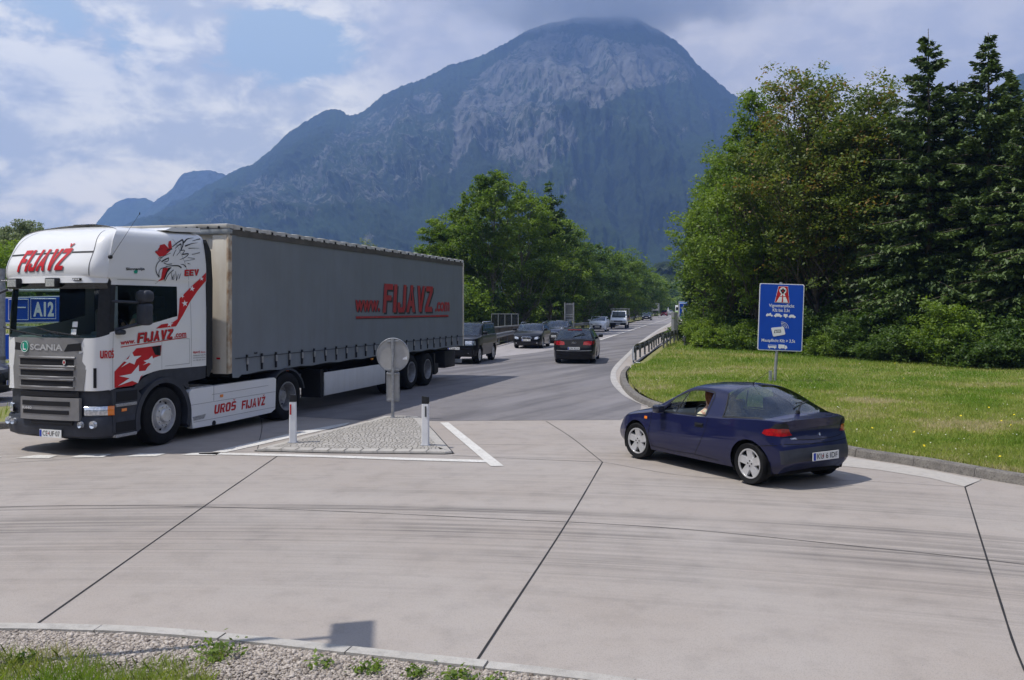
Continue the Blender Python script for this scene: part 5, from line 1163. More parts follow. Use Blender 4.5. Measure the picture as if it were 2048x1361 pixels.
hx = PJ.hit(.0, .42, 'back', 0).x
number_plate(car, lambda a, b, t: (hx - .022 - t, .25 - a * .50, .37 + b * .11), 'KU 6 IDF', red=.36)
mb = MB(); text_on(mb, 'OPEL', [(PJ.hit(.50, .66, 'back', 0).x - .006, .50, .655), (PJ.hit(.40, .66, 'back', 0).x - .006, .40, .655), (PJ.hit(.40, .68, 'back', 0).x - .006, .40, .675), (PJ.hit(.50, .68, 'back', 0).x - .006, .50, .675)], bold=.03); mb.build('lettering', M['chrome'], car)
mb = MB(); PJ.patch(mb, [(.018 * math.cos(a) + 0, .70 + .018 * math.sin(a)) for a in np.linspace(0, 6.28, 11)[:-1]], 'back', .006, .02); mb.build('badge', M['chrome'], car)
mb = MB(); h0 = PJ.hit(-1.80, .02, 'top', 0); mb.cyl(h0, (h0.x, h0.y, h0.z + .03), .014, .01); mb.cyl((h0.x, h0.y, h0.z + .02), (-2.12, .02, 1.50), .0035, .002, 5); mb.build('antenna', M['plastic'], car)
mb = MB(); a_ = PJ.hit(-2.70, .10, 'top', .02); b_ = PJ.hit(-2.50, -.20, 'top', .025); c_ = PJ.hit(-2.42, -.42, 'top', .02); mb.cyl(a_, b_, .013, .010, 6); mb.cyl((b_ + (b_ - c_) * .9), c_, .009, .006, 5); mb.lathe([(.03, -.02), (.025, .02), (.001, .025)], tuple(a_), 'z', 10); mb.build('rear_wiper', M['plastic'], car)
def person(name, joints, rads, edges, mats, label, parent_xf, hair=None, shirt=None, root=0):
    me = bpy.data.meshes.new(name); me.from_pydata([tuple(parent_xf @ Vector(j)) for j in joints], edges, []); o = bpy.data.objects.new(name, me); COL.objects.link(o)
    o.modifiers.new('skin', 'SKIN'); sv = me.skin_vertices[0].data
    for i, r_ in enumerate(rads): sv[i].radius = (r_, r_)
    sv[root].use_root = True
    s_ = o.modifiers.new('sub', 'SUBSURF'); s_.levels = 2; s_.render_levels = 2
    me.materials.append(mats); tag(o, label, 'person'); return o
def seated(name, xf, sh, label, hair_c, shirt_m, long_hair=True):
    x, y, z = sh                       # neck base
    J = [(x - .02, y, z - .50), (x - .03, y, z - .25), (x - .01, y, z - .04), (x, y, z + .06), (x + .01, y, z + .16), (x + .02, y, z + .25),
         (x, y + .17, z - .06), (x + .06, y + .21, z - .30), (x + .30, y + .10, z - .26), (x, y - .17, z - .06), (x + .12, y - .21, z - .27), (x + .38, y - .10, z - .20), (x + .36, y + .07, z - .24), (x + .45, y - .07, z - .18), (x + .30, y + .10, z - .52), (x + .30, y - .10, z - .52), (x + .11, y, z + .17)]
    Rr = [.15, .14, .12, .052, .085, .075, .065, .045, .032, .065, .045, .032, .034, .034, .08, .08, .022]
    E_ = [(0, 1), (1, 2), (2, 3), (3, 4), (4, 5), (2, 6), (6, 7), (7, 8), (2, 9), (9, 10), (10, 11), (8, 12), (11, 13), (0, 14), (0, 15), (4, 16)]
    o = person(name, J, Rr, E_, M['skin'], label, xf)
    h = MB(); bm = bmesh.new(); bmesh.ops.create_icosphere(bm, subdivisions=3, radius=1)
    vs = []
    for v in bm.verts:
        c = v.co.copy(); q = Vector((c.x * .112 - .018, c.y * .10, c.z * .125 + .035))
        if c.x > .25 and c.z < .45: q.x = min(q.x, .02)
        if long_hair and c.z < -.2 and c.x < .2: q.z -= .13 * (-.2 - c.z) / .8; q.x -= .02
        vs.append(tuple(xf @ (q + Vector((x + .015, y, z + .185)))))
    h.add(vs, [[v.index for v in f.verts] for f in bm.faces]); bm.free(); h.build('hair', hair_c, o, 179)
    t = MB(); t.X = xf; t.tube([(x - .02, y, z - .52), (x - .03, y, z - .3), (x - .015, y, z - .13), (x - .005, y, z - .04), (x, y, z + .015)], [.185, .18, .175, .13, .06], 14)
    for s_ in (1, -1): t.tube([(x - .005, y + s_ * .10, z - .055), (x + .01, y + s_ * .185, z - .09), (x + .04, y + s_ * .215, z - .20)], [.085, .075, .062], 10)
    t.build('shirt', shirt_m, o, 179); return o
M['hair'] = mat('auburn_hair', (.16, .055, .018), .5, nscale=60, namp=.5); M['hair_d'] = mat('dark_hair', (.02, .015, .012), .5)
M['shirt_y'] = mat('pale_yellow_top', (.62, .60, .42), .85, nscale=20, namp=.2); M['shirt_g'] = mat('green_shirt', (.18, .30, .25), .85, nscale=10, namp=.3)
cx_ = Matrix.Translation(car.location) @ Matrix.Rotation(2.103, 4, 'Z')
seated('person', cx_, (-1.25, .33, .88), 'driver with auburn hair and pale yellow top at the wheel of the blue coupe', M['hair'], M['shirt_y'])
# ------------------------------------------------------------------ the tractor unit (x forward, y = its left, z up; origin under the front axle)
M['cabw'] = paintmat('truck_white_paint', (.70, .70, .70), 0, .3, .7, .05)
M['silver'] = mat('silver_grey_panel', (.27, .265, .265), .42, .45, nscale=3, namp=.15)
M['slot'] = mat('dark_mesh', (.012, .012, .014), .8)
M['deco_red'] = mat('red_foil', (.48, .014, .020), .4, nscale=4, namp=.12)
M['deco_white'] = mat('white_foil', (.72, .72, .72), .35)
M['deco_grey'] = mat('grey_foil', (.16, .16, .17), .4)
M['deco_green'] = mat('green_foil', (.01, .28, .18), .4)
M['tread'] = mat('tread_plate', (.45, .45, .46), .4, .7, nscale=40, namp=.5, bump=.6)
M['curtain_cab'] = mat('cab_curtain', (.30, .31, .34), .9)
TK = empty('truck_tractor', (-7.23, 16.16, .006), -1.928)
TK.scale = (1, .93, 1); TK.location.x += .937 * .086; TK.location.y -= .35 * .086
tag(TK, 'white truck cab with grey grille and red star swoosh pulling the long grey trailer', 'truck')
YC, HW = .05, 1.15
colsx = [-1.15, -1.15, -1.15, -1.12, -.65, -.36, .23, 1.12, 1.22, 1.37, 1.43, 1.47, 1.485]
colsy = [0, .6, 1.05, 1.148, 1.15, 1.15, 1.15, 1.15, 1.135, 1.02, .80, .42, 0]
zb = [1.31, 1.31, 1.31, 1.31, 1.31, 1.31, 1.29, 1.07, 1.06, 1.05, 1.05, 1.05, 1.05]
zwb = [2.2, 2.2, 2.2, 2.2, 2.22, 2.24, 2.13, 2.01, 1.96, 1.91, 1.90, 1.90, 1.90]
rows = []
def xr(x, d): return x + d * max(0, (x - .6) / .88) ** 1.5
for r_, (zf, dxf, ins) in enumerate([(0, 0, 0), (.33, 0, 0), ('w', 0, 0), (2.50, -.05, .005), (2.77, -.10, .012), (2.83, -.10, .012), (2.875, -.02, .005), (2.90, .06, .0), (3.08, .06, .0), (3.30, -.06, .01), (3.50, -.20, .035), (3.62, -.36, .075), (3.70, -.56, .16), (3.76, -.74, .42), (3.80, -.86, .80), (3.81, -.92, 1.15)]):
    row = []
    for c in range(13):
        z = zb[c] if zf == 0 else (zb[c] + (zwb[c] - zb[c]) * .45 if zf == .33 else (zwb[c] if zf == 'w' else zf))
        if not isinstance(zf, str) and zf > 3.2: z = zf + (.05 * max(0, (.4 - colsx[c]) / 1.6) if zf > 3.4 else 0)
        if not isinstance(zf, str) and zf >= 2.9 and 9 > c >= 6: z -= .0
        y = colsy[c] * (1 - ins / 1.15) if ins < 1.1 else 0
        x = xr(colsx[c], dxf)
        if isinstance(zf, float) and zf > 3.55 and colsx[c] < 0: x = colsx[c] + (zf - 3.55) * .35
        row.append((x, y, z))
    rows.append(row)
CN = np.array(rows)                       # rows x columns
k1, k2 = 4, 5
CV = net(CN, k1, k2)
lab = np.full((CV.shape[0] - 1, CV.shape[1] - 1), 'cab_body', dtype=object)
ri = (np.arange(CV.shape[0] - 1) // k1)[:, None] + 0 * np.arange(CV.shape[1] - 1)[None]; cj = (np.arange(CV.shape[1] - 1) // k2)[None] + 0 * ri
lab[(ri >= 2) & (ri < 4) & (cj >= 9)] = 'windscreen'
lab[(ri >= 2) & (ri < 4) & (cj >= 7) & (cj < 9)] = 'window_pillar'
lab[(ri >= 2) & (ri < 4) & (cj >= 6) & (cj < 7)] = 'side_window'
lab[(ri >= 2) & (ri < 4) & (cj >= 5) & (cj < 6)] = 'dark_side_window'
lab[(ri >= 4) & (ri < 6) & (cj >= 8)] = 'visor_black_strip'  # black strip above the windscreen
CVy = CV.copy()
def mirr(A, s): B = A.copy(); B[..., 1] = YC + s * A[..., 1]; return B
for nm, mm, both in (('cab_body', 'cabw', 1), ('windscreen', 'glass_clear', 1), ('visor_black_strip', 'plastic', 1)):
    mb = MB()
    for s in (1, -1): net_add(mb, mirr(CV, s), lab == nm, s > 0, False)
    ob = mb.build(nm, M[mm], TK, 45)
    if nm == 'cab_body': cabmb = mb
for nm, mm in (('window_pillar', 'plastic'), ('side_window', 'glass_clear'), ('dark_side_window', 'glass_dark')):
    for s in (1, -1): mb = MB(); net_add(mb, mirr(CV, s), lab == nm, s > 0, False); mb.build(nm, M[mm if s > 0 or nm != 'dark_side_window' else 'slot'], TK, 45)
fullcab = MB()
for s in (1, -1): net_add(fullcab, mirr(CV, s), lab != 'zzz', s > 0, False)
PC = Proj([fullcab])
# interior -----------------------------------------------------------
mb = MB(); mb.box(.72, 1.30, YC - 1.0, YC + 1.0, 1.35, 1.93, bev=.06); mb.box(.60, .80, YC + .25, YC + .95, 1.5, 1.99, bev=.04); mb.build('dashboard', mat('cab_dashboard', (.10, .125, .12), .7, nscale=6, namp=.4), TK, 60)
mb = MB(); mb.box(-.62, -.55, YC - 1.12, YC + 1.12, 1.32, 2.95); mb.box(-.6, 1.2, YC - 1.1, YC + 1.1, 1.33, 1.36); mb.box(-.60, 1.2, YC - 1.1, YC + 1.1, 2.86, 2.90); mb.build('cab_lining', M['slot'], TK)
for s in (1, -1):
    mb = MB(); y = YC + s * .62; mb.box(-.35, .15, y - .25, y + .25, 1.6, 1.78, bev=.05); mb.box(-.48, -.30, y - .25, y + .25, 1.72, 2.38, bev=.07); mb.box(-.48, -.36, y - .15, y + .15, 2.36, 2.60, bev=.05); mb.build('seat', M['beige'], TK, 60)
for p0_, p1_ in (((.95, YC + .98, 1.95), (.95, YC + .98, 2.75)),): mb = MB(); mb.tube([p0_, p1_], .06, 6); mb.build('curtain', M['curtain_cab'], TK, 60)
mb = MB(); c0 = Vector((.45, YC + .60, 2.02)); mb.tube([tuple(c0 + Vector((.10 * math.sin(a), .22 * math.cos(a), .20 * math.sin(a)))) for a in np.linspace(0, 2 * math.pi, 19)], .018, 6); mb.cyl(tuple(c0), (.62, YC + .6, 1.92), .05); mb.build('steering_wheel', M['plastic'], TK, 60)
tx = Matrix.Translation(TK.location) @ Matrix.Rotation(-1.928, 4, 'Z') @ Matrix.Translation((0, -.05, 0))
seated('person', tx, (-.10, YC + .62, 2.30), 'truck driver in a green shirt behind the side window of the white cab', M['hair_d'], M['shirt_g'], False)
# front --------------------------------------------------------------
def fx(y, z=1.5):                        # front surface of the cab at a height
    h = PC.hit(y, z, 'front', 0); return h.x if h else 1.3
def fxp(y): return 1.485 - .062 * abs((y - YC) / .8) ** 2 - .25 * max(0, abs(y - YC) - .8)
def front_plate(mb, ya, yb, za, zb_, t=.03, n=10, fl=0, mi=0, out=0.0):
    vs = []; N_ = n + 1
    for i in range(N_):
        y = ya + (yb - ya) * i / n; y2 = y + fl * (2 * i / n - 1); x = fxp(y); x2 = fxp(y2)
        vs += [(x + out, y, za), (x + out + t, y, za), (x2 + out + t, y2, zb_), (x2 + out, y2, zb_)]
    fs = [(4 * i + a, 4 * i + (a + 1) % 4, 4 * i + 4 + (a + 1) % 4, 4 * i + 4 + a) for i in range(n) for a in range(4)] + [(0, 1, 2, 3), (4 * n + 3, 4 * n + 2, 4 * n + 1, 4 * n)]
    mb.add(vs, fs, mi)
mb = MB(); y0, y1 = YC - .80, YC + .82
front_plate(mb, YC - .80, YC + .80, 1.05, 1.45, .02, 12, .06); front_plate(mb, YC - .86, YC + .86, 1.45, 1.905, .02, 12, .19)
gp = mb.build('grille_panel', M['silver'], TK, 40, recalc=True)
for za, zb_, w_ in ((1.45, 1.57, .62), (1.275, 1.385, .61), (1.11, 1.215, .60)):
    mb = MB(); front_plate(mb, YC - w_, YC + w_, za, zb_, .006, 10, out=.020); sl_ = mb.build('grille_slot', M['slot'], gp, recalc=True)
    for zz in (za - .012, zb_ + .012):
        mb = MB(); mb.tube([(1.485 - .062 * abs((y - YC) / .8) ** 2 + .024, y, zz) for y in np.linspace(YC - w_ - .03, YC + w_ + .03, 11)], .020, 6); mb.build('grille_bar', M['silver'], gp, 60)
for s in (1, -1):
    mb = MB(); pl = [(.42, 1.68), (.50, 1.80), (.76, 1.825), (.78, 1.70)]
    vs = [(1.485 - .062 * ((a) / .8) ** 2 + .024, YC + s * a, b) for a, b in pl]; mb.add(vs, [(0, 1, 2, 3)]); mb.build('grille_inlet', M['slot'], gp)
mb = MB(); xq = lambda y: 1.485 - .062 * abs((y - YC) / .8) ** 2 + .030
text_on(mb, 'SCANIA', [(xq(.42), -.33 + YC - .02, 1.70), (xq(.42), .45, 1.665 + .03), (xq(.42), .45, 1.80), (xq(-.33), -.35 + YC, 1.80)], bold=.03); mb.v = [(fxp(y) + .028, y, z) for x, y, z in mb.v]
mb.build('lettering', M['alloy'], gp)
mb = MB(); mb.prism([(-.43 + .095 * math.cos(a), 1.755 + .095 * math.sin(a)) for a in np.linspace(0, 6.283, 25)[:-1]], lambda a, b, t: (1.484 + t, a, b), 0, .02); dsc = mb.build('green_disc', M['deco_green'], TK)
mb = MB(); mb.tube([(1.504, -.43 + .088 * math.cos(a), 1.755 + .088 * math.sin(a)) for a in np.linspace(0, 6.283, 25)], .005, 4); text_on(mb, 'L', [(1.508, -.465, 1.70), (1.508, -.395, 1.70), (1.508, -.395, 1.81), (1.508, -.465, 1.81)], bold=.02); mb.build('lettering', M['deco_white'], dsc)
mb = MB(); mb.prism([(.50 + .035 * math.cos(a), 1.51 + .045 * math.sin(a)) for a in np.linspace(0, 6.283, 13)[:-1]], lambda a, b, t: (1.482 + t, a, b), 0, .03); bdg = mb.build('badge', M['chrome'], TK)
mb = MB(); mb.prism([(.50 + .016 * math.cos(a), 1.51 + .026 * math.sin(a)) for a in np.linspace(0, 6.283, 7)[:-1]], lambda a, b, t: (1.513 + t, a, b), 0, .004); mb.build('badge_centre', M['deco_red'], bdg)
# lower dark body, lower grille, lamps, bumper
def plan(x_off, hw, xb):
    a = [(xb, -hw), (1.05, -hw), (1.20, -hw + .03), (1.34, -hw + .14), (1.42, -.80), (1.47, -.42), (1.485, 0), (1.47, .42), (1.42, .80), (1.34, hw - .14), (1.20, hw - .03), (1.05, hw), (xb, hw)]
    return [(x + (x_off if x > 1.0 else 0), y + YC) for x, y in a]
mb = MB(); mb.prism(plan(-.03, 1.15, .62), lambda a, b, t: (a, b, t), .60, 1.06); mb.build('lower_front', M['gplastic'], TK, 30, recalc=True)
mb = MB(); n_ = len(plan(0, 1.17, .60)); Pn = []
for z, o, hw in ((.27, -.07, 1.12), (.31, 0, 1.165), (.40, .02, 1.18), (.60, .02, 1.18), (.635, .0, 1.165)):
    Pn.append([(x, y, z) for x, y in plan(o, hw, .62)])
mb.add([p for r_ in Pn for p in r_], [(i * n_ + k, i * n_ + k + 1, (i + 1) * n_ + k + 1, (i + 1) * n_ + k) for i in range(4) for k in range(n_ - 1)] + [tuple(range(n_)), tuple(range(4 * n_, 5 * n_))])
bump = mb.build('bumper', M['gplastic'], TK, 35, recalc=True)
mb = MB(); front_plate(mb, YC - .56, YC + .76, .57, .93, .06); lg = mb.build('lower_grille', M['silver'], TK, 40, recalc=True)
for za, zb_, w_ in ((.80, .875, .50), (.665, .73, .48)):
    mb = MB(); front_plate(mb, YC - w_, YC + w_ + .08, za, zb_, .006, out=.062); mb.build('grille_slot', M['slot'], lg, recalc=True)
mb = MB(); front_plate(mb, YC - .60, YC + .72, .945, 1.03, .012, out=.01); mb.build('grille_slot', M['slot'], gp, recalc=True)
mb = MB(); front_plate(mb, YC - .30, YC + .62, .50, .565, .02, out=.03); mb.build('intake', M['slot'], bump, recalc=True)
mb = MB(); text_on(mb, 'R440', [(1.555, -.42, .735), (1.555, -.20, .735), (1.555, -.20, .785), (1.555, -.42, .785)], bold=.03); mb.build('lettering', M['alloy'], lg)
PB = Proj([mb_ for mb_ in []] + [bump_mb for bump_mb in [MB()]]) if False else None
for s in (1, -1):
    hl = MB(); pts_o = [(.80, 1.41), (.92, 1.37), (1.03, 1.30), (1.12, 1.22), (1.175, 1.13)]
    for (z0, z1, o) in ((.645, .80, .012),):
        vs = []
        for yy, xx in pts_o: vs += [(xx + .01, YC + s * (yy + .01), z0), (xx + .035, YC + s * (yy + .03), z0 + .02), (xx + .035, YC + s * (yy + .03), z1 - .02), (xx + .01, YC + s * (yy + .01), z1)]
        hl.add(vs[:16], [(4 * i + a, 4 * i + a + 1, 4 * i + 5 + a, 4 * i + 4 + a) for i in range(3) for a in range(3)])
    h_ = hl.build('headlight', M['lamp'], TK, 60, recalc=True)
    oi = MB(); oi.add(vs[12:], [(0 + a, a + 1, 5 + a, 4 + a) for a in range(3)]); oi.build('indicator', M['orange'], h_, 60, recalc=True)
    for yy, xx, rr_ in ((.78, 1.475, .045), (.98, 1.405, .055)):
        mb = MB(); c_ = (xx - .01, YC + s * yy, .51); mb.lathe([(rr_ * 1.15, -.02), (rr_ * 1.1, .035), (rr_, .03), (rr_ * .7, .018), (.001, .012)], c_, 'x', 18); mb.build('fog_lamp', M['lamp'], bump, 60)
number_plate(TK, lambda a, b, t: (1.508 + t, -.06 + a * .50, .285 + b * .125), 'CE UF·07', red=.42)
# steps and side panels below the door
for s in (1, -1):
    ys = YC + s * 1.165
    mb = MB(); mb.prism([(1.16, .36), (.66, .27), (.60, .62), (.54, .92), (.66, 1.05), (1.18, 1.06)], lambda a, b, t: (a, ys + s * t, b), -.25, .012); mb.build('step_panel', M['gplastic'], TK, recalc=True)
    for z in (.30, .80):
        mb = MB(); mb.box(.66, 1.12, ys - .05, ys + .035, z - .03, z + .02, bev=.008); mb.build('step', M['tread'], TK)
        mb = MB(); mb.box(.64, 1.10, ys - .02, ys + .022, z + .05, z + .22); mb.build('step_recess', M['slot'], TK)
    mb = MB(); mb.box(.88, .99, ys + .012, ys + .03, .685, .735, bev=.006); mb.build('side_marker', M['orange'], TK)
    # wheel arch
    ro, ri_ = .70, .585; pl = []
    for a in np.linspace(-.25, math.pi + .35, 26): pl.append((ro * math.cos(a) * .98, .47 + ro * math.sin(a)))
    inn = [(ri_ * math.cos(a), .50 + ri_ * math.sin(a)) for a in np.linspace(math.pi + .35, -.25, 26)]
    mb = MB(); pts = pl + inn; nn = len(pl)
    for t_ in (-.20, .03): mb.add([(x, ys + s * t_, z) for x, z in pts], [(i, i + 1, 2 * nn - 2 - i, 2 * nn - 1 - i) for i in range(nn - 1)])
    mb.add([(x, ys + s * .03, z) for x, z in pl] + [(x, ys - s * .20, z) for x, z in pl], [(i, i + 1, nn + i + 1, nn + i) for i in range(nn - 1)])
    mb.add([(x, ys + s * .03, z) for x, z in inn] + [(x, ys - s * .40, z) for x, z in inn], [(i, i + 1, nn + i + 1, nn + i) for i in range(nn - 1)])
    mb.build('wheel_arch', M['gplastic'], TK, 35, recalc=True)
    mb = MB(); mb.prism([(.66, 1.08), (.58, .98), (.30, 1.08), (-.30, 1.10), (-.66, .92), (-.66, 1.05), (-1.12, 1.08), (-1.16, 1.30), (-.6, 1.312), (.20, 1.30), (.45, 1.20)], lambda a, b, t: (a, YC + s * (1.13 + t), b), -.15, .008); mb.build('lower_side_panel', M['gplastic'], TK, recalc=True)
    mb = MB(); mb.prism([(-1.14, 1.12), (-1.20, 1.10), (-1.30, 1.25), (-1.31, 2.9), (-1.26, 3.45), (-1.12, 3.66), (-1.10, 3.6), (-1.14, 3.2)], lambda a, b, t: (a, YC + s * (1.08 + t), b), -.22, .075); mb.build('side_deflector', M['plastic'], TK, recalc=True)
    # skirt
    mb = MB(); mb.prism([(-.72, .19), (-.62, .86), (-.70, .905), (-1.9, .93), (-3.20, .935), (-3.27, .90), (-3.24, .28), (-3.10, .22), (-1.6, .185)], lambda a, b, t: (a, ys + s * t, b), -.10, .025)
    sk_ = mb.build('side_skirt', M['cabw'], TK, recalc=True)
    for a_, b_ in (((-.66, .62), (-3.25, .64)), ((-1.25, .76), (-3.0, .79)), ((-.74, .30), (-3.24, .32))):
        mb = MB(); mb.tube([(a_[0], ys + s * .026, a_[1]), (b_[0], ys + s * .026, b_[1])], .004, 4); mb.build('panel_groove', M['deco_grey'], sk_)
    mb = MB(); mb.tube([(-1.30, ys + s * .026, .64), (-1.30, ys + s * .026, .92)], .004, 4); mb.build('panel_groove', M['deco_grey'], sk_)
    mb = MB(); mb.prism([(-.72, .40), (-.74, .33), (-1.02, .34), (-1.08, .42)], lambda a, b, t: (a, ys + s * t, b), .02, .030); mb.build('step_cutout', M['tread'], sk_)
    mb = MB(); mb.box(-1.56, -1.48, ys + s * .02 - .01, ys + s * .02 + .02, .685, .74, bev=.005); mb.build('side_marker', M['orange'], sk_)
    if s > 0: 
        mb = MB(); mb.cyl((-1.30, ys - .05, .22), (-1.30, ys + .035, .22), .05, n=14); mb.build('tank_cap', M['slot'], sk_, 40)
    # rear mudguard
    pl = [(-3.7 + .66 * math.cos(a), .50 + .60 * math.sin(a)) for a in np.linspace(-.35, math.pi * .93, 20)]
    mb = MB(); nn = len(pl); i_ = [((x + 3.7) * .93 - 3.7, (z - .5) * .93 + .5) for x, z in pl]
    for A, ya, yb in ((pl, 1.23, .55), (i_, 1.23, .55)): mb.add([(x, YC - .05 + s * ya, z) for x, z in A] + [(x, YC - .05 + s * yb, z) for x, z in A], [(i, i + 1, nn + i + 1, nn + i) for i in range(nn - 1)])
    mb.add([(x, YC - .05 + s * 1.23, z) for x, z in pl + i_], [(i, i + 1, nn + i + 1, nn + i) for i in range(nn - 1)])
    mb.build('mudguard', M['gplastic'], TK, 35, recalc=True)
mb = MB(); mb.box(-1.32, -.70, YC - .9, YC + 1.14, .90, .935); mb.build('catwalk', M['tread'], TK)
mb = MB(); mb.box(-4.7, 1.0, YC - .43, YC - .35, .68, .95); mb.box(-4.7, 1.0, YC + .35, YC + .43, .68, .95); mb.box(-3.3, -2.2, -.5, .6, .95, 1.10, bev=.03); mb.box(-2.9, -.9, -.95, 1.02, .35, .85, bev=.05); mb.cyl((0, -.95, .5), (0, 1.0, .5), .07); mb.cyl((-3.7, -.95, .5), (-3.7, 1.0, .5), .11); mb.build('chassis', M['slot'], TK)
mb = MB()
for k in range(3): mb.tube([(-1.2, .1 + k * .12, 1.9), (-1.5, .1 + k * .1, 1.45), (-1.75, .1 + k * .1, 1.5), (-1.8, .1 + k * .1, 1.9)], .018, 6)
mb.build('air_hose', M['deco_red'], TK, 60)
# truck wheels --------------------------------------------------------
def truck_wheel(parent, x, y, side, front, r=.505, z0=None, w=.30):
    t = MB(); h = w / 2; q = r * .595
    t.lathe([(q, -h * .8), (r * .90, -h), (r * .975, -h * .85), (r, -h * .6), (r, h * .6), (r * .975, h * .85), (r * .90, h), (r * .72, h * 1.02), (q * 1.03, h * .92), (q, h * .8)], (0, 0, 0), n=44)
    for k in range(5): t.lathe([(r * 1.001, -h * .64 + k * h * .32), (r * 1.005, -h * .61 + k * h * .32), (r * 1.001, -h * .58 + k * h * .32)], (0, 0, 0), n=44)
    ty = t.build('wheel', M['tyre'], parent, 40); ty.location = (x, y, r if z0 is None else z0)
    if side < 0: ty.scale = (1, -1, 1)
    b = MB(); d = -h * .9 if not front else h * .35
    if front: b.lathe([(q * 1.02, h * .85), (q * 1.02, h * .99), (q * .96, h * 1.0), (q * .92, h * .75), (q * .86, h * .30), (q * .74, h * .45), (q * .66, h * 1.0), (q * .40, h * 1.05), (q * .38, h * 1.25), (q * .34, h * 1.38), (.001, h * 1.42)], (0, 0, 0), n=40)
    else: b.lathe([(q * 1.02, h * .85), (q * 1.02, h * .99), (q * .95, h * 1.0), (q * .90, h * .7), (q * .86, -h * .6), (q * .66, -h * .95), (q * .42, -h * 1.0), (q * .40, h * .1), (q * .34, h * .25), (.001, h * .27)], (0, 0, 0), n=40)
    bo = h * (1.0 if front else -.98); br = q * .55
    for k in range(10):
        a = 2 * math.pi * k / 10; b.cyl((br * math.cos(a), bo, br * math.sin(a)), (br * math.cos(a), bo + .035, br * math.sin(a)), .017, .014, 6)
        a += .31; b.cyl((q * .80 * math.cos(a), h * (.372 if front else -.75), q * .80 * math.sin(a)), (q * .80 * math.cos(a), h * (.385 if front else -.70) + .008, q * .80 * math.sin(a)), .026, n=10, mi=1)
    b.build('rim', [M['alloy' if front else 'steel'], M['slot']], ty, 35); return ty
for s in (1, -1):
    w_ = truck_wheel(TK, 0, .05 + s * 1.02, s, True); w_.rotation_euler = (0, 0, .05)
    truck_wheel(TK, -3.7, s * 1.08, s, False); truck_wheel(TK, -3.7, s * .76, s, False)
# roof lamps, visor, mirrors, antenna ---------------------------------
mb = MB(); pts = [(1.40 + .02, YC - 1.0), (1.52, YC - .75), (1.565, YC - .4), (1.58, YC), (1.565, YC + .4), (1.52, YC + .75), (1.42, YC + 1.0), (1.26, YC + 1.13)]
pts = [(1.26, YC - 1.13)] + pts; vs = []
for x, y in spline(pts, 4): vs += [(x - .02, y, 2.80), (x + .01, y, 2.795), (x - .005, y, 2.895), (x - .06, y, 2.905)]
n_ = len(vs) // 4; mb.add(vs, [(4 * i + a, 4 * i + (a + 1) % 4, 4 * i + 4 + (a + 1) % 4, 4 * i + 4 + a) for i in range(n_ - 1) for a in range(4)]); vis = mb.build('sun_visor', M['cabw'], TK, 40, recalc=True)
mb = MB(); vs = []
for x, y in spline(pts, 4): vs += [(x - .03, y, 2.70), (x - .005, y, 2.795)]
mb.add(vs, [(2 * i, 2 * i + 1, 2 * i + 3, 2 * i + 2) for i in range(n_ - 1)]); mb.build('visor_glass', M['glass_dark'], vis, 40)
for y in (-.54, .35):
    mb = MB(); mb.box(1.56, 1.66, y - .125, y + .125, 2.715, 2.875, bev=.015); sp = mb.build('spot_lamp', M['plastic'], TK, 40)
    mb = MB(); mb.box(1.655, 1.668, y - .10, y + .10, 2.735, 2.855, bev=.006); mb.build('lens', mat('spot_lens', (.60, .60, .56), .1, .3, nscale=30, namp=.4, coat=1), sp)
for y in (-.95, .78):
    mb = MB(); x_ = 1.525 if y > 0 else 1.44; mb.box(x_ - .02, x_ + .012, y - .11, y + .11, 2.83, 2.868); dl = mb.build('marker_lamp', M['slot'], TK)
    for k in range(4): mb = MB(); mb.box(x_ + .010, x_ + .02, y - .095 + k * .052, y - .065 + k * .052, 2.84, 2.86); mb.build('lamp_element', M['deco_white'], dl)
for s in (1, -1):
    mb = MB(); y = YC + s * 1.42
    mb.box(.62, .80, y - .13, y + .13, 2.10, 2.47, bev=.055); mb.box(.60, .82, y - .14, y + .14, 2.475, 2.685, bev=.07)
    mb.cyl((1.16, YC + s * 1.14, 2.50), (.76, y - s * .06, 2.48), .022, n=8); mb.cyl((1.10, YC + s * 1.14, 2.03), (.80, y - s * .08, 2.12), .028, n=8); mb.box(.95, 1.10, YC + s * 1.19 - .07, YC + s * 1.19 + .07, 1.95, 2.03, bev=.03)
    if s > 0: mb.build('wing_mirror', M['gplastic'], TK, 60)
mb = MB(); mb.box(1.40, 1.50, YC - 1.44, YC - 1.20, 2.36, 2.62, bev=.045); mb.cyl((1.35, YC - 1.08, 2.70), (1.45, YC - 1.30, 2.60), .022); mb.build('front_mirror', M['gplastic'], TK, 60)
h_ = PC.hit(1.20, 3.22, 'l', .0); mb = MB(); mb.lathe([(.035, -.01), (.03, .03), (.015, .04)], (h_.x, h_.y, h_.z), 'y', 12); mb.cyl((h_.x, h_.y + .03, h_.z), (.60, h_.y + .05, 3.98), .005, .003, 5); mb.cyl((.60, h_.y + .05, 3.96), (.595, h_.y + .05, 4.0), .009, n=6); mb.build('antenna', M['plastic'], TK, 60)
mb = MB(); mb.box(.0, .55, YC - .45, YC + .05, 3.80, 3.845, bev=.02); mb.build('roof_hatch', M['plastic'], TK, 40)
mb = MB(); mb.prism([(-.20, 3.77), (-.35, 3.83), (-1.10, 3.88), (-1.12, 3.80), (-.4, 3.76)], lambda a, b, t: (a, t, b), YC - .80, YC + 1.02); mb.build('roof_spoiler', M['cabw'], TK, 40, recalc=True)
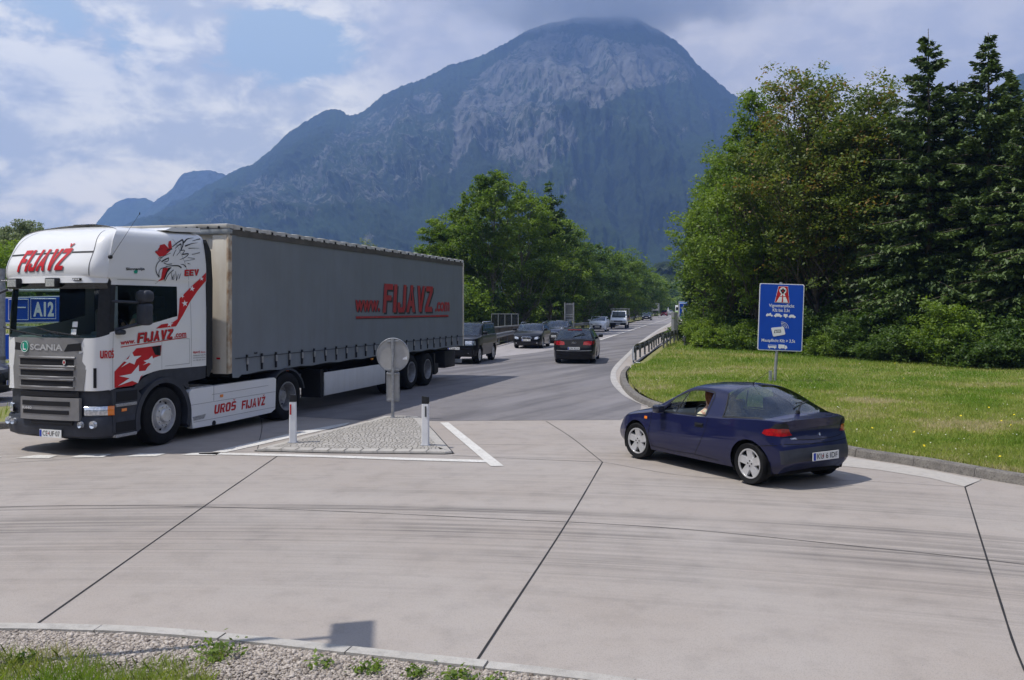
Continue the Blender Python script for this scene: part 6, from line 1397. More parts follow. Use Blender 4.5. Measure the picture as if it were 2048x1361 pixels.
for s, ws in ((1, (1.0, .35)), (-1, (.2, -.45))):
    mb = MB(); a_ = PC.hit(YC + .75 if s > 0 else YC - .05, 1.93, 'front', .03); b_ = PC.hit(YC + .05 if s > 0 else YC - .80, 2.02, 'front', .03); mb.cyl(a_, b_, .014, .009, 6); mb.cyl((b_.x, b_.y - .25, b_.z + .05), (b_.x, b_.y + .28, b_.z - .06), .010, n=5); mb.build('wiper', M['plastic'], TK)
for y, z in ((.60, 1.96), (.62, 2.08)):
    h_ = PC.hit(YC + y, z, 'front', .006); mb = MB(); mb.add([(h_.x, h_.y - .06, h_.z), (h_.x, h_.y + .06, h_.z), (h_.x - .01, h_.y + .06, h_.z + .09), (h_.x - .01, h_.y - .06, h_.z + .09)], [(0, 1, 2, 3)]); mb.build('windscreen_sticker', M['deco_white'], TK)
# front lettering and stripe on the roof box
PC.seam('roof_stripe', M['plastic'], TK, [(YC - .93, 3.265), (YC - .5, 3.275), (YC, 3.285), (YC + .5, 3.295), (YC + .93, 3.30)], .03, 'front', .004, 4)
for s in (1, -1): PC.seam('roof_box_seam', M['plastic'], TK, [(YC + s * .955, 2.91), (YC + s * .95, 3.1), (YC + s * .93, 3.35), (YC + s * .86, 3.55), (YC + s * .78, 3.68)], .012, 'front', .004, 5)
def ptext(mb, P_, txt, a0, a1, b0, b1, ax, off, bold=.03, shear=.0, slope=0.0):
    A, B_, fs = text_geo(txt, bold, shear); vs = []
    for p_, q_ in zip(A, B_):
        h = P_.hit(a0 + (a1 - a0) * p_, b0 + (b1 - b0) * q_ + slope * p_, ax, off); vs.append(tuple(h) if h else (0, 0, 0))
    mb.add(vs, fs)
for off, m_, d in ((.006, 'deco_grey', .018), (.011, 'deco_red', 0)):
    mb = MB(); ptext(mb, PC, 'FIJAVŽ', -.58 + d, .56 + d, 2.985 - d, 3.345 - d, 'front', off, .045, .22, .02); mb.build('lettering', M[m_], TK)
# near-side decoration ------------------------------------------------
def S(mb, pts, off, mi=0): PC.patch(mb, pts, 'l', off, .12, mi)
def S2(mb, pts, off): PC.patch(mb, pts, 'l', .007, .05)
mb = MB(); S(mb, [(1.115, 1.35), (.63, 1.71), (.04, 1.74), (.06, 1.56), (.22, 1.53), (.28, 1.44), (.37, 1.38), (.61, 1.12), (.74, 1.09), (1.115, 1.085)], .004); mb.build('red_foil', M['deco_red'], TK)
for st in ([(1.05, 1.11), (.79, 1.22), (1.02, 1.27), (.75, 1.29), (.58, 1.43), (.58, 1.32), (.38, 1.32), (.54, 1.23), (.60, 1.12), (.73, 1.17)], [(.98, 1.41), (.85, 1.49), (.96, 1.52), (.82, 1.54), (.74, 1.66), (.69, 1.58), (.52, 1.58), (.64, 1.52), (.68, 1.44), (.79, 1.48)], [(.49, 1.42), (.40, 1.46), (.47, 1.49), (.36, 1.51), (.27, 1.57), (.25, 1.52), (.14, 1.52), (.24, 1.47), (.26, 1.42), (.35, 1.45)]):
    mb = MB(); S(mb, st, .008); mb.build('star', M['deco_white'], TK)
mb = MB(); S2(mb, [(.18, 2.03), (.05, 2.10), (-.23, 2.13), (-.36, 2.19), (-.40, 2.36), (-.42, 2.56), (-1.12, 3.05), (-1.12, 2.89), (-.9, 2.71), (-.69, 2.5), (-.49, 2.25), (-.32, 2.06)], .004); mb.build('red_foil', M['deco_red'], TK)
for cx, cz, rr_, an in ((-.16, 2.105, .085, .5), (-.55, 2.47, .085, .2), (-.49, 2.60, .055, .9), (-.75, 2.74, .075, .5), (-.99, 2.93, .06, .3)):
    mb = MB(); S(mb, [(cx + (rr_ if k % 2 == 0 else rr_ * .40) * math.cos(an + k * math.pi / 5), cz + (rr_ if k % 2 == 0 else rr_ * .40) * .75 * math.sin(an + k * math.pi / 5)) for k in range(10)], .008); mb.build('star', M['deco_white'], TK)
def stext(txt, xa, xb, za, zb2, mt_, off=.006, slope=0.0, bold=.03, shear=0.0, P_=None, name='lettering', parent=None):
    mb = MB(); ptext(mb, P_ or PC, txt, xa, xb, za, zb2, 'l', off, bold, -shear if False else shear, slope); return mb.build(name, M[mt_], parent or TK)
stext('www.', .99, .66, 1.775, 1.835, 'deco_red', slope=.02, bold=.03)
stext('FIJAVZ', .61, -.26, 1.79, 1.955, 'ink', .006, .055, .05, .12); stext('FIJAVZ', .625, -.245, 1.80, 1.965, 'deco_red', .011, .055, .04, .12)
stext('.com', -.28, -.585, 1.855, 1.93, 'deco_red', slope=.015, bold=.03)
mb = MB(); PC.line(mb, [(.98, 1.745), (.2, 1.80), (-.60, 1.86)], .014, 'l', .006, k=4); mb.build('red_line', M['deco_red'], TK)
stext('EEV', -.545, -.93, 2.955, 3.065, 'deco_grey', .005, .03, .05, .1); stext('EEV', -.53, -.915, 2.965, 3.075, 'deco_red', .009, .03, .045, .05)
stext('Slovenija', .87, .44, 3.0, 3.06, 'ink', .006, .02, .03); mb = MB(); S(mb, [(.70, 3.0), (.68, 2.97), (.62, 2.97), (.60, 3.02), (.66, 3.03)], .009); mb.build('green_mark', M['deco_green'], TK)
stext('FIJAVŽ d.o.o.', -.77, -1.11, 1.545, 1.60, 'deco_red', .006, .0, .03)
for k, tx_ in enumerate(('Ljubljanska cesta 34g', '3215 Slovenske Konjice', 'tel. +386 (0)41 601 011')): stext(tx_, -.77, -1.11, 1.50 - k * .045, 1.53 - k * .045, 'deco_grey', .006, .0, .01)
stext('UROŠ', 1.34, 1.135, 1.575, 1.70, 'deco_red', .012, .0, .04)
for s_, a_, b_ in (('UROŠ', -1.30, -1.97), ('FIJAVŽ', -2.12, -2.90)):
    mb = MB(); text_on(mb, s_, [(a_, YC + 1.194, .385), (b_, YC + 1.194, .40), (b_, YC + 1.194, .575), (a_, YC + 1.194, .555)], bold=.04, shear=.12); mb.build('lettering', M['deco_red'], TK)
for pts in ([(1.15, 1.08), (1.15, 1.5), (1.14, 1.98)], [(.03, 1.32), (.03, 1.8), (.0, 2.0)], [(-.03, 1.84), (-.67, 1.83)], [(-.67, 1.83), (-.68, 1.38)], [(-.05, 1.37), (-.68, 1.38)], [(1.2, 2.86), (.2, 2.86), (.18, 2.80)], [(-.72, 1.32), (-.72, 2.0), (-.68, 2.7), (-.60, 3.1), (-.42, 3.45), (-.30, 3.62)]):
    PC.seam('panel_seam', M['deco_grey'], TK, pts, .006, 'l', .003)
mb = MB(); S(mb, [(.20, 1.58), (.28, 1.72), (.06, 1.735), (.07, 1.56)], .008); mb.box(.08, .14, YC + 1.15, YC + 1.18, 1.58, 1.71, bev=.01); mb.build('door_handle', M['slot'], TK)
for s in (1, -1):
    mb = MB(); hh = [PC.hit(YC + s * a_, b_, 'front', .012) for a_, b_ in ((.985, 1.10), (.985, 1.42), (1.03, 1.42), (1.03, 1.10))]
    if all(hh): mb.add([tuple(h) for h in hh], [(0, 1, 2, 3)]); mb.build('air_inlet', M['slot'], TK)
# eagle head --------------------------------------------------------------
def gz(x, y):                            # drawing coordinates -> metres on the cab side
    return (.19 - (x - 390) / 1300 * 1.23, 3.36 - (y - 480) / 360 * .312 + (x - 390) / 1300 * 0.0)
def gpoly(pts, m_, off=.006, nm='eagle_mark'):
    mb = MB(); PC.patch(mb, [gz(*p) for p in pts], 'l', off, .2); mb.build(nm, M[m_], TK)
def gstroke(pts, w0, w1=None, m_='ink'):
    w1 = w0 if w1 is None else w1; P2 = [np.array(gz(*p)) for p in spline(pts, 4)]; L_ = len(P2); l, r = [], []
    for i, p in enumerate(P2):
        d = P2[min(i + 1, L_ - 1)] - P2[max(i - 1, 0)]; d /= np.hypot(*d) + 1e-9; w = (w0 + (w1 - w0) * i / (L_ - 1)) * .0005; nrm = np.array([-d[1], d[0]]) * w; l.append(p + nrm); r.append(p - nrm)
    mb = MB(); vs = [PC.hit(q[0], q[1], 'l', .008) for q in l + r]; mb.add([tuple(v) for v in vs], [(i, i + 1, L_ + i + 1, L_ + i) for i in range(L_ - 1)]); mb.build('eagle_outline', M[m_], TK)
gpoly([(390, 480), (500, 570), (640, 545), (790, 440), (850, 380), (850, 220), (790, 240), (755, 310), (760, 385), (720, 350), (660, 305), (600, 320), (540, 335), (520, 385), (490, 410), (480, 450)], 'deco_red', .006, 'crown')
gpoly([(585, 795), (700, 790), (800, 770), (700, 860), (640, 960), (600, 1030), (450, 1075), (540, 1000), (555, 900)], 'deco_red', .006, 'tongue')
gpoly([(720, 790), (810, 768), (700, 880), (620, 1050), (605, 1010), (650, 900)], 'ink', .010)
for pts, w0, w1 in (([(530, 640), (460, 690), (405, 790), (420, 900), (490, 985)], 12, 20), ([(490, 985), (480, 900), (520, 820), (600, 790), (700, 770)], 14, 10), ([(490, 640), (600, 560), (700, 520), (800, 480)], 10, 8), ([(550, 670), (650, 620), (740, 580)], 26, 16), ([(600, 690), (700, 715), (820, 700)], 10, 14), ([(740, 580), (730, 630), (690, 660), (620, 670)], 14, 10),
                    ([(660, 760), (850, 735), (1000, 735), (1075, 770)], 8, 30), ([(860, 350), (1000, 260), (1180, 170)], 14, 22), ([(1180, 170), (1160, 280), (1090, 400)], 30, 16), ([(930, 380), (1020, 310), (1110, 270)], 10, 26), ([(1110, 270), (1080, 400), (960, 520)], 14, 8), ([(1180, 240), (1320, 150), (1510, 110)], 30, 4), ([(1210, 310), (1400, 245), (1590, 210)], 26, 3), ([(1440, 185), (1560, 150), (1690, 120)], 8, 18),
                    ([(1300, 350), (1450, 335), (1600, 330)], 14, 3), ([(1380, 470), (1480, 455), (1610, 420)], 10, 12), ([(1070, 410), (1190, 400), (1110, 490)], 14, 10), ([(1110, 490), (1290, 465), (1180, 550), (1030, 605)], 22, 6), ([(1260, 545), (1460, 565), (1150, 630)], 8, 6), ([(1060, 700), (1150, 705), (1195, 750)], 8, 24), ([(1250, 670), (1330, 680)], 16, 4), ([(640, 1060), (720, 930), (860, 820)], 12, 16), ([(800, 880), (830, 1030)], 10, 14), ([(830, 1000), (880, 900)], 16, 6), ([(860, 1030), (890, 930)], 14, 6), ([(915, 850), (945, 1040)], 10, 16), ([(945, 1030), (990, 900)], 14, 8), ([(1005, 1000), (1060, 880)], 18, 5), ([(860, 540), (920, 440), (960, 400)], 14, 8), ([(400, 470), (500, 430), (600, 400)], 8, 6), ([(700, 430), (850, 390)], 20, 24), ([(470, 620), (500, 590), (560, 580)], 8, 8)):
    gstroke(pts, w0, w1)

# ------------------------------------------------------------------ the trailer (origin under the middle of its front edge)
TR = empty('semi_trailer', (-6.618, 17.66, .006), -1.843)
tag(TR, 'long curtain-sided trailer with dark grey tarpaulin and worn red lettering behind the white cab', 'trailer')
L0 = -13.85; YN = 1.262
def tarp_mat(name, c, c2, wear=.25):
    m = mat(name, c, .55, nscale=.8, namp=.1, bump=.25, bscale=3); t = m.node_tree; b = t.nodes['Principled BSDF']
    src = b.inputs['Base Color'].links[0].from_socket
    mp = t.nodes.new('ShaderNodeMapping'); mp.inputs['Scale'].default_value = (2.4, 1, .22); tcn = t.nodes.new('ShaderNodeTexCoord'); t.links.new(tcn.outputs['Object'], mp.inputs[0])
    n = t.nodes.new('ShaderNodeTexNoise'); n.inputs['Scale'].default_value = 1.6; n.inputs['Detail'].default_value = 10; n.inputs['Roughness'].default_value = .7; t.links.new(mp.outputs[0], n.inputs['Vector'])
    mr = t.nodes.new('ShaderNodeMapRange'); mr.inputs[1].default_value = .45; mr.inputs[2].default_value = .75; mr.inputs[4].default_value = wear; t.links.new(n.outputs[0], mr.inputs[0])
    mx = t.nodes.new('ShaderNodeMix'); mx.data_type = 'RGBA'; t.links.new(mr.outputs[0], mx.inputs[0]); t.links.new(src, mx.inputs[6]); mx.inputs[7].default_value = (*c2, 1); t.links.new(mx.outputs[2], b.inputs['Base Color']); return m
M['tarp'] = tarp_mat('grey_tarpaulin', (.168, .188, .212), (.142, .150, .160), .6)
M['rooftarp'] = tarp_mat('dirty_white_canvas', (.50, .48, .44), (.17, .14, .11), .8)
M['cream'] = tarp_mat('cream_painted_steel', (.62, .58, .50), (.30, .17, .08), .40)
M['rust'] = mat('rust', (.20, .075, .025), .9, nscale=12, namp=.5)
M['skirtw'] = tarp_mat('trailer_side_panel', (.55, .55, .55), (.40, .38, .35), .5)
M['worn_red'] = tarp_mat('worn_red_print', (.34, .022, .026), (.20, .12, .12), .55)
M['worn_ink'] = mat('worn_black_print', (.03, .03, .034), .6)
for s in (1, -1):
    nx, nz = 140, 22; xs = np.linspace(.0, L0, nx); zs = np.linspace(1.09, 3.83, nz); X, Z2 = np.meshgrid(xs, zs, indexing='ij')
    wob = (fbm(X * .9, Z2 * .7, 4, 5) - .5) * .020 + (fbm(X * 3.2, Z2 * 1.3, 3, 9) - .5) * .010 * np.clip((2.0 - Z2), 0, 1) * 2
    low = np.clip((1.45 - Z2) / .36, 0, 1); wob = wob + low * (.012 * np.sin(X * 9.5) + .012) ; wob = wob + np.exp(-((X + .25) / .25) ** 2) * low * .03
    Zs = Z2 + low * .012 * np.sin(X * 4.7 + 1) ; Zs[:3, 0] -= .06
    V = np.stack([X, s * (YN + wob), Zs], -1).reshape(-1, 3); i = (np.arange(nx - 1)[:, None] * nz + np.arange(nz - 1)[None]).reshape(-1); Fc = np.stack([i, i + 1, i + nz + 1, i + nz], -1)
    if s < 0: Fc = Fc[:, ::-1]
    me = bpy.data.meshes.new('side_curtain'); fast_mesh(me, V, Fc, 4); me.materials.append(M['tarp']); me.shade_smooth(); o = bpy.data.objects.new('side_curtain', me); COL.objects.link(o); o.parent = TR
    if s > 0: CU = o; cuV = V; cuF = Fc
    mb = MB(); mb.box(L0 - .02, .06, s * 1.262 - .02, s * 1.262 + .022, 3.79, 3.915); mb.build('side_rail', mat('rail_steel', (.085, .078, .07), .7, nscale=3, namp=.3), TK if False else TR)
    mb = MB(); mb.box(L0 - .02, .0, s * 1.20 - .03, s * 1.20 + .02, 1.10, 1.20); mb.build('bottom_rail', M['slot'], TR)
    for k in range(24):
        x = -.51 - k * (13.22 - .51) / 23
        mb = MB(); mb.box(x - .022, x + .022, s * 1.285 - .010, s * 1.285 + .012, 1.14, 1.46); sp = mb.build('strap', M['slot'], TR)
        mb = MB(); mb.box(x - .032, x + .032, s * 1.300 - .012, s * 1.300 + .012, 1.27, 1.40, bev=.008); mb.build('buckle', M['steel'], sp, 40)
    mb = MB(); mb.tube([(x, s * (1.289), 1.405) for x in np.linspace(-.1, L0, 40)], .007, 4); mb.build('strap_seam', M['slot'], TR)
    mb = MB(); mb.box(L0 - .04, L0 + .06, s * 1.262 - .05, s * 1.262 + .03, 1.08, 3.90); mb.build('rear_post', M['cream'], TR)
    mb = MB(); mb.box(-.14, .03, s * 1.262 - .04, s * 1.262 + .02, 1.12, 3.80) ; mb.build('curtain_edge', M['tarp'], TR)
PT = Proj([type('q', (), {'v': [tuple(v) for v in cuV], 'f': [list(f) for f in cuF]})()])
mb = MB(); nx = 48; xs = np.linspace(.06, L0 - .02, nx)
prof = [(-1.285, 3.90), (-1.27, 3.985), (-1.1, 4.0), (0, 4.01), (1.1, 4.0), (1.27, 3.985), (1.285, 3.90)]; vs = []
for i, x in enumerate(xs):
    for j, (y, z) in enumerate(prof): vs.append((x, y + (.008 if i % 2 else -.004) * np.sign(y), z + (.010 if i % 2 else -.010) * (1 if 0 < j < 6 else 1.0)))
mb.add(vs, [(i * 7 + j, i * 7 + j + 1, (i + 1) * 7 + j + 1, (i + 1) * 7 + j) for i in range(nx - 1) for j in range(6)] + [tuple(range(7)), tuple(range((nx - 1) * 7, nx * 7))]); mb.build('roof_canvas', M['rooftarp'], TR, 40, recalc=True)
for k in range(24):
    x = -.3 - k * .575
    mb = MB(); mb.box(x - .03, x + .03, 1.278, 1.305, 3.90, 3.955, bev=.008); mb.build('roof_clip', M['slot'], TR)
# front wall
mb = MB(); mb.box(-.04, .045, -1.24, 1.24, 1.14, 3.84)
fw = mb.build('front_wall', M['cream'], TR)
for y in np.linspace(-1.0, .86, 8): mb = MB(); mb.box(.045, .075, y - .06, y + .06, 1.2, 3.72, bev=.012); mb.build('wall_rib', M['cream'], fw, 40)
mb = MB(); mb.box(-.02, .12, .92, 1.275, 1.12, 3.80, bev=.02); po = mb.build('corner_post', M['cream'], TR, 40)
mb = MB(); mb.box(.0, .128, 1.235, 1.283, 1.13, 3.78, bev=.01); mb.build('post_edge', mat('stained_edge', (.52, .47, .38), .8, nscale=5, namp=.6, col2=(.26, .16, .09)), po, 40)
mb = MB(); mb.box(.122, .128, 1.02, 1.10, 1.40, 1.435); mb.build('red_mark', M['deco_red'], po)
mb = MB(); mb.box(-.02, .15, -1.28, 1.285, 3.80, 3.91, bev=.02); mb.build('front_header', mat('grey_header', (.30, .32, .33), .6, nscale=4, namp=.3), TR, 40)
mb = MB(); mb.box(-.2, .16, -1.27, 1.27, 3.91, 4.0, bev=.02); mb.build('front_canvas', M['rooftarp'], TR, 40)
for k in range(5): mb = MB(); mb.cyl((.155, 1.1 - k * .24, 3.93), (.175, 1.1 - k * .24, 3.93), .025, n=8); mb.build('canvas_eyelet', M['slot'], TR)
mb = MB(); mb.box(L0 - .03, L0 + .03, -1.24, 1.24, 1.2, 3.85); mb.build('rear_doors', M['cream'], TR)
mb = MB(); mb.box(L0, 0, -1.2, 1.2, 1.06, 1.16); mb.build('floor', M['slot'], TR)
mb = MB()
for s in (1, -1): mb.box(L0 + .3, -.8, s * .5 - .05, s * .5 + .05, .82, 1.08)
for x in (-7.99, -9.3, -10.61): mb.cyl((x, -1.0, .52), (x, 1.0, .52), .075); mb.box(x - .35, x + .25, -.6, .6, .55, .82)
mb.build('chassis', M['slot'], TR)
for s in (1, -1):
    mb = MB(); mb.box(-7.36, -3.85, s * 1.235 - .012, s * 1.235 + .012, .33, .87, bev=.006); mb.build('side_panel', M['skirtw'], TR, 40)
    mb = MB(); mb.box(-3.84, -3.70, s * 1.22 - .5 * (s > 0), s * 1.22 + .5 * (s < 0), .30, .95); mb.build('panel_end', M['slot'], TR)
    mb = MB(); mb.prism([(-8.5 + 0, 0)] * 0 + [(-11.22, .95), (-11.28, .28), (-11.40, .28), (-11.62, .34), (-11.62, .62), (-11.34, .64), (-11.34, .95)], lambda a, b, t: (a, s * t, b), .80, 1.20); mb.build('mudflap', M['plastic'], TR, recalc=True)
    mb = MB(); mb.box(-13.25, -12.25, s * 1.0 - .22, s * 1.0 + .20, .42, .98, bev=.03); mb.build('pallet_box', M['plastic'], TR, 40)
    for x in (-7.99, -9.3, -10.61): truck_wheel(TR, x, s * 1.055, s, False, .50, None, .36)
    for x in (-2.2, -6.5, -8.6): mb = MB(); mb.box(x - .05, x + .05, s * 1.24 - .02, s * 1.24 + .02, 1.02, 1.06); mb.build('side_marker', M['orange'], TR)
    mb = MB(); mb.box(L0 - .06, L0 + .0, s * .70 - .22, s * .70 + .22, .78, .92); mb.build('taillight', M['redlamp'], TR)
    mb = MB(); mb.cyl((-2.55, s * .75, .25), (-2.55, s * .75, 1.06), .06, n=8); mb.box(-2.65, -2.45, s * .75 - .12, s * .75 + .12, .2, .26); mb.build('landing_leg', M['slot'], TR)
mb = MB(); mb.box(L0 - .06, L0, -1.2, 1.2, .50, .62); mb.build('rear_bumper', M['skirtw'], TR)
def tt(txt, xa, xb, za, zb2, m_, off, slope=0, bold=.03, shear=0, wear=False):
    mb = MB(); ptext(mb, PT, txt, xa, xb, za, zb2, 'l', off, bold, shear, slope); return mb.build('lettering', M[m_], TR)
tt('www.', -5.50, -6.98, 2.26, 2.56, 'worn_ink', .008, bold=.04, shear=.12); tt('www.', -5.44, -6.92, 2.28, 2.58, 'worn_red', .016, bold=.03, shear=.12)
tt('FIJAVZ', -7.22, -11.06, 2.20, 2.98, 'worn_ink', .008, bold=.06, shear=.10); tt('FIJAVZ', -7.12, -10.96, 2.25, 3.03, 'worn_red', .016, bold=.05, shear=.10)
tt('.com', -11.15, -12.48, 2.25, 2.56, 'worn_red', .012, bold=.03, shear=.10)
mb = MB(); PT.patch(mb, [(-5.50, 2.095), (-12.38, 2.07), (-12.38, 2.10), (-5.50, 2.125)], 'l', .010, .4); mb.build('underline_shadow', M['worn_ink'], TR)
mb = MB(); PT.patch(mb, [(-5.48, 2.115), (-12.36, 2.09), (-12.36, 2.14), (-5.48, 2.165)], 'l', .016, .4); mb.build('underline', M['worn_red'], TR)
mb = MB(); PT.patch(mb, [(-.80, 1.46), (-.92, 1.46), (-.92, 1.50), (-.85, 1.485), (-.80, 1.50)], 'l', .010, .4); mb.build('curtain_emblem', M['worn_ink'], TR)
# ------------------------------------------------------------------ traffic on the road
ALLG = 'cars driving on the approach road'
def badge_rings(root, P_, q):
    h = P_.hit(0, q['zt'] - .13, 'back', .012); mb = MB()
    for k in range(4): mb.tube([(h.x, -.066 + k * .044 + .03 * math.cos(a), h.z + .03 * math.sin(a)) for a in np.linspace(0, 6.283, 15)], .005, 4)
    mb.build('badge', M['chrome'], root)
def badge_s(root, P_, q):
    h = P_.hit(0, q['zb'] - .10, 'front', .012); mb = MB()
    mb.add([(h.x, -.045, h.z - .045), (h.x, .045, h.z - .045), (h.x, .045, h.z + .045), (h.x, -.045, h.z + .045)], [(0, 1, 2, 3)]); b_ = mb.build('badge', M['chrome'], root)
    mb = MB(); text_on(mb, 'S', [(h.x + .006, -.03, h.z - .035), (h.x + .006, .03, h.z - .035), (h.x + .006, .03, h.z + .035), (h.x + .006, -.03, h.z + .035)], bold=.04); mb.build('lettering', M['ink'], b_)
# estate driving away (tail towards the camera)
q = dict(w=.905, zr=1.46, zb=.70, zc=.98, zt=1.02, xn=.95, xc=-.12, xw=-.92, xr=-3.25, xg=-3.62, xe=-3.0, xt=-3.86, sill=.20, r=.325, wb=2.84, tw=.225, paint='black', spokes=10, glass_side='glass_dark', glass_rear='glass', zpl=(.40, .60), ti=.22)
c, P_, RV_, TV_, qq = std_car('estate_car', q)
dress(c, P_, q, 1, 'ON 823A', badge_rings, rails=True, lampr=[(.40, .80), (.42, .93), (.60, .97), (.86, .95), (.88, .82), (.66, .79)])
mb = MB(); P_.line(mb, [(.74, .57), (.3, .555), (-.3, .555), (-.74, .57)], .03, 'back', .01); mb.build('bumper_chrome_line', M['steel'], c)
mb = MB(); P_.patch(mb, [(.72, .24), (-.72, .24), (-.74, .36), (.74, .36)], 'back', .006, .08); mb.build('bumper_skirt', M['plastic'], c)
mb = MB(); h = P_.hit(-3.28, .0, 'top', .012); mb.box(h.x - .02, h.x + .02, -.30, .30, h.z - .02, h.z + .015); mb.build('brake_light', M['redlamp'], c)
mb = MB(); h = P_.hit(-2.7, 0, 'top', 0); mb.cyl((h.x, 0, h.z), (h.x - .15, 0, h.z + .2), .006, .004, 5); mb.build('antenna', M['plastic'], c)
mb = MB(); a_ = P_.hit(-3.60, .0, 'top', .03); b_ = P_.hit(-3.5, -.45, 'top', .03)
if a_ and b_: mb.cyl(a_, b_, .014, n=5); mb.build('rear_wiper', M['plastic'], c)
yawA = math.atan2(1, .145)
# near rear-left wheel at (1.84,39.07): work back to the front axle
fxv = Vector((math.cos(yawA), math.sin(yawA))); put(c, (1.86 + fxv.x * 2.84, 39.0 + fxv.y * 2.84), yawA, 1, .90, 'black estate car with red tail lamps driving away up the road', 'car', ALLG)
# estate coming towards the camera
q = dict(w=.865, zr=1.43, zb=.70, zc=.97, zt=1.0, xn=.90, xc=-.18, xw=-.95, xr=-3.0, xg=-3.30, xe=-2.75, xt=-3.50, sill=.19, r=.315, wb=2.58, tw=.21, paint='black', spokes=5, glass_side='glass_dark', zpl=(.44, .60), chrome_grille=1)
c, P_, _, _, qq = std_car('estate_car', q); dress(c, P_, q, 1, 'BD BL 750', badge_s, rails=True)
yawT = lambda dxy: math.atan2(-1, -dxy)
put(c, (1.83, 52.2), yawT(.185), 1, .86, 'black estate car with silver roof rails coming towards the island', 'car', ALLG)
# dark wagon behind it
q = dict(w=.93, zr=1.50, zb=.76, zc=1.02, zt=1.05, xn=.95, xc=-.15, xw=-.98, xr=-3.2, xg=-3.6, xe=-2.95, xt=-3.80, sill=.20, r=.34, wb=2.81, tw=.23, paint='darkblue', spokes=5, glass_side='glass_dark', zpl=(.44, .60), chrome_grille=1)
c, P_, _, _, qq = std_car('estate_car', q); dress(c, P_, q, 1, 'I 247 KR', None, rails=False, grille=[(-.34, .74), (.34, .74), (.30, .42), (-.30, .42)])
put(c, (3.72, 59.5), yawT(.19), 1, .92, 'dark blue estate car half hidden between the two black estate cars', 'car', ALLG)
# off-roader behind the trailer
q = dict(w=.945, zr=1.70, zb=1.02, zc=1.17, zt=1.18, xn=.82, xc=-.30, xw=-.90, xr=-3.15, xg=-3.36, xe=-2.95, xt=-3.52, sill=.34, r=.365, wb=2.66, tw=.235, ra=.43, paint='black', spokes=6, glass_side='glass_dark', zpl=(.62, .8), ti=.12)
c, P_, _, _, qq = std_car('off_roader', q); dress(c, P_, q, 1, 'W 638 TA', None, rails=True, lampf=[(.46, .80), (.46, .98), (.84, .98), (.86, .80)], grille=[(-.42, .98), (.42, .98), (.42, .80), (-.42, .80)])
mb = MB(); P_.patch(mb, [(-.80, .42), (.80, .42), (.82, .60), (-.82, .60)], 'front', .008, .08); mb.build('bumper_skirt', M['plastic'], c)
mb = MB(); mb.box(-1.3, -1.25, -.62, .62, 1.775, 1.80); mb.box(-2.6, -2.55, -.62, .62, 1.775, 1.80); mb.build('roof_bar', M['plastic'], c) if False else None
put(c, (-1.33, 38.1), yawT(.20), 1, .93, 'black off-roader with roof rails emerging from behind the trailer', 'car', ALLG)
# white hatchback
q = dict(w=.87, zr=1.46, zb=.78, zc=1.0, zt=1.02, xn=.80, xc=-.10, xw=-.92, xr=-2.72, xg=-3.0, xe=-2.45, xt=-3.18, sill=.20, r=.31, wb=2.51, tw=.2, paint='white', spokes=5, glass_side='glass_dark', zpl=(.42, .60))
c, P_, _, _, qq = std_car('hatchback', q); dress(c, P_, q, 1, 'RO AM 12', None, lampf=[(.44, .66), (.50, .74), (.72, .86), (.84, .86), (.80, .74), (.60, .66)], grille=[(-.36, .62), (.36, .62), (.46, .56), (.40, .38), (-.40, .38), (-.46, .56)])
mb = MB(); P_.patch(mb, [(-.2, .76), (.2, .76), (.14, .70), (-.14, .70)], 'front', .008, .08); mb.build('badge_bar', M['steel'], c)
put(c, (9.12, 86.5), yawT(.20), 1, .86, 'white hatchback in front of the pickup with ladder rack', 'car', ALLG)
# distant dark small car, red car, silver car
for k, (nm, pt, xy, lab, zr) in enumerate((('small_car', 'darkblue', (24.55, 158.4), 'dark small car alone on the far stretch of the road', 1.45), ('small_car', 'redp', (38.7, 224), 'red car with headlights on at the far end of the road', 1.55), ('small_car', 'steel', (43.2, 242), 'pale car just behind the red one at the far end of the road', 1.5))):
    q = dict(w=.88, zr=zr, zb=.78, zc=1.0, zt=1.02, xn=.80, xc=-.10, xw=-.85, xr=-2.9, xg=-3.15, xe=-2.6, xt=-3.25, sill=.22, r=.31, wb=2.55, tw=.2, paint=pt, spokes=5, glass_side='glass_dark', zpl=(.42, .6))
    c, P_, _, _, qq = std_car(nm, q); dress(c, P_, q, 1, 'KB 4', None); put(c, xy, yawT(.205), 1, .87, lab, 'car', ALLG)
# dark car on the side road at the left edge
q = dict(w=.87, zr=1.42, zb=.72, zc=.96, zt=1.0, xn=.88, xc=-.18, xw=-.95, xr=-2.9, xg=-3.2, xe=-2.7, xt=-3.40, sill=.20, r=.31, wb=2.6, tw=.21, paint='black', spokes=7, glass_side='glass_dark')
c, P_, _, _, qq = std_car('parked_car', q); dress(c, P_, q, 1, 'S 92', None)
fxv = Vector((math.cos(math.pi), 0)); c.location = (-12.35 - 2.6 * 0 - .9, 22.0, .125); c.rotation_euler = (0, 0, math.pi * .02); tag(c, 'dark car on the side road cut by the left edge of the photo', 'car')
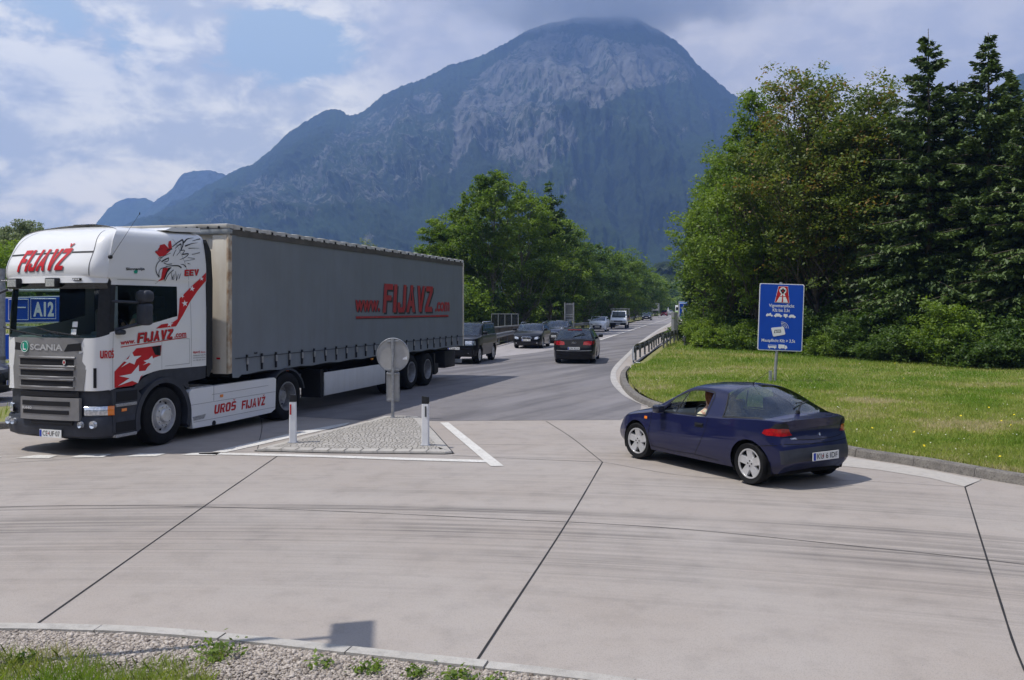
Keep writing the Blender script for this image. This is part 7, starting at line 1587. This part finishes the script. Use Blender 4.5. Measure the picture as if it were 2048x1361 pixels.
# pickup with ladder rack -----------------------------------------------------
PK = empty('pickup_truck', (0, 0, 0)); M['wood'] = mat('wooden_panel', (.30, .14, .06), .8, nscale=6, namp=.4)
prof2 = [(.85, .40), (.90, .62), (.86, .92), (.30, 1.12), (.10, 1.18), (-.55, 1.86), (-.75, 1.93), (-1.75, 1.95), (-1.85, 1.8), (-1.85, .45), (-.45, .42), (-.42, .60), (-.25, .75), (0, .80), (.25, .75), (.42, .60), (.45, .40)]
mb = MB()
vs = [(a, .88 - (.10 if b > 1.2 else 0) - (.03 if b > 1.7 else 0), b) for a, b in prof2] + [(a, -.88 + (.10 if b > 1.2 else 0) + (.03 if b > 1.7 else 0), b) for a, b in prof2]; n_ = len(prof2)
mb.add(vs, [tuple(range(n_)), tuple(range(2 * n_ - 1, n_ - 1, -1))] + [(k, (k + 1) % n_, n_ + (k + 1) % n_, n_ + k) for k in range(n_)]); mb.build('cab', M['white'], PK, 35, recalc=True)
mb = MB(); mb.add([(.075, .74, 1.22), (.075, -.74, 1.22), (-.53, -.68, 1.84), (-.53, .68, 1.84)], [(0, 1, 2, 3)]); 
mb.v = [(x + .012, y, z + .012) for x, y, z in mb.v]; mb.build('windscreen', M['glass_dark'], PK)
for s in (1, -1):
    mb = MB(); mb.add([(.05, s * .80, 1.20), (-.50, s * .785, 1.76), (-1.25, s * .785, 1.80), (-1.3, s * .80, 1.2)], [(0, 1, 2, 3)]); mb.build('side_window', M['glass_dark'], PK)
    mb = MB(); mb.box(.86, .90, s * .62 - .17, s * .62 + .17, .78, .92, bev=.02); mb.build('headlight', M['lamp'], PK)
    mb = MB(); mb.box(-.15, .0, s * 1.04 - .1, s * 1.04 + .1, 1.2, 1.5, bev=.03); mb.build('wing_mirror', M['plastic'], PK)
    for wx in (0, -3.1): add_wheel(PK, wx, s * .78, .35, .22, 'steel', 6, s)
    mb = MB(); mb.box(-4.1, -1.95, s * .92 - .02, s * .92 + .02, .95, 1.35); mb.build('side_board', M['wood'] if s > 0 else M['steel'], PK)
mb = MB(); mb.box(.80, .93, -.86, .86, .38, .66, bev=.03); mb.box(.86, .91, -.45, .45, .76, .90, bev=.01); mb.build('bumper', M['plastic'], PK)
mb = MB(); mb.box(-4.1, -1.95, -.92, .92, .82, .95); mb.box(-4.1, -.2, -.35, .35, .45, .7); mb.build('load_bed', M['steel'], PK)
mb = MB()
for x in (-1.95, -4.05):
    for y in (-.9, .9): mb.cyl((x, y, .95), (x, y, 2.14), .03, n=6)
    mb.cyl((x, -.95, 2.14), (x, .95, 2.14), .03, n=6)
for y in (-.9, .9): mb.cyl((-4.3, y, 2.14), (.1, y, 2.14), .035, n=6)
mb.cyl((.05, -.9, 2.14), (.05, .9, 2.14), .035, n=6); mb.build('ladder_rack', M['steel'], PK)
number_plate(PK, lambda a, b, t: (.935 + t, (a - .5) * .5, .45 + b * .11), 'KU 71 AB')
put(PK, (12.5, 98.0), yawT(.20), 1, .88, 'white pickup with a ladder rack and wooden side board behind the white hatchback', 'pickup', ALLG)
# small delivery truck far away ---------------------------------------------------
DV = empty('delivery_van', (0, 0, 0)); M['lime'] = mat('lime_paint', (.35, .55, .08), .4)
mb = MB(); mb.box(-4.5, .9, -1.05, 1.05, .75, 2.75, bev=.12); mb.build('body', M['white'], DV, 40)
mb = MB(); mb.box(-4.4, .98, -1.08, 1.08, .45, 1.15, bev=.05); mb.build('lower_body', M['lime'], DV, 40)
mb = MB(); mb.box(.90, .925, -.88, .88, 1.45, 2.25, bev=.01); mb.build('windscreen', M['glass_dark'], DV)
for s in (1, -1):
    for wx in (0, -3.3): add_wheel(DV, wx, s * .88, .40, .25, 'steel', 6, s)
    mb = MB(); mb.box(.98, 1.0, s * .75 - .15, s * .75 + .15, .80, .98); mb.build('headlight', M['lamp'], DV)
    mb = MB(); mb.box(-1.2, .4, s * 1.055 - .005, s * 1.055 + .005, 1.5, 2.2); mb.build('side_window', M['glass_dark'], DV)
put(DV, (44.9, 236), yawT(.205), 1, 1.0, 'white van with lime green lower half at the far end of the road', 'van', ALLG)
LV = empty('covered_lorry', (0, 0, 0)); M['lblue'] = mat('sky_blue_cover', (.10, .28, .62), .6)
mb = MB(); mb.box(-7, -1.6, -1.25, 1.25, 1.0, 3.9, bev=.05); mb.build('cover', M['lblue'], LV, 40)
mb = MB(); mb.box(-1.5, .6, -1.2, 1.2, .6, 3.2, bev=.12); mb.build('cab', M['white'], LV, 40)
mb = MB(); mb.box(.6, .62, -1.0, 1.0, 1.9, 2.8); mb.build('windscreen', M['glass_dark'], LV)
for s in (1, -1):
    for wx in (-.3, -5.4): add_wheel(LV, wx, s * 1.0, .5, .3, 'steel', 6, s)
put(LV, (52.3, 268), yawT(.205), 1, 1.2, 'blue covered lorry barely visible beyond the lime green van', 'lorry', ALLG)

# ------------------------------------------------------------------ signs
M['galv'] = mat('galvanised_steel', (.36, .37, .39), .45, .55, nscale=12, namp=.25)
M['signback'] = mat('sign_back', (.42, .41, .40), .55, .25, nscale=3, namp=.15)
M['sblue'] = mat('sign_blue', (.006, .062, .42), .4, nscale=2, namp=.08)
M['swhite'] = mat('sign_white', (.72, .72, .74), .45)
M['sgreen'] = mat('sign_green', (.10, .32, .22), .5)
def rrect(w, h, r, n=5, cx=0, cy=0):
    out = []
    for k, (sx, sy) in enumerate(((1, 1), (-1, 1), (-1, -1), (1, -1))):
        for j in range(n + 1):
            a = (k + j / n) * math.pi / 2; out.append((cx + sx * (w / 2 - r) + r * math.cos(a), cy + sy * (h / 2 - r) + r * math.sin(a)))
    return out
class Panel:
    """flat sign standing in the scene: local x = to the right as read, y = up"""
    def __init__(s, c, ang, rollz=0):
        s.c = Vector(c); s.r = Vector((math.cos(ang), math.sin(ang), 0)); s.u = Vector((0, 0, 1)); s.n = s.r.cross(s.u)
        if rollz: s.u = (Matrix.Rotation(rollz, 3, s.n) @ s.u); s.r = (Matrix.Rotation(rollz, 3, s.n) @ s.r)
    def fn(s, a, b, t): return tuple(s.c + s.r * a + s.u * b + s.n * t)
    def plate(s, name, pts, t0, t1, m, parent): mb = MB(); mb.prism(pts, s.fn, t0, t1); return mb.build(name, M[m], parent, recalc=True)
    def text(s, txt, x0, x1, y0, y1, m, parent, t=.006, bold=.015, name='lettering'):
        mb = MB(); text_on(mb, txt, [s.fn(x0, y0, t), s.fn(x1, y0, t), s.fn(x1, y1, t), s.fn(x0, y1, t)], bold=bold); return mb.build(name, M[m], parent)
# toll sign on the lawn: frame 1519-1604 x 568-703 px
Z0 = 27.6; k_ = Z0 / F
sg = empty('toll_sign', (U(1549, Z0), Z0, .11)); tag(sg, 'large blue toll sign with white lettering and red emblem on the lawn', 'sign')
loc = sg.location.copy()
wS, hS = 84 * k_ * 1.03, 134 * k_
p = Panel(Vector((U(1560.5, Z0), Z0 - .06, top(635, Z0))) - loc, R(-8), R(-2.0))
p.plate('sign_edge', rrect(wS, hS, .05), -.03, .0, 'swhite', sg); pb = p.plate('sign_face', rrect(wS - .05, hS - .05, .04), .0, .004, 'sblue', sg)
sx = wS / 84 * .97; X_ = lambda u: (u - 1560.8) * sx; Y_ = lambda v: (635.3 - v) * k_
q4 = lambda *pts: [(X_(a), Y_(b)) for a, b in pts]
p.plate('emblem', q4((1554, 573.2), (1572.5, 573.2), (1576.5, 607), (1547.5, 606)), .006, .009, 'swhite', pb); p.plate('emblem_red', q4((1554.6, 573.8), (1571.9, 573.8), (1575.8, 606.3), (1548.2, 605.3)), .009, .011, 'deco_red', pb)
p.plate('emblem_disc', [(X_(1562.8) + 6.8 * sx * math.cos(a), Y_(582) + 7 * k_ * math.sin(a)) for a in np.linspace(0, 6.283, 19)[:-1]], .011, .013, 'swhite', pb)
p.plate('emblem_road', q4((1560, 588), (1566, 588), (1573.5, 605.6), (1551, 605)), .0112, .0128, 'swhite', pb)
p.plate('emblem_band', q4((1550, 592.7), (1575, 593.2), (1575.2, 594.4), (1549.8, 594)), .0131, .014, 'deco_red', pb); p.plate('emblem_bar', q4((1561.8, 590), (1563.6, 590), (1564, 605.6), (1561.2, 605.4)), .0131, .0142, 'deco_red', pb)
p.plate('emblem_eagle', q4((1558.5, 578.5), (1560.5, 580.5), (1562, 577.6), (1564, 577.6), (1565.2, 580.5), (1567.2, 578.5), (1567.6, 583), (1565, 586), (1564.6, 588), (1561, 588), (1560.6, 586), (1558, 583)), .013, .0145, 'ink', pb)
p.plate('emblem_shield', q4((1561.6, 581.5), (1564, 581.5), (1564, 584), (1562.8, 585.2), (1561.6, 584)), .0145, .0155, 'deco_red', pb)
for txt, x0, x1, y0, y1 in (('Vignettenpflicht', 1537, 1586, 617.2, 609), ('Kfz bis 3,5t', 1544.5, 1577.5, 625.5, 618), ('Mautpflicht Kfz > 3,5t', 1525, 1590, 687, 679)): p.text(txt, X_(x0), X_(x1), Y_(y0), Y_(y1), 'swhite', pb)
def icon(pts): p.plate('pictogram', q4(*pts), .004, .007, 'swhite', pb)
def wheels(cs, v, r): 
    for c_ in cs: p.plate('pictogram_wheel', [(X_(c_) + r * sx * math.cos(a), Y_(v) + r * k_ * math.sin(a)) for a in np.linspace(0, 6.283, 11)[:-1]], .0045, .0065, 'swhite', pb)
icon([(1532, 631), (1534, 628.5), (1538, 629), (1540, 627), (1542, 628.5), (1541.5, 630), (1543.5, 632), (1539, 633), (1535.5, 633.5), (1532.5, 633.2)]); wheels((1533.8, 1543), 632.5, 2.0)
icon([(1547, 632.5), (1549.5, 630.2), (1551.5, 628), (1558, 628.2), (1561, 631), (1563.5, 632), (1563, 634), (1547, 633.8)]); wheels((1550.5, 1560), 634, 1.5)
icon([(1566, 628.6), (1573.5, 628.8), (1574, 634), (1566, 633.8)]); icon([(1575.5, 633.6), (1577.5, 630.8), (1580, 629.3), (1585, 629.6), (1587.5, 632), (1589.5, 633), (1589, 635), (1575.5, 634.8)]); wheels((1570, 1578.5, 1586.5), 634.8, 1.4)
icon([(1538, 691), (1554, 691), (1554, 697), (1538, 696.6)]); wheels((1541, 1551), 697.2, 1.3); p.plate('pictogram_windows', q4((1538.8, 692), (1553.2, 692), (1553.2, 693.4), (1538.8, 693.4)), .007, .008, 'sblue', pb)
icon([(1558, 689.5), (1570, 689.8), (1570, 697), (1558, 696.8)]); icon([(1570.6, 691.2), (1573.5, 691.4), (1575, 694), (1575, 697.2), (1570.6, 697)]); wheels((1561, 1571.5), 697.4, 1.4)
bx = p.plate('toll_box', q4((1542.8, 658), (1544.5, 656.6), (1565.5, 654), (1567.3, 655), (1570.4, 667.5), (1569, 669.6), (1549, 674.2), (1546.8, 673.2)), .004, .012, 'swhite', pb)
p.plate('toll_box_mark', q4((1549.5, 661), (1561.5, 659.8), (1562.5, 665.5), (1548.5, 667.5)), .012, .013, 'ink', bx); p.plate('toll_box_panel', q4((1550.6, 662), (1560.6, 660.9), (1561.3, 664.9), (1549.9, 666.5)), .013, .014, 'swhite', bx); p.text('GO', X_(1552), X_(1560.4), Y_(665.3), Y_(661.8), 'ink', bx, .0145, .02)
for k in range(4):
    mb = MB(); r_ = 3.5 + 3.0 * k
    mb.tube([p.fn(X_(1563.5) + r_ * sx * math.cos(a), Y_(656.5) + r_ * k_ * math.sin(a) * .95, .006) for a in np.linspace(-.05, 1.75, 12)], .0065, 4); mb.build('radio_wave', M['swhite'], pb)
mb = MB(); mb.cyl((0, 0, -.1), (.215, .03, top(565, Z0) - .11), .048, n=14); mb.build('post', M['galv'], sg, 40)
for v in (585, 675): mb = MB(); q_ = p.fn(0, Y_(v), -.05); mb.box(q_[0] - .2, q_[0] + .2, q_[1] - .01, q_[1] + .035, q_[2] - .02, q_[2] + .02); mb.build('bracket', M['galv'], sg)
mb = MB(); mb.box(-.17, -.08, -.04, .04, .0, .34, bev=.01); mb.build('post_foot', M['galv'], sg)
# round sign seen from the back on the island
Zi = 19.15; rs_ = empty('keep_right_sign', (U(785.5, Zi), Zi, .055)); tag(rs_, 'back of a round sign with a narrow plate below it on the island', 'sign'); L2 = rs_.location
ki = Zi / F; p = Panel((0, -.045, 0), 0); zz = lambda v: top(v, Zi) - .055
cz_ = zz(710.5); pts = [(32.0 * ki * math.cos(a), cz_ + 33.2 * ki * math.sin(a)) for a in np.linspace(0, 6.283, 41)[:-1]]
p.c = Vector((0, .045, 0)); dk = p.plate('sign_disc', pts, -.004, .0, 'signback', rs_)
mb = MB(); mb.tube([p.fn(a, b, .004) for a, b in pts + pts[:1]], .013, 6); mb.build('rim', M['galv'], dk, 60)
mb = MB(); mb.add([p.fn(.20, cz_ - .10, .003), p.fn(.30, cz_ - .10, .003), p.fn(.30, cz_ - .03, .003), p.fn(.22, cz_ - .06, .003)], [(0, 1, 2, 3)]); mb.build('sticker', M['swhite'], dk)
pts = rrect(24.5 * ki, 58 * ki, .02, 3, 0, zz(774)); pl_ = p.plate('lower_plate', pts, -.004, .0, 'signback', rs_); mb = MB(); mb.tube([p.fn(a, b, .004) for a, b in pts + pts[:1]], .011, 5); mb.build('rim', M['galv'], pl_, 60)
mb = MB(); mb.cyl((0, 0, -.05), (0, 0, zz(677)), .034, n=14); mb.cyl((0, 0, -.02), (0, 0, .015), .06, n=14); mb.build('post', M['galv'], rs_, 40)
for v in (683, 740, 748, 800): mb = MB(); mb.box(-.13, .13, .0, .042, zz(v) - .018, zz(v) + .018, bev=.004); mb.cyl((-.0, -.05, zz(v)), (0, .03, zz(v)), .012, n=6); mb.build('clamp', M['galv'], rs_)
# delineators
M['postw'] = mat('white_plastic_post', (.70, .70, .71), .4, nscale=7, namp=.06); M['refl_r'] = mat('red_reflector', (.45, .01, .02), .2, coat=1); M['refl_d'] = mat('dark_reflector', (.07, .075, .08), .3, .4, coat=1)
for i, (u, v, rm, lab) in enumerate(((586, 885.5, 'refl_r', 'white delineator post with a red reflector at the left end of the island'), (851, 891, 'refl_d', 'white delineator post with a dark reflector at the right end of the island'))):
    x, y = G(u, v, .055); d_ = empty('delineator_post', (x, y, .055), R(6 if i == 0 else -6)); tag(d_, lab, 'post', 'delineator posts on the traffic island')
    hh = .83; mb = MB(); sec = [(-.062, -.04), (-.05, -.055), (.05, -.055), (.062, -.04), (.062, .035), (.03, .055), (-.03, .055), (-.062, .035)]; vs = []
    for z, s_ in ((0, 1.05), (.05, 1.0), (hh - .12, .92)): vs += [(a * s_, b * s_, z) for a, b in sec]
    mb.add(vs, [(k, (k + 1) % 8, 8 + (k + 1) % 8, 8 + k) for k in range(8)] + [(8 + k, 8 + (k + 1) % 8, 16 + (k + 1) % 8, 16 + k) for k in range(8)]); mb.build('body', M['postw'], d_, 40)
    mb = MB(); vs = []
    for z, s_, o_ in ((hh - .12, .94, 0), (hh - .015, .93, .0), (hh + .005, .86, 0)): vs += [(a * s_, b * s_, z - (a * .12 if z > hh - .1 else 0)) for a, b in sec]
    mb.add(vs, [(k, (k + 1) % 8, 8 + (k + 1) % 8, 8 + k) for k in range(8)] + [(8 + k, 8 + (k + 1) % 8, 16 + (k + 1) % 8, 16 + k) for k in range(8)] + [tuple(range(16, 24))]); mb.build('cap', M['plastic'], d_, 40)
    mb = MB(); xo = -.036 if i == 0 else .012; mb.box(xo - .014, xo + .016, -.060, -.050, hh - .34, hh - .16, bev=.003); mb.build('reflector', M[rm], d_)
    mb = MB(); mb.box(-.085, .085, -.075, .075, -.005, .012, bev=.004); mb.build('base_plate', M['galv'], d_)
# motorway sign and panel below, narrow post-like sign edge in front
Zm = 100.0; km = Zm / F; ms = empty('motorway_sign', (U(1368, Zm), Zm, .1)); tag(ms, 'small blue motorway sign with a white road symbol beside the far guardrail', 'sign')
p = Panel((0, 0, 0), 0); zm = lambda v: top(v, Zm) - .1; cx = 0
p.plate('sign_face', rrect(20 * km, 28 * km, .06, 3, 0, zm(620.5)), 0, .02, 'swhite', ms); fb = p.plate('blue_field', rrect(18 * km, 24.5 * km, .05, 3, 0, zm(620)), .02, .03, 'sblue', ms)
for pts in ([(-5 * km, zm(630)), (-.6 * km, zm(630)), (-.5 * km, zm(609.5)), (-1.4 * km, zm(609.5))], [(5 * km, zm(630)), (.6 * km, zm(630)), (.5 * km, zm(609.5)), (1.4 * km, zm(609.5))]): p.plate('road_symbol', pts, .03, .04, 'swhite', fb)
for pts in ([(-6.5 * km, zm(617)), (-3.2 * km, zm(617)), (-3.2 * km, zm(615.5)), (-6.5 * km, zm(615.5))], [(3.2 * km, zm(617)), (6.5 * km, zm(617)), (6.5 * km, zm(615.5)), (3.2 * km, zm(615.5))]): p.plate('bridge_symbol', pts, .03, .04, 'swhite', fb)
lp_ = p.plate('lower_panel', rrect(19 * km, 11 * km, .05, 3, 0, zm(634.5)), 0, .02, 'swhite', ms); p.text('ASFINAG', -7 * km, 7 * km, zm(637), zm(632.5), 'sgreen', lp_, .024) if False else p.plate('green_band', [(-8 * km, zm(637)), (8 * km, zm(637)), (8 * km, zm(632.5)), (-8 * km, zm(632.5))], .02, .03, 'sgreen', lp_)
mb = MB(); 
for x in (-10.5 * km, 10.5 * km): mb.cyl((x, .05, -.1), (x, .05, zm(604)), .06, n=8)
mb.cyl((-10.5 * km, .05, zm(604)), (10.5 * km, .05, zm(604)), .06, n=8); mb.build('frame', M['galv'], ms)
ns = empty('narrow_sign', (U(1351.5, 60), 60, .1)); tag(ns, 'dark grey sign seen edge-on by the right guardrail in front of the motorway sign', 'sign')
mb = MB(); mb.box(-.14, .13, -.04, .9, .55, 1.95, bev=.02); mb.build('sign_panel', mat('grey_side', (.20, .21, .21), .6, nscale=3, namp=.2), ns); mb = MB(); mb.cyl((0, .3, -.1), (0, .3, .6), .05, n=8); mb.build('post', M['galv'], ns)
# backs of signs on the left of the road
M['signback_d'] = mat('dark_sign_back', (.17, .175, .18), .4, .3, nscale=2, namp=.4)
def back_sign(nm, u0, u1, v0, v1, Z, lab, grp=None, split=None, posts=2, foot=.1):
    x0, x1 = U(u0, Z), U(u1, Z); t_ = empty(nm, ((x0 + x1) / 2, Z, foot)); tag(t_, lab, 'sign', grp); w2 = (x1 - x0) / 2
    for a, b in (((v0, v1),) if not split else ((v0, split), (split + 1, v1))):
        mb = MB(); mb.box(-w2, w2, -.02, .02, top(b, Z) - foot, top(a, Z) - foot, bev=.01); bp_ = mb.build('sign_back', M['signback_d' if split else 'signback'], t_)
        for k in (.08, .92): mb = MB(); z_ = top(b, Z) - foot + (top(a, Z) - top(b, Z)) * k; mb.box(-w2, w2, -.06, -.02, z_ - .04, z_ + .04); mb.build('stiffener', M['galv'], bp_)
    for s in ((-.85, .85) if posts == 2 else (0,)): mb = MB(); mb.cyl((s * w2, -.08, -.2), (s * w2, -.08, top(v0, Z) - foot + .05), .055, n=8); mb.build('post', M['galv'], t_)
    return t_
back_sign('signboard', 1128.5, 1148.5, 607, 641, 62, 'grey back of a two-part signboard on posts above the dark blue estate car', split=632)
back_sign('signboard', 1303, 1319, 607.5, 622, 190, 'pale back of a small far signboard on two posts left of the red car')
mb = MB(); t_ = empty('warning_sign', (U(1336.5, 215), 215, .1)); tag(t_, 'tiny triangular sign above the red car', 'sign'); Zw = 215
mb.prism([(-.28, top(620, Zw) - .5), (.28, top(620, Zw) - .5), (0, top(615, Zw))], lambda a, b, t: (a * 1.0, t, b), -.02, .02); mb.build('sign_plate', M['swhite'], t_); mb = MB(); mb.cyl((0, .05, 0), (0, .05, top(620, Zw)), .05, n=6); mb.build('post', M['galv'], t_)
# noise screen on the left wall
Zn = 65; t_ = empty('noise_screen', (U(1010, Zn), Zn, .1)); tag(t_, 'grey mesh screen with four panes standing behind the left wall', 'screen')
M['mesh'] = glassmat('mesh_screen', (.55, .58, .60), .55, .5)
x0, x1 = U(983, Zn) - t_.location.x, U(1036.5, Zn) - t_.location.x; z0, z1 = top(661, Zn) - .1, top(629, Zn) - .1
for k in range(4): mb = MB(); a_ = x0 + (x1 - x0) * k / 4; b_ = x0 + (x1 - x0) * (k + 1) / 4; mb.box(a_ + .02, b_ - .02, -.01, .01, z0, z1); mb.build('pane', M['mesh'], t_)
for k in range(5): mb = MB(); a_ = x0 + (x1 - x0) * k / 4; mb.box(a_ - .025, a_ + .025, -.03, .03, -.1, z1 + .02); mb.build('upright', M['galv'], t_)
mb = MB(); mb.box(x0 - .02, x1 + .02, -.03, .03, z1, z1 + .05); mb.build('top_rail', M['galv'], t_)
# guardrails ------------------------------------------------------------------
def wbeam(mb, pts, z, side=1, thick=.0, k=4):
    S_ = [np.array(p_) for p_ in spline(pts, k)]; n = len(S_); pr = [(0, -.155), (.055, -.12), (.075, -.06), (.0, .0), (.075, .06), (.055, .12), (0, .155)]; vs = []
    for i, p_ in enumerate(S_):
        d = S_[min(i + 1, n - 1)][:2] - S_[max(i - 1, 0)][:2]; d = d / np.hypot(*d); nn_ = np.array([d[1], -d[0]]) * side; zz_ = z if len(p_) == 2 else p_[2]
        vs += [(p_[0] + nn_[0] * o, p_[1] + nn_[1] * o, zz_ + h_) for o, h_ in pr]
    m = len(pr); mb.add(vs, [(i * m + j, i * m + j + 1, (i + 1) * m + j + 1, (i + 1) * m + j) for i in range(n - 1) for j in range(m - 1)])
def guardrail(name, pts, lab, side, zr=.60, post=2.6, maxp=60, lbl_cat='guardrail', m='galv', flare=False):
    t_ = empty(name, (0, 0, 0)); tag(t_, lab, lbl_cat); mb = MB(); P3 = [(x, y, zr) for x, y in pts]
    if flare: P3 = [(pts[0][0] - .28, pts[0][1] - 2.2, .02)] + P3
    wbeam(mb, P3, zr, side, k=3); mb.build('rail', M[m], t_, 30)
    S_ = np.array(spline(pts, 8)); L_ = np.concatenate([[0], np.cumsum(np.hypot(*np.diff(S_, axis=0).T))]); d = 0.1; c_ = 0
    while d < L_[-1] and c_ < maxp:
        x = np.interp(d, L_, S_[:, 0]); y = np.interp(d, L_, S_[:, 1]); x -= side * .06
        mb = MB(); mb.box(x - .04, x + .04, y - .06, y + .06, -.1, zr + .14); mb.box(x - .10, x + .02, y - .10, y + .10, zr - .10, zr + .10, bev=.01); mb.build('rail_post', M['galv_d'], t_); d += post if c_ < 12 else post * 1.6; c_ += 1
    return t_
M['galv_d'] = mat('weathered_steel', (.17, .175, .18), .6, .4, nscale=6, namp=.4)
M['rail_d'] = mat('rail_dull', (.26, .265, .27), .5, .5, nscale=4, namp=.35)
guardrail('guardrail_right', [(5.45, 40.2), (6.3, 44), (7.25, 48), (9.2, 57.2), (11.3, 66), (14.5, 80), (19.2, 102), (25.5, 132)], 'near grey guardrail with leaning end along the right edge of the road', -1, .50, m='rail_d', flare=True)
guardrail('guardrail_right_inner', [(8.35, 50.0), (9.6, 55), (11.2, 61), (13.6, 71), (17.6, 88)], 'second guardrail with a rounded bright end behind the near right one', -1, .72, m='galv')
guardrail('guardrail_stub', [(10.0, 52.5), (11.6, 60)], 'short low rail in the bushes beside the right lawn', -1, .5)
gl = [(-9.3, 30), (-6.6, 36), (-3.9, 43.5), (-1.35, 53), (.0, 62.0), (2.4, 72), (5.0, 84), (13.0, 115), (22, 158), (30, 200), (40, 248)]
guardrail('guardrail_left', gl, 'long grey guardrail along the left edge of the road in front of the trees', 1, .62, m='rail_d', post=4, maxp=50)
t_ = empty('retaining_wall', (0, 0, 0)); tag(t_, 'low brown concrete wall with a steel top rail behind the left guardrail', 'wall')
M['wall'] = mat('stained_wall', (.15, .12, .085), .9, nscale=1.2, namp=.55, bump=.3); S_ = spline([(-8.0, 38), (-5.2, 45), (-2.2, 54), (-.55, 61.5), (1.0, 67), (3.0, 74)], 5)
mb = MB(); vs = []
for x, y in S_: vs += [(x - .12, y, 0), (x - .12, y, 1.0), (x + .12, y, 1.0), (x + .12, y, 0)]
n_ = len(S_); mb.add(vs, [(4 * i + a, 4 * i + (a + 1) % 4, 4 * i + 4 + (a + 1) % 4, 4 * i + 4 + a) for i in range(n_ - 1) for a in range(3)] + [(0, 3, 2, 1), (4 * n_ - 4, 4 * n_ - 3, 4 * n_ - 2, 4 * n_ - 1)]); mb.build('wall_body', M['wall'], t_)
mb = MB(); vs = []
for x, y in S_: vs += [(x - .16, y, 1.0), (x - .16, y, 1.09), (x + .17, y, 1.09), (x + .17, y, 1.0)]
mb.add(vs, [(4 * i + a, 4 * i + (a + 1) % 4, 4 * i + 4 + (a + 1) % 4, 4 * i + 4 + a) for i in range(n_ - 1) for a in range(4)]); mb.build('coping', M['rail_d'], t_)
# direction signs behind the truck ------------------------------------------------
Zr = 27.0; ds = empty('direction_sign', (-13.3, Zr, .12)); tag(ds, 'wide blue motorway direction sign reading A12 partly seen through the truck windscreen', 'sign')
p = Panel((0, 0, 0), 0); zd = lambda v: top(v, Zr) - .12; xd = lambda u: U(u, Zr) + 13.3
bd = p.plate('sign_border', [(xd(4), zd(595)), (xd(180), zd(590)), (xd(180), zd(645)), (xd(4), zd(648))][::-1], -.03, 0, 'swhite', ds)
fb = p.plate('blue_field', [(xd(7), zd(597.5)), (xd(178), zd(592.5)), (xd(178), zd(642.5)), (xd(7), zd(645))][::-1], 0, .008, 'sblue', bd)
for (a, b, c_, d) in ((18, 57, 599, 640), (62, 112, 598, 638)):
    mb = MB(); pts = [p.fn(xd(a), zd(d), .012), p.fn(xd(b), zd(d), .012), p.fn(xd(b), zd(c_), .012), p.fn(xd(a), zd(c_), .012)]; mb.tube(pts + pts[:1], .012, 4); mb.build('white_outline', M['swhite'], fb)
p.text('A12', xd(67), xd(108), zd(633.5), zd(604), 'swhite', fb, .012, .04)
p.plate('bridge_symbol', [(xd(23), zd(614)), (xd(52), zd(614)), (xd(52), zd(616.5)), (xd(23), zd(616.5))][::-1], .008, .014, 'swhite', fb); p.plate('bridge_pier', [(xd(30), zd(616.5)), (xd(33), zd(616.5)), (xd(32), zd(622)), (xd(31), zd(622))][::-1], .008, .014, 'swhite', fb)
p.plate('road_symbol', [(xd(132), zd(606)), (xd(135), zd(606)), (xd(142), zd(638)), (xd(125), zd(638))][::-1], .008, .014, 'swhite', fb)
for x in (xd(2), xd(175)): mb = MB(); mb.cyl((x, .12, -.2), (x, .12, zd(570)), .07, n=10); mb.build('post', M['galv'], ds)
for v in (581, 656): mb = MB(); mb.cyl((xd(-40), .12, zd(v)), (xd(175), .12, zd(v)), .045, n=8); mb.build('cross_bar', M['galv'], ds)
d2 = empty('route_sign', (-14.2, Zr - .0, .12)); tag(d2, 'lower blue direction sign behind the left corner of the truck cab', 'sign'); xe = lambda u: U(u, Zr) + 14.2; p = Panel((0, 0, 0), 0)
bd = p.plate('sign_border', [(xe(5), zd(668)), (xe(120), zd(665)), (xe(120), zd(716)), (xe(5), zd(722))][::-1], -.03, 0, 'swhite', d2); fb = p.plate('blue_field', [(xe(8), zd(670.5)), (xe(118), zd(667.5)), (xe(118), zd(714)), (xe(8), zd(719))][::-1], 0, .008, 'sblue', bd)
mb = MB(); mb.cyl((xe(-40), .12, zd(730)), (xe(120), .12, zd(730)), .045, n=8); mb.build('cross_bar', M['galv'], d2)
lp = empty('sign_post', (U(3, 26.2), 26.2, .12)); tag(lp, 'thick grey steel post at the left edge of the photo beside the direction signs', 'post'); mb = MB(); mb.cyl((0, 0, -.2), (0, 0, 3.4), .10, n=16); mb.build('shaft', M['galv'], lp, 40); mb = MB(); mb.cyl((0, 0, .75), (0, 0, .85), .115, n=16); mb.build('collar', M['galv_d'], lp, 40)
# sign outside the picture whose shadow falls on the paving
sh = Vector((-1.17, 6.62, 0)); hc = 5.5; base = sh - Vector((-math.cos(SUN_AZ), -math.sin(SUN_AZ), 0)) * (hc / math.tan(SUN_EL))
os_ = empty('roundabout_sign', (base.x, base.y, 0), R(8)); tag(os_, 'square sign on a post outside the photo whose shadow falls on the near paving', 'sign')
mb = MB(); mb.box(-.012, .012, -.29, .29, hc - .33, hc + .30, bev=.01); mb.build('sign_plate', M['signback'], os_); mb = MB(); mb.cyl((-.05, 0, -.1), (-.05, 0, hc - .05), .03, n=12); mb.build('post', M['galv'], os_)
# litter
for i, (u, v) in enumerate(((1276, 727), (1305, 676))):
    x, y = G(u, v, .12); mb = MB(); mb.box(-.09, .09, -.03, .03, 0, .04, bev=.012); o = mb.build('litter', M['swhite'], None, 60, loc=(x, y, .12)); tag(o, ['white scrap of litter on the grass by the kerb', 'tiny white litter on the road shoulder'][i], 'litter')
